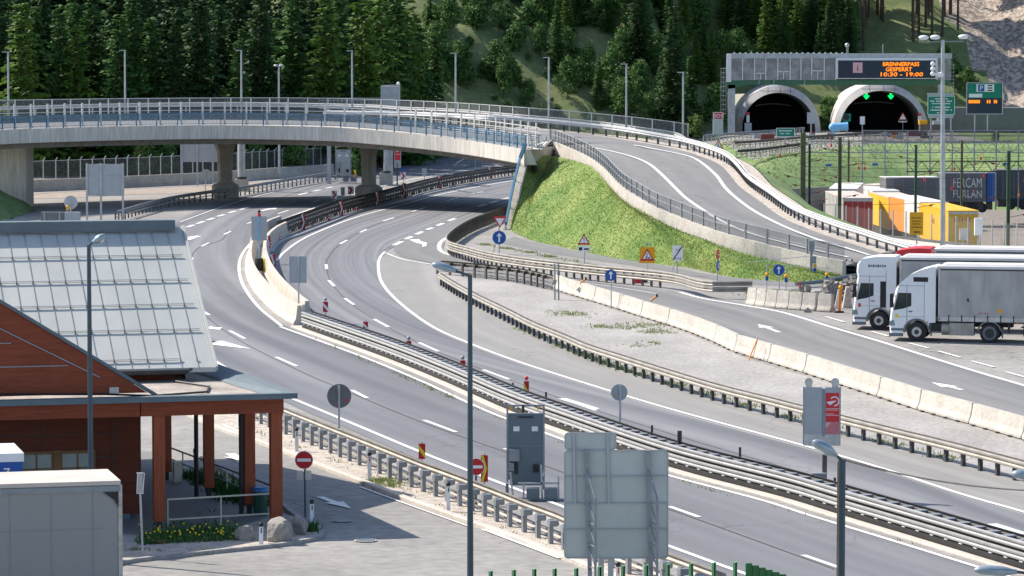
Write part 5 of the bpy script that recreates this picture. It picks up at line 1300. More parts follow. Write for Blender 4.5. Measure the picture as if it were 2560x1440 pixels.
striped(877, 476, 15, 20, 877, 500, 'right one of two square red and white chevron boards beside the far median', ('white_plastic', 'red'), 'chev', 'square chevron boards')
striped(1008, 440, 13, 18, 1009, 464, 'red and white chevron board with a small blue plate right of the right bridge pier', ('white_plastic', 'red'), 'chev')
striped(887, 438, 6, 26, 887, 455, 'slim yellow and red striped board behind the chevron boards', ('yellow', 'red'), 'diag')
for k, (px, y0, y1) in enumerate([(758, 536, 574), (853, 504, 539), (943, 480, 514), (1010, 458, 497), (1100, 441, 471), (1225, 418, 447), (671, 590, 629), (682, 636, 678)]):
    wd = [10, 10, 8, 10, 9, 8, 10, 13][k]
    striped(px, (y0 + y1) / 2, wd, y1 - y0, px, y1 + 1, ['first slim red and white arrow board from the left on the far median', 'second slim red and white arrow board on the far median', 'slim arrow board in the shade of the overpass on the far median', 'slim arrow board below the blue-plated chevron on the far median', 'fifth slim arrow board on the far median, in the sun beyond the bridge', 'last slim arrow board on the far median near the blue handrail', 'upper red and white arrow board on the split cream barrier', 'lower, wider red and white arrow board on the split cream barrier'][k],
            ('red', 'white_plastic'), 'chev' if k < 7 else 'chev', 'slim arrow boards on the median')
mb = MB(); c = PD(1008, 425, P(1009, 464).y); mb.box(c, (.45, .04, .2)); tag(mb.build('info_plate', 'blue_sign'), 'small blue plate above the chevron board right of the bridge pier', 'sign')
# mini cones
def cone(px, by, lab):
    b = P(px, by); t = T('traffic_cone', lab, 'traffic cone', b, 'small cones by the median'); mb = MB(); mb.box(b + V(0, 0, .03), (.3, .3, .06)); mb.cyl(b + V(0, 0, .05), b + V(0, 0, .62), .12, .035, n=12); mb.build('cone_body', 'signal_red', t, True)
    for z in (.22, .44):
        m2 = MB(); m2.cyl(b + V(0, 0, z), b + V(0, 0, z + .1), .125 - z * .13, .11 - z * .13, n=12); m2.build('white_band', 'white_plastic', t, True)
for px, by, lab in [(677, 623, 'small cone nearest to the split cream barrier'), (701, 604, 'small cone against the short grey end wall of the barrier'), (779, 564, 'small cone between the first two slim arrow boards'), (823, 552, 'small cone left of the second slim arrow board'), (893, 526, 'pink-lit small cone at the edge of the bridge shade'), (680, 666, 'small cone between the arrow boards on the cream barrier')]: cone(px, by, lab)
# grey plates on far median
double_back(857, 478, 10, 20, 857, 500, 'small grey sign back between the two square chevron boards', two=False)
double_back(1061, 431, 12, 20, 1061, 452, 'small grey double plate beside the far median right of the pier')
double_back(1188, 403, 33, 26, 1188, 432, 'blue-grey sign back under the right end of the overpass', m='panel_blue_grey')
mb = MB(); mb.bar(P(1140, 410) + V(0, 0, .05), P(1172, 410) + V(0, 0, 1.0), .1); mb.bar(P(1172, 410) + V(0, 0, 1.0), P(1240, 408) + V(0, 0, .9), .1); tag(mb.build('barrier_rail', 'white_paint'), 'white bent tube rail beyond the overpass', 'rail')
# large sign back at the front
Yb = 101.0; b0 = V(0, Yb, 0); c = PD(1540, 1239, Yb); t = T('direction_sign', 'very large grey sign back with two lattice posts at the bottom of the picture', 'road sign', V(c.x, Yb, 0))
def PX(px, py, dy=0): return PD(px, py, Yb) + V(0, dy, 0)
def rrect(x0, y0, x1, y1, r=9, n=4):
    out = []
    for cx, cy, a0 in ((x1 - r, y0 + r, 0), (x0 + r, y0 + r, 90), (x0 + r, y1 - r, 180), (x1 - r, y1 - r, 270)):
        for k in range(n + 1):
            a = R(a0 + 90 * k / n); out.append(PX(cx + r * math.cos(a), cy - r * math.sin(a)))
    return out
mb = MB(); mb.prism(rrect(1411, 1126, 1670, 1395), (0, .04, 0)); mb.build('sign_plate', 'sign_back_green', t)
mb = MB(); mb.prism(rrect(1412, 1082, 1540, 1124), (0, .04, 0)); mb.build('top_plate', 'sign_back_green', t)
mb = MB()
for y, x0, x1 in ((1192, 1414, 1668), (1259, 1414, 1668), (1324, 1414, 1668), (1127, 1414, 1668)): mb.bar(PX(x0, y, -.03), PX(x1, y - 2, -.03), .035, .03)
for x, y0, y1 in ((1434, 1084, 1258), (1519, 1084, 1258)): mb.bar(PX(x, y0, -.05), PX(x + 3, y1, -.05), .07, .05)
mb.build('stiffener', 'sign_back', t)
mb = MB()
pts = rrect(1411, 1126, 1670, 1395); 
for a, b_ in zip(pts, pts[1:] + pts[:1]): mb.bar(a + V(0, -.015, 0), b_ + V(0, -.015, 0), .025, .03)
pts = rrect(1412, 1082, 1540, 1124)
for a, b_ in zip(pts, pts[1:] + pts[:1]): mb.bar(a + V(0, -.015, 0), b_ + V(0, -.015, 0), .025, .03)
mb.build('edge_frame', 'galv', t)
for x in (1466, 1619):
    mb = MB(); tp = PX(x, 1124, -.12); bt_ = V(tp.x + .12, Yb - .12, 0); mb.bar(tp, bt_, .12, .12)
    f = PX(x + 21, 1236, -.9); fb_ = V(f.x, Yb - .9, 0); mb.bar(f, fb_, .075, .075); mb.bar(PX(x, 1170, -.15), f, .04)
    for k in range(6):
        z0 = f.z - .2 - k * .62; mb.bar(V(tp.x + .06, Yb - .15, z0 + .0), V(f.x, Yb - .9, z0 - .5), .03)
        mb.bar(V(tp.x + .06, Yb - .15, z0 - .55), V(f.x, Yb - .9, z0 - .55), .03)
    mb.build('lattice_post', 'steel_grey', t)
for x in (1503, 1527): mb = MB(); a = PX(x, 1390, .1); mb.bar(V(a.x, a.y, 0), a, .16); mb.build('post', 'galv', t)
# toll info board with red logo panel
Yt = P(2060, 1246).y
def PT_(px, py, dy=0): return PD(px, py, Yt) + V(0, dy, 0)
t = T('info_board', 'grey two-leaf board with a red logo panel and two discs on top', 'road sign', V(PT_(2060, 1246).x, Yt, 0))
def pbox(mb, x0, y0, x1, y1, d0, d1, mi=0):
    a, b_ = PT_(x0, y1), PT_(x1, y0); mb.box((( a.x + b_.x) / 2, Yt + (d0 + d1) / 2, (a.z + b_.z) / 2), (b_.x - a.x, abs(d1 - d0), b_.z - a.z), mi=mi)
mb = MB(); pbox(mb, 2009, 968, 2056, 1086, -.02, .1); mb.build('left_leaf', 'sign_back', t)
mb = MB(); pbox(mb, 2062, 968, 2100, 1086, -.02, .1); rl_ = mb.build('right_leaf', 'sign_back', t)
mb = MB(); pbox(mb, 2056, 972, 2062, 1092, -.05, .1); pbox(mb, 2007, 966, 2010, 1112, -.04, .1); pbox(mb, 2100, 966, 2102, 1112, -.04, .1); mb.build('frame', 'steel_grey', t)
mb = MB(); pbox(mb, 2010, 1086, 2101, 1114, -.03, .12); mb.build('lower_box', 'alu', t)
for x in (2022, 2088):
    mb = MB(); c = PT_(x, 955); mb.disc(c + V(0, .02, 0), .14, FWD, .05, 20); pbox(mb, x - 8, 955, x + 8, 972, 0, .05); mb.build('top_disc', 'alu', t)
mb = MB(); pbox(mb, 2064, 982, 2098, 1055, -.03, -.021); o = mb.build('red_panel', 'signal_red', rl_)
mb = MB(); c = PT_(2086, 1003, -.035)
for k in range(14):
    a0, a1 = R(-95 + k * 17), R(-95 + (k + 1) * 17); r0, r1 = .13, .17
    mb.add([c + V(r * math.cos(a), 0, r * math.sin(a)) for a, r in ((a0, r0), (a0, r1), (a1, r1), (a1, r0))], [(0, 1, 2, 3)])
mb.add([PT_(2065, 1005, -.035), PT_(2075, 1013, -.035), PT_(2092, 1001, -.035), PT_(2076, 1003, -.035)], [(0, 1, 2, 3)])
for y, w_ in ((1021, 34), (1024.5, 30), (1034, 20), (1037.5, 32)): 
    a, b_ = PT_(2064.5, y + 1, -.035), PT_(2064.5 + w_, y, -.035); mb.add([a, V(b_.x, a.y, a.z), b_, V(a.x, a.y, b_.z)], [(0, 1, 2, 3)])
mb.build('logo', 'white_plastic', o)
mb = MB(); pbox(mb, 2064, 1056, 2098, 1085, -.03, -.021); o = mb.build('striped_panel', 'pink_sign', rl_)
mb = MB()
for k in range(-3, 9):
    x = 2064 + k * 4.6; a = []
    for xx, yy in ((x, 1085), (x + 2.2, 1085), (x + 2.2 + 29, 1056), (x + 29, 1056)): a.append((xx, yy))
    def clip(poly):
        for s, lim in ((1, 2064), (-1, -2098)):
            out = []
            for (x0, y0), (x1, y1) in zip(poly, poly[1:] + poly[:1]):
                i0, i1 = s * x0 >= lim, s * x1 >= lim
                if i0: out.append((x0, y0))
                if i0 != i1: tt = (lim - s * x0) / (s * x1 - s * x0); out.append((x0 + (x1 - x0) * tt, y0 + (y1 - y0) * tt))
            poly = out
            if not poly: return []
        return poly
    a = clip(a)
    if len(a) > 2: mb.add([PT_(xx, yy, -.035) for xx, yy in a], [tuple(range(len(a)))])
mb.build('stripe', 'red', o)
mb = MB(); a = PT_(2062, 1110, .05); mb.bar(V(a.x, a.y, 0), V(a.x, a.y, a.z), .16, .12); mb.build('post', 'steel_brown', t)
mb = MB(); pbox(mb, 2028, 1181, 2065, 1203, -.3, .0); tag(mb.build('cable_box', 'steel_grey'), 'grey switch box on the median at the foot of the red logo board', 'box')
mb = MB(); pbox(mb, 2046, 1203, 2085, 1207, -.3, .25); tag(mb.build('timber_pad', 'tarp_orange'), 'orange pad lying on the median under the grey switch box', 'pad')
# mobile crash cushion boards
def cushion(x0, x1, y0, yb, Yc, lab, k=1.0, pm='panel_blue_grey'):
    def Q(px, py, dy=0): return PD(px, py, Yc) + V(0, dy, 0)
    cx = (x0 + x1) / 2; w_ = x1 - x0; hh = yb - y0
    t = T('crash_cushion', lab, 'crash cushion', V(Q(cx, yb).x, Yc, 0))
    def B(mb, fx0, fy0, fx1, fy1, d0, d1, mi=0):
        a, b_ = Q(x0 + fx0 * w_, y0 + fy1 * hh), Q(x0 + fx1 * w_, y0 + fy0 * hh); mb.box(((a.x + b_.x) / 2, Yc + (d0 + d1) / 2, (a.z + b_.z) / 2), (b_.x - a.x, abs(d1 - d0), b_.z - a.z), mi=mi)
    mb = MB(); B(mb, .04, .09, .96, .78, 0, .14); mb.build('panel', pm, t)
    mb = MB(); B(mb, 0, 0, .05, .88, -.03, .16); B(mb, .95, 0, 1, .88, -.03, .16); B(mb, 0, 0, 1, .018, 0, .1); B(mb, .05, .425, .95, .43, -.01, 0); mb.build('frame', 'steel_grey', t)
    mb = MB(); B(mb, .18, .225, .34, .275, -.02, 0); B(mb, .66, .225, .82, .275, -.02, 0); mb.build('reflector', 'white_plastic', t)
    mb = MB(); B(mb, .08, .02, .14, .05, -.02, .02); B(mb, .8, .02, .86, .05, -.02, .02); mb.build('warning_lamp', 'amber', t)
    mb = MB(); B(mb, .3, .12, .7, .135, -.04, -.02); B(mb, .4, .0, .47, .08, -.05, 0); B(mb, .22, .6, .3, .72, -.08, -.03); B(mb, .7, .62, .85, .7, -.1, -.02); mb.build('bracket', 'black_plastic', t)
    mb = MB(); B(mb, .06, .46, .34, .58, -.2, 0); B(mb, .06, .6, .2, .68, -.2, 0); mb.build('control_box', 'steel_grey', t)
    mb = MB()
    B(mb, .1, .78, .9, .84, .0, .3); B(mb, -.02, .8, .06, .9, -.6, .0); B(mb, .52, .84, .86, .95, -.9, -.5); B(mb, .98, .84, 1.32, .95, -.9, -.5); mb.build('crash_box', 'panel_blue_grey', t)
    mb = MB()
    for (a0, b0, a1, b1) in ((.3, .79, 1.35, .79), (.45, .8, .45, .97), (.9, .6, .93, .97), (.1, .68, .18, .95), (.3, .97, 1.4, .985), (1.35, .72, 1.35, .97), (.35, .97, .35, 1.0), (1.2, .98, 1.2, 1.0), (1.0, .64, .94, .72)):
        mb.bar(Q(x0 + a0 * w_, y0 + b0 * hh, -.7), Q(x0 + a1 * w_, y0 + b1 * hh, -.7), .06 * k)
    mb.build('undercarriage', 'galv', t)
cushion(1266, 1362, 1012, 1252, P(1330, 1246).y, 'tall blue-grey mobile crash board parked between the guard rail and the left carriageway')
cushion(838, 878, 366, 458, P(858, 458).y, 'distant grey mobile crash board at the guard rail end under the overpass', 1.0, 'sign_back')
# distant signs and masts under the bridge
def frame_back(px0, py0, px1, py1, byy, legs, lab, m='sign_back'):
    b = P((px0 + px1) / 2, byy); t = T('direction_sign', lab, 'road sign', b); Yc = b.y; a, d = PD(px0, py1, Yc), PD(px1, py0, Yc)
    mb = MB(); mb.box(((a.x + d.x) / 2, Yc, (a.z + d.z) / 2), (d.x - a.x, .05, d.z - a.z)); mb.build('sign_plate', m, t)
    for x in legs:
        mb = MB(); p = PD(x, py0 - 2, Yc); mb.bar(V(p.x, Yc - .1, 0), V(p.x, Yc - .1, p.z), .16); mb.build('post', 'galv', t)
    mb = MB()
    for f_ in (.38, .02): z = d.z + (a.z - d.z) * f_; mb.bar(V(a.x, Yc - .06, z), V(d.x, Yc - .06, z), .07)
    mb.build('crossbar', 'galv', t)
frame_back(215, 410, 310, 490, 556, (217, 252, 307), 'large grey sign back on three bent legs left of the bridge pier')
frame_back(451, 352, 562, 405, 464, (453, 493, 532), 'grey sign back behind the overpass beside the left pier')
frame_back(700, 340, 760, 408, 424, (712, 742), 'grey panelled sign back standing behind the low concrete wall', 'steel_grey')
frame_back(812, 350, 838, 400, 424, (816, 834), 'small grey cabinet-like sign back behind the low concrete wall', 'steel_grey')
frame_back(776, 345, 790, 392, 418, (783,), 'thin white folded sign on a pole behind the low concrete wall', 'white_plastic')
for px, w_, lab in ((604, 19, 'grey round column standing just right of the left bridge pier'), (965, 12, 'grey column just right of the right bridge pier')):
    by = 478 if px == 604 else 462; b = P(px, by); t = T('gantry_column', lab, 'column', b); mb = MB(); mb.cyl(b + V(0, 0, 1.3), b + V(0, 0, 7.5), sz(w_, b.y) / 2, n=16); mb.build('shaft', 'galv', t, True)
    mb = MB(); mb.box(b + V(0, 0, .6), (1.3, 1.1, 1.2)); mb.build('plinth', 'pier_concrete', t); mb = MB(); mb.cyl(b + V(0, 0, 1.2), b + V(0, 0, 1.42), .5, n=14); mb.build('flange', 'steel_dark', t)
b = P(993, 462); Yc = b.y; t = T('info_board', 'distant narrow red logo board right of the right bridge pier', 'road sign', b); post(t, b, 2.2, .07, 'steel_dark')
a = PD(994, 398, Yc); mb = MB(); mb.box(a + V(0, 0, .25), (.7, .1, 2.3)); mb.build('panel', 'sign_back', t); mb = MB(); mb.box(a + V(0, -.06, .55), (.56, .02, 1.3)); o = mb.build('red_panel', 'signal_red', t)
mb = MB(); mb.add([a + V(-.2, -.08, .85), a + V(0, -.08, .7), a + V(.2, -.08, 1.0), a + V(0, -.08, .9)], [(0, 1, 2, 3)]); mb.box(a + V(0, -.08, .5), (.4, .01, .04)); mb.build('logo', 'white_plastic', o)
# tool cabins glimpsed just above the roof ridge
b = P(140, 585); Yc = b.y; t = T('cabinet', 'grey and pale blue cabinets with an amber lamp just above the station roof ridge', 'cabinet', b)
for x0, x1, m_ in ((103, 161, 'sign_dark'), (162, 201, 'sign_back')):
    a, d = PD(x0, 585, Yc), PD(x1, 530, Yc); mb = MB(); mb.box(((a.x + d.x) / 2, Yc, d.z / 2), (d.x - a.x - .04, .6, d.z)); mb.build('cabinet_body', m_, t)
mb = MB(); c = PD(169, 517, Yc); mb.sphere(c, .13); mb.cyl(c - V(0, 0, .3), c, .08, n=8); mb.build('amber_lamp', 'amber', t, True)
mb = MB()
for x in (112, 150): a = PD(x, 530, Yc); mb.box((a.x, Yc - .33, a.z / 2), (.08, .05, a.z))
mb.build('edge_strip', 'galv', t)
# concrete wall + fence beyond the overpass
wp = smoothpath([P(*q) for q in [(60,480),(200,474),(350,467),(525,458),(660,448),(760,441),(832,436)]], 1.5)
o = MB().sweep(wp, [(-.15, 0), (-.15, 1.15), (.15, 1.15), (.2, 0)]).build('boundary_wall', 'pier_concrete'); tag(o, 'low concrete wall running behind the overpass', 'wall')
fp = [p + V(0, 5, 0) for p in wp]; t = T('chain_link_fence', 'tall chain-link fence with cranked white posts before the dark forest', 'fence', fp[0]); f0 = None
for p, a in samples(fp, 1.62):
    if f0 is None: b = MB(); b.bar((0, 0, 0), (0, 0, 2.9), .08); b.bar((0, 0, 2.88), (0, -.3, 3.15), .06); f0 = b.build('post', 'galv', None); o = f0
    else: o = f0.copy(); COL.objects.link(o)
    o.parent = t; o.location = p - t.location; o.rotation_euler = (0, 0, a)
b = MB(); b.sweep(fp, [(0, .05), (0, 2.85)], closed=False); b.build('mesh_panel', 'mesh_dark', t); b = MB(); b.sweep(fp, boxprof(-.02, .02, 2.8, 2.85)); b.build('top_wire', 'galv', t)
# white gantry equipment cabin above the bridge
tp = PD(976, 245, 372); t = T('equipment_cabin', 'grey-white cabin with a camera on its roof, on a platform beyond the overpass', 'cabin', V(tp.x, 372, 0))
a, d = PD(953, 268, 372), PD(1000, 215, 372); mb = MB(); mb.box(((a.x + d.x) / 2, 372, (a.z + d.z) / 2), (d.x - a.x, 1.8, d.z - a.z)); mb.build('cabin_body', 'sign_back', t)
mb = MB()
for x in (953, 972, 998): p = PD(x, 213, 371); mb.bar(V(p.x, 371.05, a.z), V(p.x, 371.05, p.z), .1)
p = PD(955, 214, 371); q_ = PD(1000, 212, 371); mb.bar(p, q_, .08); mb.bar(PD(955, 240, 371), PD(1000, 240, 371), .05); mb.build('cage_frame', 'galv', t)
mb = MB(); c = PD(996, 209, 371); mb.sphere(c, .18); mb.build('camera', 'white_plastic', t, True)
p0, p1 = PD(798, 268, 372), PD(1000, 268, 372); mb = MB()
for z in (.0, .35, .7, .95): mb.bar(p0 + V(0, -.7, z), p1 + V(0, -.7, z), .05)
for k in range(22): p = p0.lerp(p1, k / 21) + V(0, -.7, 0); mb.bar(p, p + V(0, 0, .97), .05)
mb.build('platform_railing', 'galv', t); mb = MB(); mb.box((p0 + p1) / 2 - V(0, 0, .1), ((p1 - p0).x, 1.6, .15)); mb.build('platform', 'galv', t)
mb = MB(); mb.bar(V(tp.x, 372, 0), V(tp.x, 372, a.z), .5); mb.bar(V(p0.x + 1, 372, 0), V(p0.x + 1, 372, a.z), .4); mb.build('mast', 'galv', t)
# small posts with sign frame at the forecourt kerb
b = P(357, 1395); t = T('road_sign', 'narrow white sign seen edge-on on a leaning galvanised pole by the flower bed', 'road sign', b)
mb = MB(); mb.cyl(b, b + V(-.06, 0, 2.0), .036, .03, n=10); mb.build('post', 'galv', t, True)
mb = MB(); c = b + V(-.07, -.04, 2.0 - .02)
for s in (-1, 1): mb.bar(c + V(s * .09, 0, 0), c + V(s * .1 + .04, 0, .62), .025)
for z in (.0, .62): mb.bar(c + V(-.1, 0, z), c + V(.12, 0, z), .025)
mb.build('frame', 'white_paint', t); mb = MB(); mb.box(c + V(.01, .02, .31), (.15, .02, .58)); mb.build('sign_plate', 'alu', t)
# pair of bent posts on the gore island
b = P(1390, 750); t = T('sign_post', 'pair of bare grey posts at the start of the long white barrier row', 'post', b)
for dx in (-.06, .16): mb = MB(); mb.bar(b + V(dx, 0, 0), b + V(dx - .02, 0, 2.15), .09); mb.build('post', 'steel_grey', t)
for k, (px, y) in enumerate([(1457, 722), (1634, 768)]):
    c = P(px, y + 20); mb = MB(); mb.bar(c + V(-.18, -.2, .82), c + V(.16, -.1, 1.06), .09); mb.box(c + V(.18, -.1, 1.1), (.12, .1, .16), mi=1); tag(mb.build('strap_tool', ['tarp_orange', 'black_plastic']), ['reddish clamp on top of the first white block of the long row', 'reddish clamp on top of the fourth white block, left of the arrow sign'][k], 'clamp')
mb = MB(); c = P(1450, 742); mb.box(c + V(-.05, -.36, .45), (.26, .03, .26), 0, 0, (R(40), 'Y')); tag(mb.build('warning_plate', 'alu'), 'grey diamond plate fixed low on the long white barrier row', 'plate')
b = P(1880, 900); mb = MB(); mb.bar(b + V(-.2, -.38, 0), b + V(.24, -.2, 1.05), .05); mb.bar(b + V(.0, -.36, .1), b + V(.26, -.2, 1.05), .03); tag(mb.build('strap', 'tarp_orange'), 'orange strap leaning against the long white barrier row', 'strap')
mb = MB()
MC = off(MED, -.75)
for px, yt, hp in ((1699, 1077, 45), (1630, 1063, 10), (1282, 957, 14), (1365, 980, 18), (2087, 1194, 14), (978, 851, 14), (1850, 1118, 14)):
    b = min(MC, key=lambda p: abs(1280 + p.x * F / p.y - px)); tp = PD(px, yt, b.y); mb = MB(); mb.cyl(V(tp.x, tp.y, 0), tp, .045 if hp < 40 else .085, n=8); tag(mb.build('marker_stub', 'steel_dark'), 'dark stub post in the steel median barrier' if hp < 40 else 'thick grey stub post in the steel median barrier near the large sign back', 'post', 'stub posts in the median' if hp < 40 else None)
# lamps on posts and rubble
for k, (px, y, by) in enumerate([(1917, 690, 722), (1965, 694, 728), (2037, 668, 700), (2067, 690, 712)]):
    b = P(px, by); c = PD(px, y, b.y); t = T('warning_lamp', ['orange and blue warning lamp on the post left of the blue arrow sign', 'orange and blue warning lamp right of the blue arrow sign', 'orange warning lamp beside the traffic signal post', 'orange and blue warning lamp above the rubble heap'][k], 'warning lamp', b, 'warning lamps before the rubble'); post(t, b, c.z + .7, .03)
    mb = MB(); mb.sphere(c + V(0, -.06, .1), .12); mb.build('lamp', 'amber', t, True); mb = MB(); mb.box(c + V(0, -.06, -.14), (.18, .14, .26)); mb.build('battery', 'blue_sign', t)
b = P(2028, 700); t = T('traffic_signal', 'grey signal post with small housings in front of the ramp wall', 'signal', b); mb = MB(); mb.bar(b, b + V(0, 0, 2.3), .16); mb.build('post', 'steel_grey', t); mb = MB(); mb.box(b + V(0, -.1, 2.2), (.36, .25, .62)); mb.box(b + V(.1, -.1, 1.3), (.4, .3, .45)); mb.build('signal_housing', 'steel_grey', t)
mb = MB()
for a, b_ in (((1918, 660), (1968, 664)), ((1968, 664), (2075, 672)), ((1870, 655), (2028, 640))):
    p, q_ = PD(a[0], a[1], P(1917, 722).y), PD(b_[0], b_[1], P(2067, 712).y); mb.bar(p, q_, .035)
tag(mb.build('scaffold_bar', 'galv'), 'thin grey bars joining the lamp posts before the rubble', 'bar')
for k, (px, y0, y1, m_) in enumerate([(2000, 704, 742, 'signal_red'), (2098, 718, 782, 'orange')]):
    b = P(px, y1); t = T('guide_post', ['slim orange-red guide post standing in the rubble', 'leaning orange and yellow guide post with lamp at the row end'][k], 'post', b); tp = PD(px + (4 if k else 0), y0, b.y); mb = MB(); mb.bar(b, tp, .16 if k else .1, .08); mb.build('board', m_, t); mb = MB(); mb.box(b + V(0, 0, .05), (.5, .3, .1)); mb.build('foot', 'black_plastic', t)
    if k: mb = MB(); mb.sphere(tp, .13); mb.build('lamp', 'amber', t, True)
rnd = random.Random(4); mb = MB()
for k in range(520):
    u = rnd.random(); v = rnd.gauss(0, .3); cx = 1985 + u * 165; p = P(cx, 752 + 14 * math.sin(u * 6) + v * 22 - u * 6); hh = max(0, 1.3 * math.exp(-(v * 2.0) ** 2) * (.45 + .4 * math.sin(u * 9) ** 2)); s = rnd.uniform(.1, .38)
    mb.box(p + V(0, 0, rnd.uniform(0, hh)), (s, s * rnd.uniform(.6, 1), s * rnd.uniform(.5, 1)), rnd.uniform(0, 3), 0, (rnd.uniform(-1, 1), 'X'))
o = mb.build('rubble_heap', 'rubble'); kind(o, 'stuff', 'heap of broken grey rubble beside the row of short white barrier blocks')
mb = MB(); mb.sweep(pp([(1990,722),(2050,716),(2100,706),(2140,700)], .5), [(.1 * math.cos(a), .3 + .12 * math.sin(a)) for a in [k * math.pi / 4 for k in range(8)]]); tag(mb.build('pipe', 'panel_blue_grey'), 'dark blue-grey pipe lying behind the rubble heap', 'pipe')
mb = MB()
for z in (.3, .6, .9): mb.bar(P(2115, 690) + V(0, 0, z), P(2150, 694) + V(0, 0, z), .06, .12)
for x in (2116, 2130): mb.bar(P(x, 690), P(x, 690) + V(0, 0, 1.1), .1)
tag(mb.build('barrier_end', 'steel_dark'), 'short dark rail piece at the lower end of the cream ramp wall', 'rail')
# white block heap at first lorry
mb = MB(); b = P(2120, 770); mb.prism([b + V(-.3, 0, 0), b + V(.25, 0, 0), b + V(.1, 0, 1.2), b + V(-.1, 0, 1.2)], (0, .5, 0)); tag(mb.build('barrier_block', 'white_concrete'), 'single upright white block between the rubble and the second lorry', 'barrier block')
mb = MB(); b = P(2095, 772); mb.prism([b + V(-.2, 0, 0), b + V(.1, 0, 0), b + V(.15, 0, 1.1), b + V(.0, 0, 1.1)], (0, .15, 0)); tag(mb.build('cover_sheet', 'white_plastic'), 'white sheet draped behind the leaning guide post', 'sheet')
# green stakes and slats at the lower edge
Yg = 70
wt = PD(1226, 1445, Yg); we = PD(1960, 1452, Yg); t = T('noise_barrier', 'green noise barrier just below the frame, only its pale stakes and dark slats showing', 'noise barrier', V(wt.x, Yg, 0))
mb = MB(); mb.box(((wt.x + we.x) / 2, Yg, wt.z / 2 - .1), (we.x - wt.x + 6, .2, wt.z - .1)); mb.build('wall_panel', 'fence_green_dark', t)
for px, y in ((1226, 1428), (1284, 1425), (1335, 1423), (1386, 1422), (1440, 1421), (1498, 1417), (1557, 1415), (1615, 1413), (1669, 1411), (1727, 1409), (1784, 1407), (1837, 1406)):
    a = PD(px, y, Yg); mb = MB(); mb.box((a.x, Yg, a.z - .35), (.075, .05, .7)); mb.box((a.x + .03, Yg + .02, a.z - .35), (.04, .09, .72)); mb.build('stake', 'fence_green', t)
for k in range(6):
    a = PD(1872 + k * 17, 1408 + k * 5.5, Yg); mb = MB(); mb.box((a.x, Yg, a.z - .35), (.125, .05, .7), R(10)); mb.build('slat', 'fence_green_dark', t)
# ---------------------------------------------------------------- tunnels
YT = 480.0; ZT = 2.3
def tunnel(px, crown, halfpx, lab, green):
    c = PD(px, 331, YT); c.z = ZT; w_ = sz(halfpx, YT); hh = PD(px, crown, YT).z - ZT
    t = T('tunnel_portal', lab, 'tunnel portal', c, 'tunnel mouths')
    def ell(a, b_, y, n=28): return [c + V(a * math.cos(math.pi * k / n) * (1 + .0 * k), y, b_ * math.sin(math.pi * k / n) ** .92) for k in range(n + 1)]
    def strip(mb, A, B, mi=0):
        for i in range(len(A) - 1): mb.quad(A[i], B[i], B[i + 1], A[i + 1], mi)
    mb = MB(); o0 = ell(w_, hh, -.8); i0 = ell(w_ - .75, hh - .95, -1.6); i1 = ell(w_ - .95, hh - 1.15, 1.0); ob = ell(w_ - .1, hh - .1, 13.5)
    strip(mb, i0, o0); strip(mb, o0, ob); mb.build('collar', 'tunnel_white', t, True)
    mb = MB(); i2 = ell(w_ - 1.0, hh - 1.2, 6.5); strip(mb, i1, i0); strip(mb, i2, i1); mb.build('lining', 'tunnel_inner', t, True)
    mb = MB(); i3 = ell(w_ - 1.05, hh - 1.25, 11.8); strip(mb, i3, i2); mb.add(i3, [tuple(range(len(i3)))]); mb.build('bore', 'tunnel_black', t, True)  # deep lining and end cap painted black for the unlit depth
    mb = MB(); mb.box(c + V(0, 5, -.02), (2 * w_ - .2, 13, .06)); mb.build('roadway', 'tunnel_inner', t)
    mb = MB()
    for k in range(26): x = -w_ * .42 + k * w_ * .84 / 25; mb.box(c + V(x, 8 + .5 * (k % 2), hh - 2.9 + .25 * math.cos((k - 12.5) / 8)), (.16, .3, .12), 0, 0, (R(30), 'Y'))
    mb.build('lamp_row', 'steel_grey', t)
    mb = MB(); mb.bar(c + V(-w_ * .42, -1.7, hh - .75), c + V(w_ * .35, -1.7, hh - .75), .06); 
    for x in (-.25, 0.05, .28): mb.bar(c + V(w_ * x, -1.7, hh - 1.1), c + V(w_ * x, -1.5, hh - .2), .06)
    mb.build('sensor_bar', 'steel_dark', t)
    if green:
        for k, gx in enumerate((2166, 2227)):
            a = PD(gx, 243, YT + 3); mb = MB(); mb.box(a + V(0, .1, .3), (1.1, .1, 1.1)); s = mb.build('lane_signal', 'tunnel_black', t)
            mb = MB(); mb.add([a + V(-.42, 0, .2), a + V(0, 0, -.3), a + V(.42, 0, .2)], [(0, 1, 2)]); mb.box(a + V(0, .01, .38), (.3, .02, .5)); mb.build('green_arrow', 'led_green', s)
    return c, w_, hh
tunnel(1944, 213, 106, 'left tunnel mouth with white concrete collar under the mesh-clad gantry', False)
tunnel(2200, 208, 118, 'right tunnel mouth with two green lane arrows under the display board', True)
# gantry
YG = 466.0
def G(px, py, dy=0, Y=YG): return PD(px, py, Y) + V(0, dy, 0)
t = T('sign_gantry', 'wide mesh-clad gantry with a dark electronic display spanning both tunnel mouths', 'gantry', V(G(2090, 300).x, YG, ZT))
def gb(mb, x0, y0, x1, y1, d0, d1, mi=0, Y=YG):
    a, b_ = G(x0, y1, 0, Y), G(x1, y0, 0, Y); mb.box(((a.x + b_.x) / 2, Y + (d0 + d1) / 2, (a.z + b_.z) / 2), (b_.x - a.x, abs(d1 - d0), b_.z - a.z), mi=mi)
mb = MB(); gb(mb, 1820, 134, 2380, 146, -.2, 2.2); mb.build('top_beam', 'galv', t)
mb = MB(); gb(mb, 1818, 146, 2092, 200, -.05, -.02); gb(mb, 2340, 146, 2378, 200, -.05, -.02); gb(mb, 1818, 146, 2378, 200, 2.1, 2.15); mb.build('mesh_cladding', 'cage_mesh', t)
mb = MB()
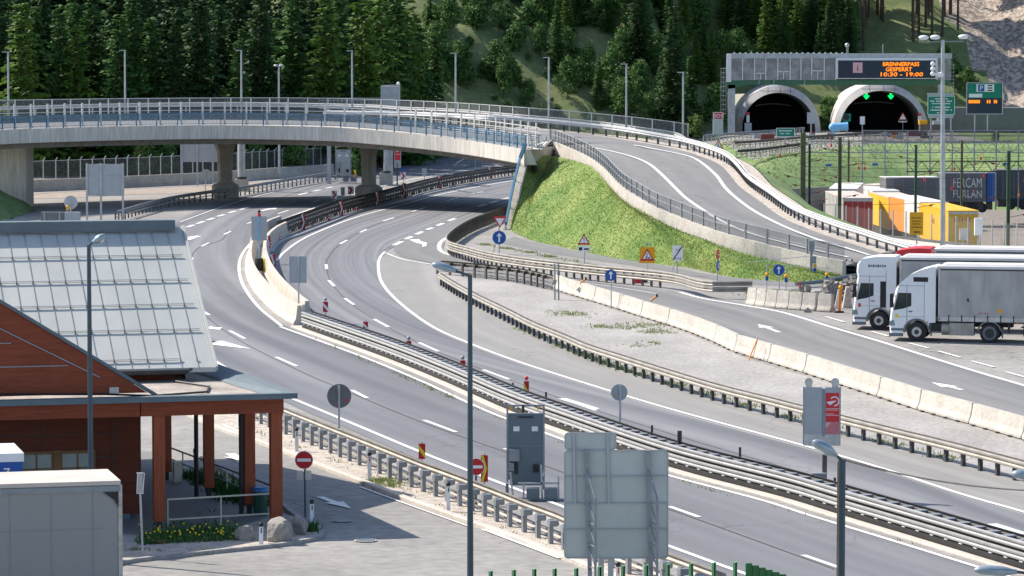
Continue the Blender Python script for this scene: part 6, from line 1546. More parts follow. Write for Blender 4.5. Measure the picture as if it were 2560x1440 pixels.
gb(mb, 1816, 135, 1828, 205, -.3, .1)
for x in (1855, 1885, 1913, 1943, 1974, 2001, 2028, 2059, 2088, 2342): gb(mb, x, 140, x + 2.5, 200, -.15, -.06)
for x0, x1, y in ((1890, 1912, 182), (1945, 1972, 178), (2030, 2058, 176)): gb(mb, x0, y, x1, y + 2, -.15, -.06); gb(mb, (x0 + x1) / 2 - 1, y, (x0 + x1) / 2 + 1, 198, -.15, -.06)
for k in range(20): gb(mb, 1834 + k * 14.2, 131, 1838 + k * 14.2, 136, 0, .2)
mb.build('cage_frame', 'white_paint', t)
mb = MB(); mb.prism([G(1816, 201), G(2378, 199), G(2378, 209), G(2300, 213), G(1870, 211), G(1835, 221), G(1816, 222)], (0, 1.6, 0)); mb.build('green_girder', 'green_beam', t)
mb = MB(); gb(mb, 1820, 212, 1838, 332, 0, .9); mb.build('leg', 'galv', t); mb = MB(); gb(mb, 2345, 212, 2362, 332, 0, .9); mb.build('leg', 'galv', t)
mb = MB()
for x in (1802, 1808, 1815): gb(mb, x, 170, x + 1.2, 285, .3, .4)
for k in range(11): gb(mb, 1802, 170 + k * 11.4, 1816, 171.5 + k * 11.4, .3, .4)
mb.build('ladder_cage', 'galv', t); mb = MB()
for x in (2376, 2384): gb(mb, x, 160, x + 1.2, 228, .3, .4)
for k in range(8): gb(mb, 2374, 162 + k * 9, 2388, 163 + k * 9, .3, .4)
mb.build('ladder_cage', 'galv', t)
mb = MB(); gb(mb, 2089, 145, 2341, 197, -.6, -.1); ds = mb.build('display_board', 'white_paint', t)
mb = MB(); gb(mb, 2094, 151, 2337, 195, -.66, -.61); o = mb.build('screen', 'screen', ds)
mb = MB(); gb(mb, 2131, 156, 2155, 182, -.7, -.67); o2 = mb.build('info_symbol', 'pink_sign', ds)
mb = MB(); put_text(mb, 'i', G(2143, 169, -.72), .85); mb.build('lettering', 'black_plastic', o2)
mb = MB()
for s, x0, x1, y in (('BRENNERPASS', 2206, 2296, 160.0), ('GESPERRT', 2213, 2278, 173.0), ('10:30 - 19:00', 2199, 2304, 185.5)):
    wd = (x1 - x0) * YG / F; put_text(mb, s, G((x0 + x1) / 2, y, -.71), .5, width=wd)
    put_text(mb, s, G((x0 + x1) / 2 + .45, y - .4, -.713), .5, width=wd); put_text(mb, s, G((x0 + x1) / 2 - .45, y + .4, -.716), .5, width=wd)
mb.build('lettering', 'led_orange', ds)
mb = MB()
for px in (1898, 1935, 2012): mb.bar(G(px, 200, -.2), G(px - 2, 212, -.2), .08)
mb.sphere(G(1952, 197, -.4), .2); mb.sphere(G(2032, 194, -.4), .2); mb.build('bracket', 'galv', t)
mb = MB()
for px in (2117, 2120, 2207): mb.bar(G(px, 134), G(px, 110), .1)
mb.sphere(G(2118, 113), .3); mb.build('sensor_mast', 'galv', t)
def gsign(x0, y0, x1, y1, Y, zb, lab, m='green_sign', rows=(), border=True, name='road_sign', postx=None):
    c = PD((x0 + x1) / 2, (y0 + y1) / 2, Y); t = T(name, lab, 'road sign', V(c.x, Y, zb)); Wd = sz(x1 - x0, Y); Hh = sz(y1 - y0, Y)
    for x in (postx or ((x0 + x1) / 2,)): p = PD(x, y0, Y); mb = MB(); mb.bar(V(p.x, Y + .08, zb), V(p.x, Y + .08, c.z), .12); mb.build('post', 'galv', t)
    mb = MB(); mb.box(c, (Wd, .06, Hh)); o = mb.build('sign_plate', m, t)
    if border:
        mb = MB()
        for s in (-1, 1): mb.box(c + V(s * Wd * .49, -.04, 0), (.06, .01, Hh)); mb.box(c + V(0, -.04, s * Hh * .485), (Wd, .01, .05))
        mb.build('border', 'white_plastic', o)
    if rows:
        mb = MB()
        for y, xa, xb, th in rows:
            p, q_ = PD(xa, y, Y), PD(xb, y, Y); n = max(2, int((xb - xa) / 3.4)); rr = random.Random(int(y * 7))
            for k in range(n):
                if rr.random() < .12: continue
                a = p.lerp(q_, k / n); mb.box(a + V((q_ - p).x / n * .4, -.045, 0), ((q_ - p).x / n * .72, .01, sz(th, Y) * rr.uniform(.75, 1)))
        mb.build('lettering', 'white_plastic', o)
    return t, c, Wd, Hh, o
gs_ = gsign(2319, 240, 2387, 287, 440, 2.3, 'green sign with rows of white writing and a pale top, right of the right tunnel', rows=((247, 2338, 2370, 3), (253, 2326, 2380, 3.4), (259, 2330, 2376, 3), (268, 2330, 2376, 3.6), (275, 2326, 2380, 3.6), (282, 2342, 2364, 3)), postx=(2328, 2378))
mb = MB(); c = PD(2352, 236, 440); mb.box(c, (3.3, .1, .35)); c = PD(2352, 291, 440); mb.box(c, (3.1, .1, .4)); mb.build('sign_frame', 'sign_back', gs_[0])
t, c, Wd, Hh, o = gsign(2416, 206, 2507, 286, 440, 3.5, 'tall green and black parking sign with a blue P and orange figures', m='screen', border=True, postx=(2438, 2470))
mb = MB(); a = PD(2461.5, 227, 440); mb.box(a + V(0, -.035, 0), (sz(84, 440), .02, sz(36, 440))); g = mb.build('green_panel', 'green_sign', o)
mb = MB(); a = PD(2463, 220, 440); mb.box(a + V(0, -.05, 0), (sz(44, 440), .01, sz(19, 440))); a = PD(2439, 239, 440); mb.box(a + V(0, -.05, 0), (sz(33, 440), .01, sz(9, 440))); mb.build('white_plate', 'white_plastic', g)
mb = MB(); a = PD(2453, 220, 440); mb.box(a + V(0, -.06, 0), (sz(16, 440), .01, sz(17, 440))); p = mb.build('blue_plate', 'blue_sign', g); mb = MB(); put_text(mb, 'P', a + V(0, -.07, 0), .6); mb.build('lettering', 'white_plastic', p)
mb = MB()
for y in (214, 220, 226): a = PD(2475, y, 440); mb.box(a + V(0, -.06, 0), (sz(12, 440), .01, sz(3, 440)))
mb.build('symbol', 'black_plastic', g)
mb = MB()
for x0, x1 in ((2421, 2450), (2466, 2477), (2484, 2493)):
    n = int((x1 - x0) / 4)
    for k in range(n): a = PD(x0 + (k + .5) * (x1 - x0) / n, 254, 440); mb.box(a + V(0, -.05, 0), (sz(3.4, 440), .01, sz(8, 440)))
mb.build('figures', 'led_orange', o)
gsign(1941, 320, 1987, 342, 415, 1.6, 'small flat green sign with two lines of writing below the left tunnel', rows=((327, 1947, 1980, 3), (334, 1950, 1978, 3)))
gsign(2107, 284, 2127, 304, 460, 2.3, 'small square green sign with a dark tunnel symbol at the right tunnel', border=False)
mb = MB(); c = PD(2116, 296, 459.9); mb.disc(c + V(0, 0, .15), .38, FWD, .04, 16); tag(mb.build('symbol_plate', 'black_plastic'), 'dark arch symbol on the small square green sign', 'symbol')
gsign(2018, 281, 2038, 309, 440, 2.0, 'plain pale sign back standing before the right edge of the left tunnel', m='sign_back', border=False)
gsign(2150, 291, 2162, 311, 462, 2.3, 'small white sign in the dark mouth of the right tunnel', m='white_plastic', border=False)
t, c, Wd, Hh, o = gsign(1783, 281, 1808, 298, 400, 1.0, 'dark red emergency sign reading SOS on a grey cabinet left of the gantry leg', m='red', border=True)
mb = MB(); put_text(mb, 'SOS', c + V(0, -.06, 0), .42); mb.build('lettering', 'white_plastic', o)
mb = MB(); a = PD(1795, 317, 400); mb.box(a, (sz(25, 400), .7, sz(38, 400))); mb.build('cabinet', 'sign_back', t)
t_, c, b, q_ = tri_sign(2257, 292, 12, 2257, 331, 'red-bordered triangle sign over a white plate in the right tunnel mouth', None, (2257, 302, 20, 7), sym='ex', z=2.3)
t_, c, b, q_ = tri_sign(1796, 362, 14, 1797, 392, 'orange roadworks triangle in front of the grey emergency cabinet', None, sym='works', z=3.0)
for px, py, lab in ((1870, 290, 'small red and white plate on a post in the left tunnel mouth'), (2299, 292, 'small red and white plate on a post at the right wall of the right tunnel')):
    c = PD(px, py, 468); t = T('road_sign', lab, 'road sign', V(c.x, 468, ZT)); mb = MB(); mb.bar(V(c.x, 468.1, ZT), c, .1); mb.build('post', 'galv', t); mb = MB(); mb.box(c + V(0, 0, .3), (.42, .05, .35)); mb.build('red_plate', 'signal_red', t); mb = MB(); mb.box(c - V(0, 0, .35), (.38, .05, .9)); mb.build('white_plate', 'white_plastic', t)
mb = MB(); c = PD(1849, 313, 475); mb.box(c, (.7, .7, 2.2)); tag(mb.build('niche_cabinet', 'dirt'), 'brownish cabinet at the left foot of the left tunnel', 'cabinet')
mb = MB(); c = PD(1870, 318, 468); mb.box(c, (.9, .6, 1.1)); tag(mb.build('utility_box', 'sign_back'), 'grey utility box in the left tunnel mouth', 'box')
mb = MB(); a = PD(2082, 318, 440); mb.cyl(a, a + V(1.85, 0, .1), .5, n=16); mb.sphere(a + V(0, 0, 0), .5); mb.bar(a + V(.1, 0, -.9), a + V(.1, 0, 0), .2); tag(mb.build('water_tank', 'skyblue', None, True), 'light blue cylindrical tank left of the right tunnel', 'tank')
# road works clutter at tunnel level
rnd = random.Random(9)
for k in range(22):
    px = rnd.uniform(1850, 2340); b = PD(px, 332, rnd.uniform(440, 462)); b.z = 2.3; mb = MB(); mb.box(b + V(0, 0, .35), (rnd.uniform(.4, 2.2), .4, rnd.uniform(.3, .8)), rnd.uniform(-.2, .2))
    tag(mb.build('site_material', rnd.choice(['rust_red', 'steel_brown', 'tarp_orange', 'sign_back', 'steel_brown'])), 'low piece of construction material at the tunnel forecourt', 'building material', 'construction material before the tunnels')
mb = MB(); c = PD(2325, 318, 452); mb.box(c, (2.6, 1.2, .7)); mb.box(c + V(-.9, 0, .6), (1.0, 1, .6), mi=1); mb.box(c + V(.9, 0, .1), (1.1, 1.1, 1.4), mi=2); tag(mb.build('site_machine', ['steel_brown', 'orange_sign', 'sign_back']), 'yellow and brown site machine at the right foot of the right tunnel', 'machine')
# stepped guard rails on the viaduct edge left of the yard
def rowrail(pts, lab, mr, z0):
    path = smoothpath([P(*q) for q in pts], 1.2); guardrail('guard_rail', lab, path, [(.8, .05, 1, 'w', 0, mr), (.5, .05, 1, 'plate', .06, mr)], [(1.33, .85, -.03, .14, .1, 0, 'post', 'cream_paint', 0)], mr, 'cream_paint')
rowrail([(1760,356,2.3),(1850,349,2.3),(1930,343,2.3),(2010,336,2.3)], 'uppermost guard rail before the left tunnel', 'steel_grey', 2.3)
rowrail([(1835,374,2.35),(1900,370,2.35),(1960,364,2.35),(2090,354,2.35),(2200,348,2.35)], 'middle guard rail before the left tunnel, with pale posts', 'steel_brown', 2)
rowrail([(1842,397,2.35),(1900,392,2.35),(1960,384,2.35),(2015,376,2.35)], 'lowest dark guard rail before the left tunnel, with pale posts', 'steel_dark', 1)
mb = MB(); w = [PD(1840, 352, 398), PD(2015, 340, 426)]
mb.prism([V(w[0].x, w[0].y, -1.2), V(w[1].x, w[1].y, -.4), V(w[1].x + .3, w[1].y + .5, -.4), V(w[0].x + .3, w[0].y + .5, -1.2)], (0, 0, 3.0)); tag(mb.build('edge_wall', 'pier_concrete'), 'concrete edge wall under the guard rails left of the rail yard', 'wall')
# orange delineator pipes in the slope and retaining wall at yard
mb = MB(); a, b_ = PD(1955, 520, 318), PD(2130, 470, 350); mb.prism([V(24.6, 330, -3.6), V(30.0, 336, -3.6), V(30.0, 336.5, -3.6), V(24.6, 330.5, -3.6)], (0, 0, 4.9)); tag(mb.build('retaining_wall', 'wall_grey'), 'grey retaining wall at the bottom of the far green slope', 'wall')
mb = MB(); a = PD(2440, 262, 480); mb.prism([V(a.x - 5, 478, 2), V(a.x + 22, 470, 2), V(a.x + 22, 474, 2), V(a.x - 5, 482, 2)], (0, 0, 3.6)); tag(mb.build('retaining_wall', 'wall_grey'), 'grey retaining wall behind the green parking sign', 'wall')
# screen fence along the upper edge of the yard
fe = smoothpath([P(*q) for q in [(2000,372,1.6),(2150,372,1.6),(2300,371,1.6),(2450,371,1.6),(2640,371,1.6)]], 2.2)
fe = [V(p.x, 356, .1) for p in fe]; t = T('screen_fence', 'long dark mesh screen on tall posts above the rail yard', 'fence', fe[0]); f0 = None
for i, p in enumerate(fe):
    if f0 is None: b = MB(); b.bar((0, 0, -2), (0, 0, 5.87), .13); f0 = b.build('post', 'steel_grey', None); o = f0
    else: o = f0.copy(); COL.objects.link(o)
    o.parent = t; o.location = p - t.location
b = MB(); b.sweep(fe, [(0, 4.7), (0, 5.85)], closed=False); b.build('mesh_panel', 'screen_mesh', t); b = MB(); b.sweep(fe, boxprof(-.05, .05, 4.6, 4.7)); b.sweep(fe, boxprof(-.05, .05, 5.83, 5.9)); b.sweep(fe, boxprof(-.03, .03, 3.9, 3.95)); b.build('rail', 'steel_grey', t)
# catenary masts, trusses, wires
def mast(px, ytop, Y, lab, m='olive', wd=.3, base=-3.3):
    tp = PD(px, ytop, Y); t = T('catenary_mast', lab, 'mast', V(tp.x, Y, base), 'railway masts in the yard'); mb = MB(); d = wd / 2
    mb.bar(V(tp.x - d + .04, Y, base), V(tp.x - d + .04, Y, tp.z), .08, .22); mb.bar(V(tp.x + d - .04, Y, base), V(tp.x + d - .04, Y, tp.z), .08, .22); mb.bar(V(tp.x, Y, base), V(tp.x, Y, tp.z), wd - .1, .05); mb.build('mast_shaft', m, t)
    rr = random.Random(px); mb = MB()
    for k in range(4): z = tp.z - 1.2 - k * 1.3; mb.bar(V(tp.x, Y - .15, z), V(tp.x + 1.6 * (1 if k % 2 else -1), Y - .15, z + .35), .04); mb.cyl(V(tp.x + 1.1 * (1 if k % 2 else -1), Y - .15, z + .2), V(tp.x + 1.35 * (1 if k % 2 else -1), Y - .15, z + .27), .08, n=6, mi=1)
    mb.build('insulator_arm', ['steel_dark', 'rust_red'], t)
mast(2008, 332, 296, 'thick olive mast at the left end of the rail yard', 'olive', .42); mast(2024, 360, 312, 'dark mast with signal box beside the thick olive mast', 'steel_dark', .2)
mast(2100, 343, 300, 'olive mast in front of the grey and red trailer'); mast(2122, 350, 345, 'slender mast behind the olive mast before the trailers', 'olive', .2)
mast(2290, 362, 290, 'dark green mast behind the orange sign', 'pole_green', .2); mast(2405, 350, 340, 'olive mast right of the floodlight mast', 'olive', .22); mast(2522, 377, 275, 'green mast nearest the right edge', 'pole_green', .26, -1)
def truss(x0, x1, y0, y1, Y, lab, m='steel_dark'):
    a, b_ = PD(x0, y0, Y), PD(x1, y0, Y); hh = sz(y1 - y0, Y); n = int((b_.x - a.x) / 1.3); t = T('catenary_truss', lab, 'truss', a)
    mb = MB(); mb.bar(a, b_, .1); mb.bar(a - V(0, 0, hh), b_ - V(0, 0, hh), .1); mb.build('chord', m, t); mb = MB()
    for k in range(n): p, q_ = a.lerp(b_, k / n), a.lerp(b_, (k + .5) / n); r_ = a.lerp(b_, (k + 1) / n); mb.bar(p, q_ - V(0, 0, hh), .06); mb.bar(q_ - V(0, 0, hh), r_, .06)
    mb.build('lattice', m, t)
truss(2265, 2620, 403, 429, 318, 'lattice truss crossing before the dark trailers'); truss(2025, 2620, 354, 381, 350, 'upper pale lattice truss across the green slope', 'steel_grey')
mb = MB()
for y0, y1, Y in ((398, 398, 330), (416, 408, 315), (436, 436, 325), (450, 470, 300), (512, 480, 285), (345, 350, 345), (388, 386, 300)):
    a, b_ = PD(2010, y0, Y), PD(2640, y1, Y + 6); mb = MB(); mb.tube([a.lerp(b_, k / 8) - V(0, 0, .35 * math.sin(math.pi * k / 8)) for k in range(9)], .022, 4)
    tag(mb.build('overhead_wire', 'steel_dark'), 'thin overhead railway wire spanning the yard', 'wire', 'overhead railway wires')
for k, (px, py, m_) in enumerate([(1950, 388, 'signal_red'), (2072, 413, 'blue_sign'), (2188, 411, 'blue_sign'), (2147, 420, 'signal_red'), (2162, 421, 'signal_red'), (2452, 396, 'signal_red'), (2460, 440, 'signal_red'), (2311, 450, 'signal_red'), (2547, 488, 'orange'), (2386, 422, 'signal_red'), (2078, 364, 'signal_red'), (2515, 410, 'blue_sign'), (2380, 472, 'signal_red')]):
    c = PD(px, py, 318); mb = MB(); mb.cyl(c - V(0, 0, .13), c + V(0, 0, .13), .09, n=8)
    if m_ == 'blue_sign': mb = MB(); mb.box(c, (.5, .05, .2))
    mb.bar(c + V(0, 0, 0), c + V(0, 0, .8), .03); tag(mb.build('wire_marker' if m_ != 'blue_sign' else 'wire_plate', m_), 'small red insulator hanging in the railway wires' if m_ != 'blue_sign' else 'small blue plate hanging in the railway wires', 'insulator' if m_ != 'blue_sign' else 'plate', 'markers in the railway wires')
# trailers on the train
def wagon_trailer(x0, ytop, Y, ztop, ang, L, side, rear, roof, lab, txt=None, hgt=3.0, W=2.55, letters=None, rearbits=True):
    """near-left top corner at pixel (x0, ytop); runs away along ang"""
    c = PD(x0, ytop, Y); c.z = 0; q_ = rotm(ang); t = T('semi_trailer', lab, 'trailer', V(c.x, c.y, ztop - hgt - 1.0), 'lorry trailers on the railway wagons')
    X = lambda x, y, z: c + q_ @ V(x, y, z)
    def bx(mb, a0, a1, b0, b1, z0, z1): mb.prism([X(a0, b0, z0), X(a1, b0, z0), X(a1, b1, z0), X(a0, b1, z0)], (0, 0, z1 - z0))
    zb = ztop - hgt
    sd = side if isinstance(side, list) else [side]; n = len(sd)
    for k, m_ in enumerate(sd): mb = MB(); bx(mb, 0, W, .05 + (L - .05) * k / n, .05 + (L - .05) * (k + 1) / n - .002, zb, ztop - .1); mb.build('curtain_side', m_, t)
    mb = MB(); bx(mb, -.02, W + .02, 0, L, ztop - .1, ztop); mb.build('roof', roof, t)
    mb = MB(); bx(mb, .06, W - .06, .0, .04, zb, ztop - .3); o = mb.build('rear_door', rear, t)
    if rearbits:
        mb = MB(); bx(mb, 0, .06, -.02, .05, zb, ztop - .1); bx(mb, W - .06, W, -.02, .05, zb, ztop - .1); bx(mb, .06, W - .06, -.02, .04, ztop - .3, ztop - .1)
        for f_ in (.3, .5, .7): bx(mb, W * f_, W * f_ + .03, -.03, 0, zb + .1, ztop - .35)
        mb.build('door_frame', 'alu', t)
    mb = MB(); bx(mb, .1, W - .1, .1, L - .5, zb - .9, zb - .01); mb.build('chassis', 'steel_dark', t)
    if txt: mb = MB(); put_text(mb, txt[0], X(W / 2, -.04, ztop - .75), txt[1], q_ @ V(1, 0, 0), width=W * .62); mb.build('lettering', 'red', o)
    if letters:
        mb = MB(); put_text(mb, letters[0], X(-.02, letters[4], ztop - letters[5]), letters[1], q_ @ V(0, -1, 0), width=letters[2]); mb.build('lettering', letters[3], t)
    return t, X
wagon_trailer(2371, 526, 300, .87, R(4), 13.4, 'tarp_yellow', 'tarp_yellow', 'tarp_yellow', 'yellow trailer with red letters on its rear door, nearest in the train', ('DHL', .3), letters=('DHL', .5, 1.6, 'red', 6.8, 1.2))
wagon_trailer(2300, 505, 315.5, .82, R(5.5), 13.4, ['tarp_white', 'tarp_orange'], 'tarp_white', 'tarp_white', 'white and orange trailer behind the yellow one')
wagon_trailer(2222, 492, 331, .55, R(3), 12, ['tarp_yellow', 'tarp_yellow'], 'tarp_yellow', 'trailer_roof', 'yellow trailer with a grey front beside the red trailer')
wagon_trailer(2108, 494, 306, 1.65, R(1.5), 13.4, 'tarp_grey', 'tarp_red', 'trailer_roof', 'trailer with a grey side and a red rear door')
wagon_trailer(2182, 476, 341, .7, R(2), 12, 'tarp_white', 'tarp_white', 'tarp_white', 'short white trailer behind the red-doored one')
wagon_trailer(2072, 470, 325, 1.6, R(-8), 13, 'tarp_white', 'tarp_white', 'tarp_white', 'white-roofed trailer at the left end of the back row')
wagon_trailer(2135, 460, 352, .8, R(-40), 12, 'navy', 'rust_red', 'trailer_roof', 'trailer with a navy side and red corner in the back row')
# long side-on dark trailers to the right
def side_trailer(x0, x1, ytop, Y, ztop, m, roof, lab, txt=None, ang=0, panels=None):
    c = PD(x0, ytop, Y); L = (x1 - x0) * Y / F / math.cos(ang); q_ = rotm(ang); t = T('semi_trailer', lab, 'trailer', V(c.x, Y, ztop - 4), 'lorry trailers on the railway wagons'); c.z = 0
    X = lambda x, y, z: c + q_ @ V(x, y, z)
    def bx(mb, a0, a1, b0, b1, z0, z1): mb.prism([X(a0, b0, z0), X(a1, b0, z0), X(a1, b1, z0), X(a0, b1, z0)], (0, 0, z1 - z0))
    mb = MB(); bx(mb, 0, L, 0, 2.5, ztop - 2.9, ztop - .1); mb.build('curtain_side', m, t); mb = MB(); bx(mb, -.02, L + .02, -.02, 2.52, ztop - .1, ztop); mb.build('roof', roof, t)
    mb = MB(); bx(mb, .2, L - .2, .3, 2.2, ztop - 3.7, ztop - 2.91); mb.build('chassis', 'steel_dark', t)
    for k in range(3):
        mb = MB(); a = X(L - 1.2 - k * 1.2, .15, ztop - 3.5); mb.cyl(a, X(L - 1.2 - k * 1.2, .5, ztop - 3.5), .48, n=14); mb.build('wheel', 'tyre', t, True)
    mb = MB(); k = .6
    while k < L: bx(mb, k, k + .03, -.012, 0, ztop - 2.8, ztop - .12); k += 1.1
    mb.build('curtain_fold', 'steel_grey', t)
    if txt: mb = MB(); put_text(mb, txt[0], X(L * txt[4], -.03, ztop - 1.0), txt[1], q_ @ V(1, 0, 0), width=L * txt[2]); put_text(mb, txt[5], X(L * txt[4], -.03, ztop - 2.1), txt[1] * .8, q_ @ V(1, 0, 0), width=L * txt[2]); mb.build('lettering', txt[3], t)
side_trailer(2215, 2350, 450, 345, 1.8, 'tarp_slate', 'tarp_white', 'dark trailer with a long white roof left of the floodlight mast', ang=R(8))
side_trailer(2350, 2465, 437, 352, 2.0, 'tarp_slate', 'tarp_white', 'grey trailer with big white letters on its side', ('FERCAM', .95, .62, 'tarp_white', .6, 'FURLAN'))
side_trailer(2467, 2488, 437, 352.5, 2.0, 'blue_sign', 'tarp_white', 'blue end trailer just right of the lettered grey one')
side_trailer(2492, 2620, 434, 356, 2.1, 'tarp_dark', 'wall_grey', 'dark trailer at the right edge of the rail yard')
# track and sleepers
for k, (Y0, z) in enumerate(((322, -3.2), (338, -3.2))): pass
# orange sign, chain fence and boxes on the pale band
b = P(2292, 622, .3); t = T('road_sign', 'orange diversion sign with dark writing and an arrow before the trailers', 'road sign', b); Yc = b.y
c = PD(2291, 559, Yc); mb = MB(); mb.box(c, (sz(34, Yc), .05, sz(57, Yc))); o = mb.build('sign_plate', 'orange_sign', t); mb = MB(); mb.cyl(V(b.x, Yc + .06, .2), V(b.x, Yc + .06, c.z), .05, n=8); mb.build('post', 'galv', t)
mb = MB(); rr = random.Random(2)
for y, w_ in ((545, 26), (553, 22), (560, 20), (568, 28)):
    n = int(w_ / 3)
    for k in range(n): p = PD(2291 - w_ / 2 + (k + .5) * w_ / n, y, Yc - .04); mb.box(p, (sz(2.2, Yc), .008, sz(2.6, Yc) * rr.uniform(.6, 1)))
p = PD(2286, 580, Yc - .04); mb.add([p + V(-.05, 0, 0), p + V(.08, 0, -.09), p + V(.08, 0, .09)], [(0, 1, 2)]); mb.box(p + V(.25, 0, 0), (.36, .008, .07)); mb.build('lettering', 'black_plastic', o)
fl = smoothpath([P(*q) for q in [(2060,572,.4),(2200,588,.4),(2350,604,.4),(2560,630,.4),(2680,645,.4)]], 1.0); t = T('chain_link_fence', 'wire fence on thin posts between the pale road band and the railway trailers', 'fence', fl[0]); f0 = None
for p, a in samples(fl, 1.9):
    if f0 is None: b = MB(); b.bar((0, 0, 0), (0, 0, 2.0), .07); f0 = b.build('post', 'galv', None); o = f0
    else: o = f0.copy(); COL.objects.link(o)
    o.parent = t; o.location = p - t.location; o.rotation_euler = (0, 0, a)
mb = MB(); mb.sweep(fl, [(0, .05), (0, 1.9)], closed=False); mp_ = mat('mesh_faint', (.4, .4, .4), .6, n=0, alpha=.1); mb.build('mesh_panel', 'mesh_faint', t)
mb = MB(); bd_ = smoothpath([P(*q) for q in [(2000,556,.35),(2100,574,.35),(2200,590,.35),(2300,603,.35),(2450,620,.35),(2700,652,.35)]], n=30); bq = smoothpath([P(*q) for q in [(2080,580,.2),(2150,597,.2),(2250,617,.2),(2340,634,.2),(2480,652,.2),(2700,690,.2)]], n=30)
for i in range(29): mb.quad(bd_[i], bq[i], bq[i + 1], bd_[i + 1])
kind(mb.build('pale_road', 'cream_concrete'))
mb = MB(); mb.sweep([p + V(0, .6, -1.2) for p in fl], [(0, -2.4), (0, 1.25), (.3, 1.25), (.3, -2.4)]); tag(mb.build('retaining_wall', 'wall_grey'), 'dark wall edge under the wire fence before the trailers', 'wall')
for k, (px, y0, y1) in enumerate([(2446, 545, 588), (2408, 572, 600)]):
    b = P(px, 625 - k * 5, .3); Yc = b.y; t = T('signal_cabinet', ['white ribbed signal head cluster on a post right of the yellow trailer', 'small grey box on a post before the yellow trailer'][k], 'signal', b); a = PD(px, (y0 + y1) / 2, Yc); mb = MB(); mb.box(a, (.55, .35, sz(y1 - y0, Yc))); mb.build('housing', 'white_plastic' if k == 0 else 'alu', t); mb = MB(); mb.cyl(b, a, .07, n=8); mb.build('post', 'galv', t)
# far right rails and gritty area in the yard
mb = MB()
for k in range(3): mb.sweep(smoothpath([V(40 + k * 2.2, 268 + k * 2, -3.2), V(52 + k * 2, 282 + k * 2, -3.2), V(70, 300 + k * 3, -3.2)], 1.5), boxprof(-.08, .08, 0, .2))
kind(mb.build('railway_rails', 'steel_brown'))

# ---------------------------------------------------------------- trees
def conifer(seed, hgt, rad, m, sparse=1.0, droop=.35, whorls=34, start=.06, power=.85):
    rnd = random.Random(seed); mb = MB(); nv = mb.v; nf = mb.f
    for wi in range(whorls):
        u = (wi + rnd.uniform(-.3, .3)) / whorls; u = max(0, u); z = hgt * (start + (1 - start) * u * .985); r = rad * (1 - u) ** power * rnd.uniform(.8, 1.1) + .12
        nb = max(5, int((14 - 6 * u) * sparse)); zw = z; dz_ = hgt / whorls
        for k in range(nb):
            a = 2 * math.pi * (k + rnd.uniform(-.4, .4)) / nb + wi * .7; z = zw + rnd.uniform(-.6, .6) * dz_; dr = droop * rnd.uniform(.6, 1.5); L = r * rnd.uniform(.6, 1.12); d = V(math.cos(a), math.sin(a), 0); s = V(-d.y, d.x, 0)
            n = max(3, int(L / .42))
            for j in range(n):
                t_ = (j + .6) / n; p = d * (L * t_) + V(0, 0, z + .12 * L * t_ - dr * L * t_ * t_ * (1 - .4 * u) + rnd.uniform(-.12, .12))
                w_ = (.30 + .34 * (1 - t_)) * (1 if L > 1 else .6) * (.7 + .3 * (1 - u)); ln = .42 * rnd.uniform(.8, 1.4)
                for sg in (-1, 1):
                    e = s * sg * w_ * rnd.uniform(.7, 1.35) + V(0, 0, -w_ * rnd.uniform(-.1, 1.3)) + d * rnd.uniform(-.05, .3)
                    i0 = len(nv); nv += [p, p + d * ln + V(0, 0, -.05), p + d * ln * .7 + e + V(0, 0, rnd.uniform(-.08, .03)), p + e]
                    nf.append((i0, i0 + 1, i0 + 2, i0 + 3)); mb.m.append(0)
    return mb
def bushy(seed, hgt, rad, n=1500, leafs=.26, base=.12):
    rnd = random.Random(seed); mb = MB(); cl = []
    for k in range(26):
        u = rnd.random(); a = rnd.uniform(0, 6.28); z = hgt * (base + (1 - base) * (.12 + .8 * u)); r = rad * math.sin(math.pi * min(1, .16 + .8 * u)) * rnd.uniform(.25, .8); cl.append((V(r * math.cos(a), r * math.sin(a), z), rnd.uniform(.2, .4) * rad * 1.0))
    for k in range(n):
        c, r = rnd.choice(cl); d = V(rnd.gauss(0, 1), rnd.gauss(0, 1), rnd.gauss(0, .8)).normalized(); p = c + d * r * rnd.choice([rnd.uniform(.5, 1.05), rnd.uniform(.7, 1.5)]); x = V(rnd.gauss(0, 1), rnd.gauss(0, 1), rnd.gauss(0, .6)).normalized(); y = x.cross(d + V(0, 0, .3)).normalized(); l_ = leafs * rnd.uniform(.6, 1.3)
        mb.add([p - x * l_ * .5, p + y * l_ * .45, p + x * l_ * .6, p - y * l_ * .4], [(0, 1, 2, 3)])
    return mb
def make_tree(name, lab, cat, crown, m, hgt, tr, group, trunkm='bark', limbs=0, seed=0):
    t = T(name, lab, cat, (0, 0, 0), group); crown.build('crown', m, t, rel=False)
    mb = MB(); rnd = random.Random(seed)
    for k in range(6): mb.cyl(V(.1 * math.sin(k), 0, hgt * .15 * k - (.8 if k == 0 else 0)), V(.1 * math.sin(k + 1), 0, hgt * .15 * (k + 1)), tr * (1 - k * .15), tr * (1 - (k + 1) * .15), n=8)
    for k in range(limbs):
        a = rnd.uniform(0, 6.28); z = hgt * rnd.uniform(.25, .75); mb.cyl(V(0, 0, z), V(math.cos(a), math.sin(a), .5) * hgt * .16 + V(0, 0, z), tr * .35, .03, n=5)
    mb.build('trunk', trunkm, t, rel=False); return t
GR = 'trees of the forest on the hillside'
protos = {}
def reg(k, t): protos[k] = [t, False]
for i in range(4): reg('spruce%d' % i, make_tree('spruce_tree', '', 'tree', conifer(20 + i, 22, 3.6 + .3 * i, 'x', 1.0, .38, 40, .05), 'needles_dark', 22, .3, GR))
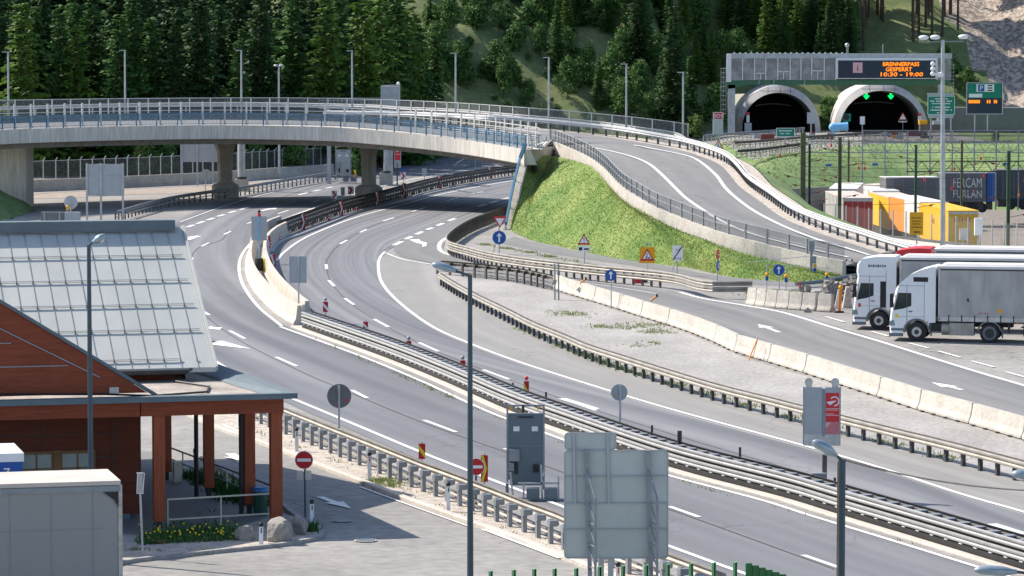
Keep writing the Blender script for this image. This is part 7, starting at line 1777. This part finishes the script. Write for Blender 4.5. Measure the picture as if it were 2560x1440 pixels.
for i in range(3): reg('mid%d' % i, make_tree('spruce_tree', '', 'tree', conifer(40 + i, 18, 3.3, 'x', 1.0, .3, 34, .04), 'needles_mid', 18, .25, GR))
for i in range(3): reg('larch%d' % i, make_tree('larch_tree', '', 'tree', conifer(60 + i, 18, 3.2, 'x', .75, .2, 30, .12, .7), 'needles_larch', 18, .22, GR))
for i in range(2): reg('tall%d' % i, make_tree('spruce_tree', '', 'tree', conifer(80 + i, 26, 2.6, 'x', .8, .45, 26, .5, .8), 'needles_dark', 26, .26, GR))
for i in range(3): reg('leaf%d' % i, make_tree('broadleaf_tree', '', 'tree', bushy(90 + i, 9, 3.2, 2600, .42), 'leaves_bush', 9, .16, GR, limbs=5, seed=i))
for i in range(3): reg('bush%d' % i, make_tree('shrub', '', 'shrub', bushy(120 + i, 2.6, 1.5, 1100, .26, .02), 'leaves_bush', 2.2, .05, 'shrubs on the open slope', limbs=2))
reg('light0', make_tree('broadleaf_tree', '', 'tree', bushy(140, 7, 2.6, 2200, .36), 'leaves_light', 7, .12, GR, limbs=5))
LABS = {'spruce': 'dark spruce among the forest trees behind the road', 'mid': 'mid-green spruce among the forest trees on the hillside', 'larch': 'light green larch among the darker forest trees', 'tall': 'tall bare-trunked conifer above the tunnels', 'leaf': 'leafy green tree among the forest on the hillside', 'bush': 'low shrub on the open grassy slope', 'light': 'pale yellow-green leafy tree on the hillside'}
rt = random.Random(11)
def plant(kind_, x, y, sc=1.0, lab=None, name=None):
    t, used = protos[kind_]; k = kind_.rstrip('0123456789'); o = t if not used else dup(t); protos[kind_][1] = True
    o.location = (x, y, h(x, y) - .15); o.rotation_euler = (0, 0, rt.uniform(0, 6.28)); s = sc * rt.uniform(.92, 1.1); o.scale = (s, s, s * rt.uniform(.93, 1.08)); o['label'] = lab or LABS[k]
    if lab and 'group' in o: del o['group']
def plantpx(kind_, px, Y, sc=1.0, lab=None): x = (px - 1280) * Y / F; plant(kind_, x, Y, sc, lab)
R_ = lambda s, n: s + str(rt.randrange(n))
# left forest
x = -62
while x < -14:
    for Y in (397, 406, 417, 430):
        px = 1280 + x * F / Y
        if px > 800 and Y < 430: continue
        kd = R_('spruce', 4)
        if rt.random() < .34 : kd = R_('mid', 3)
        plant(kd, x + rt.uniform(-1.4, 1.4), Y + rt.uniform(-2, 2) + max(0, (x + 34) * .9), rt.uniform(.85, 1.15))
    x += 3.4
for Y_ in (444, 454):
    x = -66
    while x < -12: plant(R_('spruce', 4), x + rt.uniform(-1, 1), Y_ + rt.uniform(-3, 3), rt.uniform(.8, 1.05)); x += 4.2
plantpx('larch0', 60, 391, 1.15); plantpx('larch1', 195, 393, 1.0); plantpx('mid0', 150, 394, 1.1); plantpx('larch2', 560, 396, .55); plantpx('mid1', 380, 397, 1.05)
plantpx('mid2', 300, 394, 1.0); plantpx('larch0', 830, 424, 1.25, 'bright light green larch left of the open grassy slope'); plantpx('larch1', 935, 432, 1.3, 'pair-trunked light green larch at the left edge of the open slope'); plantpx('larch2', 1000, 440, 1.15); plantpx('mid0', 1040, 446, .95); plantpx('spruce1', 890, 446, .9); plantpx('mid2', 1085, 452, .8)
for px in (640, 740, 420, 110): plantpx(R_('leaf', 3), px, 392, .5)
for px, Y, kd, s_ in ((815, 402, 'larch2', 1.1), (850, 408, 'mid1', 1.1), (905, 410, 'larch0', 1.2), (955, 416, 'larch1', 1.15), (990, 424, 'mid0', 1.1), (1020, 430, 'larch2', 1.0), (880, 418, 'spruce2', .95), (1050, 440, 'mid2', .9)): plantpx(kd, px, Y, s_)
for k in range(52):
    Y_ = rt.uniform(458, 500); px = rt.uniform(1060, 1700); py = 72 + (16 - h((px - 1280) * Y_ / F, Y_)) * F / Y_
    if 6 < py - (px - 1050) * .62 < 40: continue
    plantpx(rt.choice(['leaf0', 'leaf1', 'leaf2', 'mid0', 'light0']), px, Y_, rt.uniform(.3, .6))
plantpx('light0', 700 / 2.48 + 80, 388, .55); plantpx('bush0', 885, 392, 1.0)
# open slope shrubs (px 1080..1640 between the forest edges)
def edge(Y): return 0
for k in range(170):
    Y = 458 + 34 * rt.random(); px = rt.uniform(1060, 1640); x = (px - 1280) * Y / F; z = h(x, Y); py = 72 + (16 - z) * F / Y
    # grass band free of shrubs along two diagonals
    dd = py - (px - 1050) * .62
    if 0 < dd < 26 and rt.random() < .9: continue
    if py > 295 or py < -30: continue
    plant(R_('bush', 3), x, Y, rt.choice([.25, .35, .4, .5, .6, .8, 1.0, 1.2]))
for px, Y, s in ((1250, 466, .5), (1420, 466, .6), (1470, 470, .55), (1530, 474, .5), (1600, 470, .6), (1190, 476, .55), (1350, 474, .45), (1120, 470, .6), (1650, 476, .6), (1500, 484, .5), (1400, 488, .55), (1095, 464, .75), (1170, 462, .5), (1575, 463, .5)): plantpx(R_('leaf', 3), px, Y, s)
# forest above the diagonal, from (1270,0) down to (1760,290)
cnt = 0
for Y in (468, 476, 484, 492, 500, 508, 518):
    x = (1230 - 1280) * Y / F
    while x < (2420 - 1280) * Y / F:
        px = 1280 + x * F / Y; z = h(x, Y); py = 72 + (16 - z) * F / Y
        lim = (px - 1225) * .58
        ok = py < lim and not (px > 1800 and Y < 503) and px < 2150
        if ok:
            kd = rt.choice(['spruce', 'spruce', 'mid', 'mid', 'leaf', 'leaf', 'leaf', 'larch', 'larch']); kd = R_(kd, 4 if kd == 'spruce' else 3); plant(kd, x + rt.uniform(-1, 1), Y + rt.uniform(-3, 3), rt.uniform(.38, .6) if not kd.startswith('leaf') else rt.uniform(.55, .9)); cnt += 1
        x += rt.uniform(2.3, 3.4)
plantpx('spruce2', 1680, 462, .80, 'tall pointed dark spruce with a yellow-green tip above the ramp lamps')
plantpx('spruce0', 1655, 466, .5); plantpx('mid1', 1725, 470, .55); plantpx('light0', 1740, 458, .5); plantpx('leaf1', 1790, 470, .7)
for px, Y, kd, s in ((1960, 503, 'larch0', .62), (1910, 505, 'mid0', .6), (2075, 504, 'larch1', .75), (2030, 506, 'mid2', .6), (2110, 508, 'mid1', .7), (1850, 504, 'spruce1', .5), (1990, 508, 'spruce2', .6), (1880, 496, 'leaf0', .6)): plantpx(kd, px, Y, s)
for k in range(26):
    px = rt.uniform(2130, 2400); Y = rt.uniform(504, 530); plantpx(R_('tall', 2), px, Y, rt.uniform(.7, 1.0))
for k in range(46): plantpx(rt.choice(['larch0', 'larch1', 'mid0', 'mid1', 'mid2', 'spruce1', 'leaf0', 'leaf2']), rt.uniform(1800, 2140), rt.uniform(497, 520), rt.uniform(.4, .62))
for k in range(12): plantpx(R_('bush', 3), rt.uniform(2060, 2110), 488 + rt.uniform(-2, 3), .8)
for px, Y, s in ((2385, 497, .5), (2360, 500, .5), (2420, 495, .45), (2440, 492, .35), (2400, 488, .35), (2350, 489, .3)): plantpx(R_('leaf', 3), px, Y, s)
plantpx('light0', 2490, 435, .22, 'small young tree with thin trunk below the green parking sign')
for k in range(60):
    Y = rt.uniform(384, 432); plantpx(R_('bush', 3), rt.uniform(1850, 2330), Y, rt.uniform(.25, .5)) if False else None
for k in list(protos):
    if not protos[k][1]:
        for c_ in list(protos[k][0].children): bpy.data.objects.remove(c_)
        bpy.data.objects.remove(protos[k][0])
print('trees', cnt)

# ---------------------------------------------------------------- grasses and weeds
def blades(name, pts, m, hmin, hmax, wd, lab, per=1, rnd=random.Random(3)):
    mb = MB()
    for p in pts:
        for k in range(per):
            a = rnd.uniform(0, 6.28); hh = rnd.uniform(hmin, hmax); d = V(math.cos(a), math.sin(a), 0); q_ = p + V(rnd.gauss(0, .08), rnd.gauss(0, .08), 0); le = V(rnd.gauss(0, .35), rnd.gauss(0, .35), 1) * hh
            i = len(mb.v); mb.v += [q_ - d * wd, q_ + d * wd, q_ + le]; mb.f.append((i, i + 1, i + 2)); mb.m.append(rnd.choice([0, 0, 0, 1]) if isinstance(m, list) else 0)
    o = mb.build(name, m); kind(o, 'stuff', lab); return o
rnd = random.Random(5); pts = []
for k in range(34000):
    i = rnd.random() * (len(bank_rows[0]) - 1.01); j = rnd.random() ** .8 * (len(bank_rows) - 1.01); a, b_ = int(i), int(j); fi, fj = i - a, j - b_
    pts.append(bank_rows[b_][a].lerp(bank_rows[b_][a + 1], fi).lerp(bank_rows[b_ + 1][a].lerp(bank_rows[b_ + 1][a + 1], fi), fj))
blades('bank_grass', pts, ['grass_blade', 'grass_dry'], .03, .12, .035, 'rough green grass on the bank below the cream ramp wall')
pts = []
def strip_pts(px_pts, n, spread, z=0):
    path = pp(px_pts, .3, z=z)
    for k in range(n):
        p = rnd.choice(path)
        if wob(p.x * 5, p.y * 5) > -.1 or rnd.random() < .15: pts.append(p + V(rnd.gauss(0, spread), rnd.gauss(0, spread), 0))
strip_pts([(760,836),(900,896),(1100,983),(1270,1058),(1400,1106),(1680,1200),(2000,1286),(2300,1369)], 260, .08)
strip_pts([(1300,820),(1500,903),(1700,966),(1900,1023),(2140,1088),(2400,1154)], 1500, .25)
strip_pts([(1200,610),(1330,633),(1420,652),(1480,663)], 900, .25)
strip_pts([(600,1070),(740,1117),(850,1158),(1000,1220),(1200,1300),(1360,1370)], 160, .25)
strip_pts([(1490,428),(1600,520),(1700,575),(1800,612),(1960,655)], 10, .2)
strip_pts([(1240,545),(1160,585),(1135,610)], 200, .3)
for px, py, n, s in ((1440, 787, 90, .6), (1415, 782, 40, .5), (1500, 818, 60, .4), (1610, 815, 120, .7), (1640, 830, 90, .5), (1560, 822, 25, .4), (1600, 865, 20, .4), (1630, 858, 20, .3), (1940, 735, 500, .9), (1915, 730, 200, .6), (345, 1380, 90, .14), (500, 1382, 40, .25), (395, 1383, 30, .1), (950, 1205, 160, .35), (980, 1215, 100, .3), (2070, 690, 300, 1.4)):
    c = P(px, py)
    for k in range(n): pts.append(c + V(rnd.gauss(0, s), rnd.gauss(0, s * 1.4), 0))
blades('weeds', pts, ['weed', 'grass_dry'], .05, .17, .025, 'weeds and grass tufts growing along kerbs and cracks', per=3)
# taller grass on the far bank of the yard
pts = []
for k in range(14000):
    x = rnd.uniform(22.5, 70); Y = rnd.uniform(330, 446); 
    if 16 - h(x, Y) < 3: continue
    if h(x, Y) > -3.0 and h(x, Y) < 2.35: pts.append(V(x, Y, h(x, Y) - .05))
blades('field_grass', pts, ['weed', 'field_grass'], .06, .22, .07, 'tall green grass and herbs on the slope behind the rail yard', per=2)
# flower bed
rnd = random.Random(8); bx_ = []; 
for k in range(1500):
    px = rnd.uniform(350, 605); c = P(px, 1370 - (px - 325) * .05 - abs(rnd.gauss(0, 22)) * math.sin(math.pi * (px - 320) / 325) ** .5); bx_.append(c)
blades('bed_plants', bx_, ['plant_dark', 'weed'], .08, .26, .04, 'dense green herbs in the bed before the canopy', per=3)
for k in range(46):
    px = rnd.uniform(345, 600); c = P(px, 1360 - abs(rnd.gauss(0, 16))); t = T('yellow_flower', 'small yellow flower above the herbs in the bed', 'flower', c, 'yellow flowers in the bed before the canopy'); z = rnd.uniform(.16, .34)
    mb = MB(); mb.cyl(c, c + V(0, 0, z), .006, n=4); mb.build('stem', 'plant_dark', t); mb = MB(); mb.disc(c + V(0, 0, z), .03, V(rnd.gauss(0, .5), -1, .8), .02, 8); mb.build('flower_head', 'flower', t)
pl_ = []
for px, py, n, s in ((500, 1200, 160, .3), (520, 1212, 160, .3), (600, 1245, 200, .3), (585, 1252, 120, .3), (625, 1262, 160, .3), (775, 1333, 60, .1), (560, 1232, 120, .25)):
    c = P(px, py)
    for k in range(n): pl_.append(c + V(rnd.gauss(0, s), rnd.gauss(0, s), 0))
blades('border_plants', pl_, ['plant_dark', 'plant_dark'], .15, .5, .04, 'dark green border plants between the canopy and the slip lane', per=3)
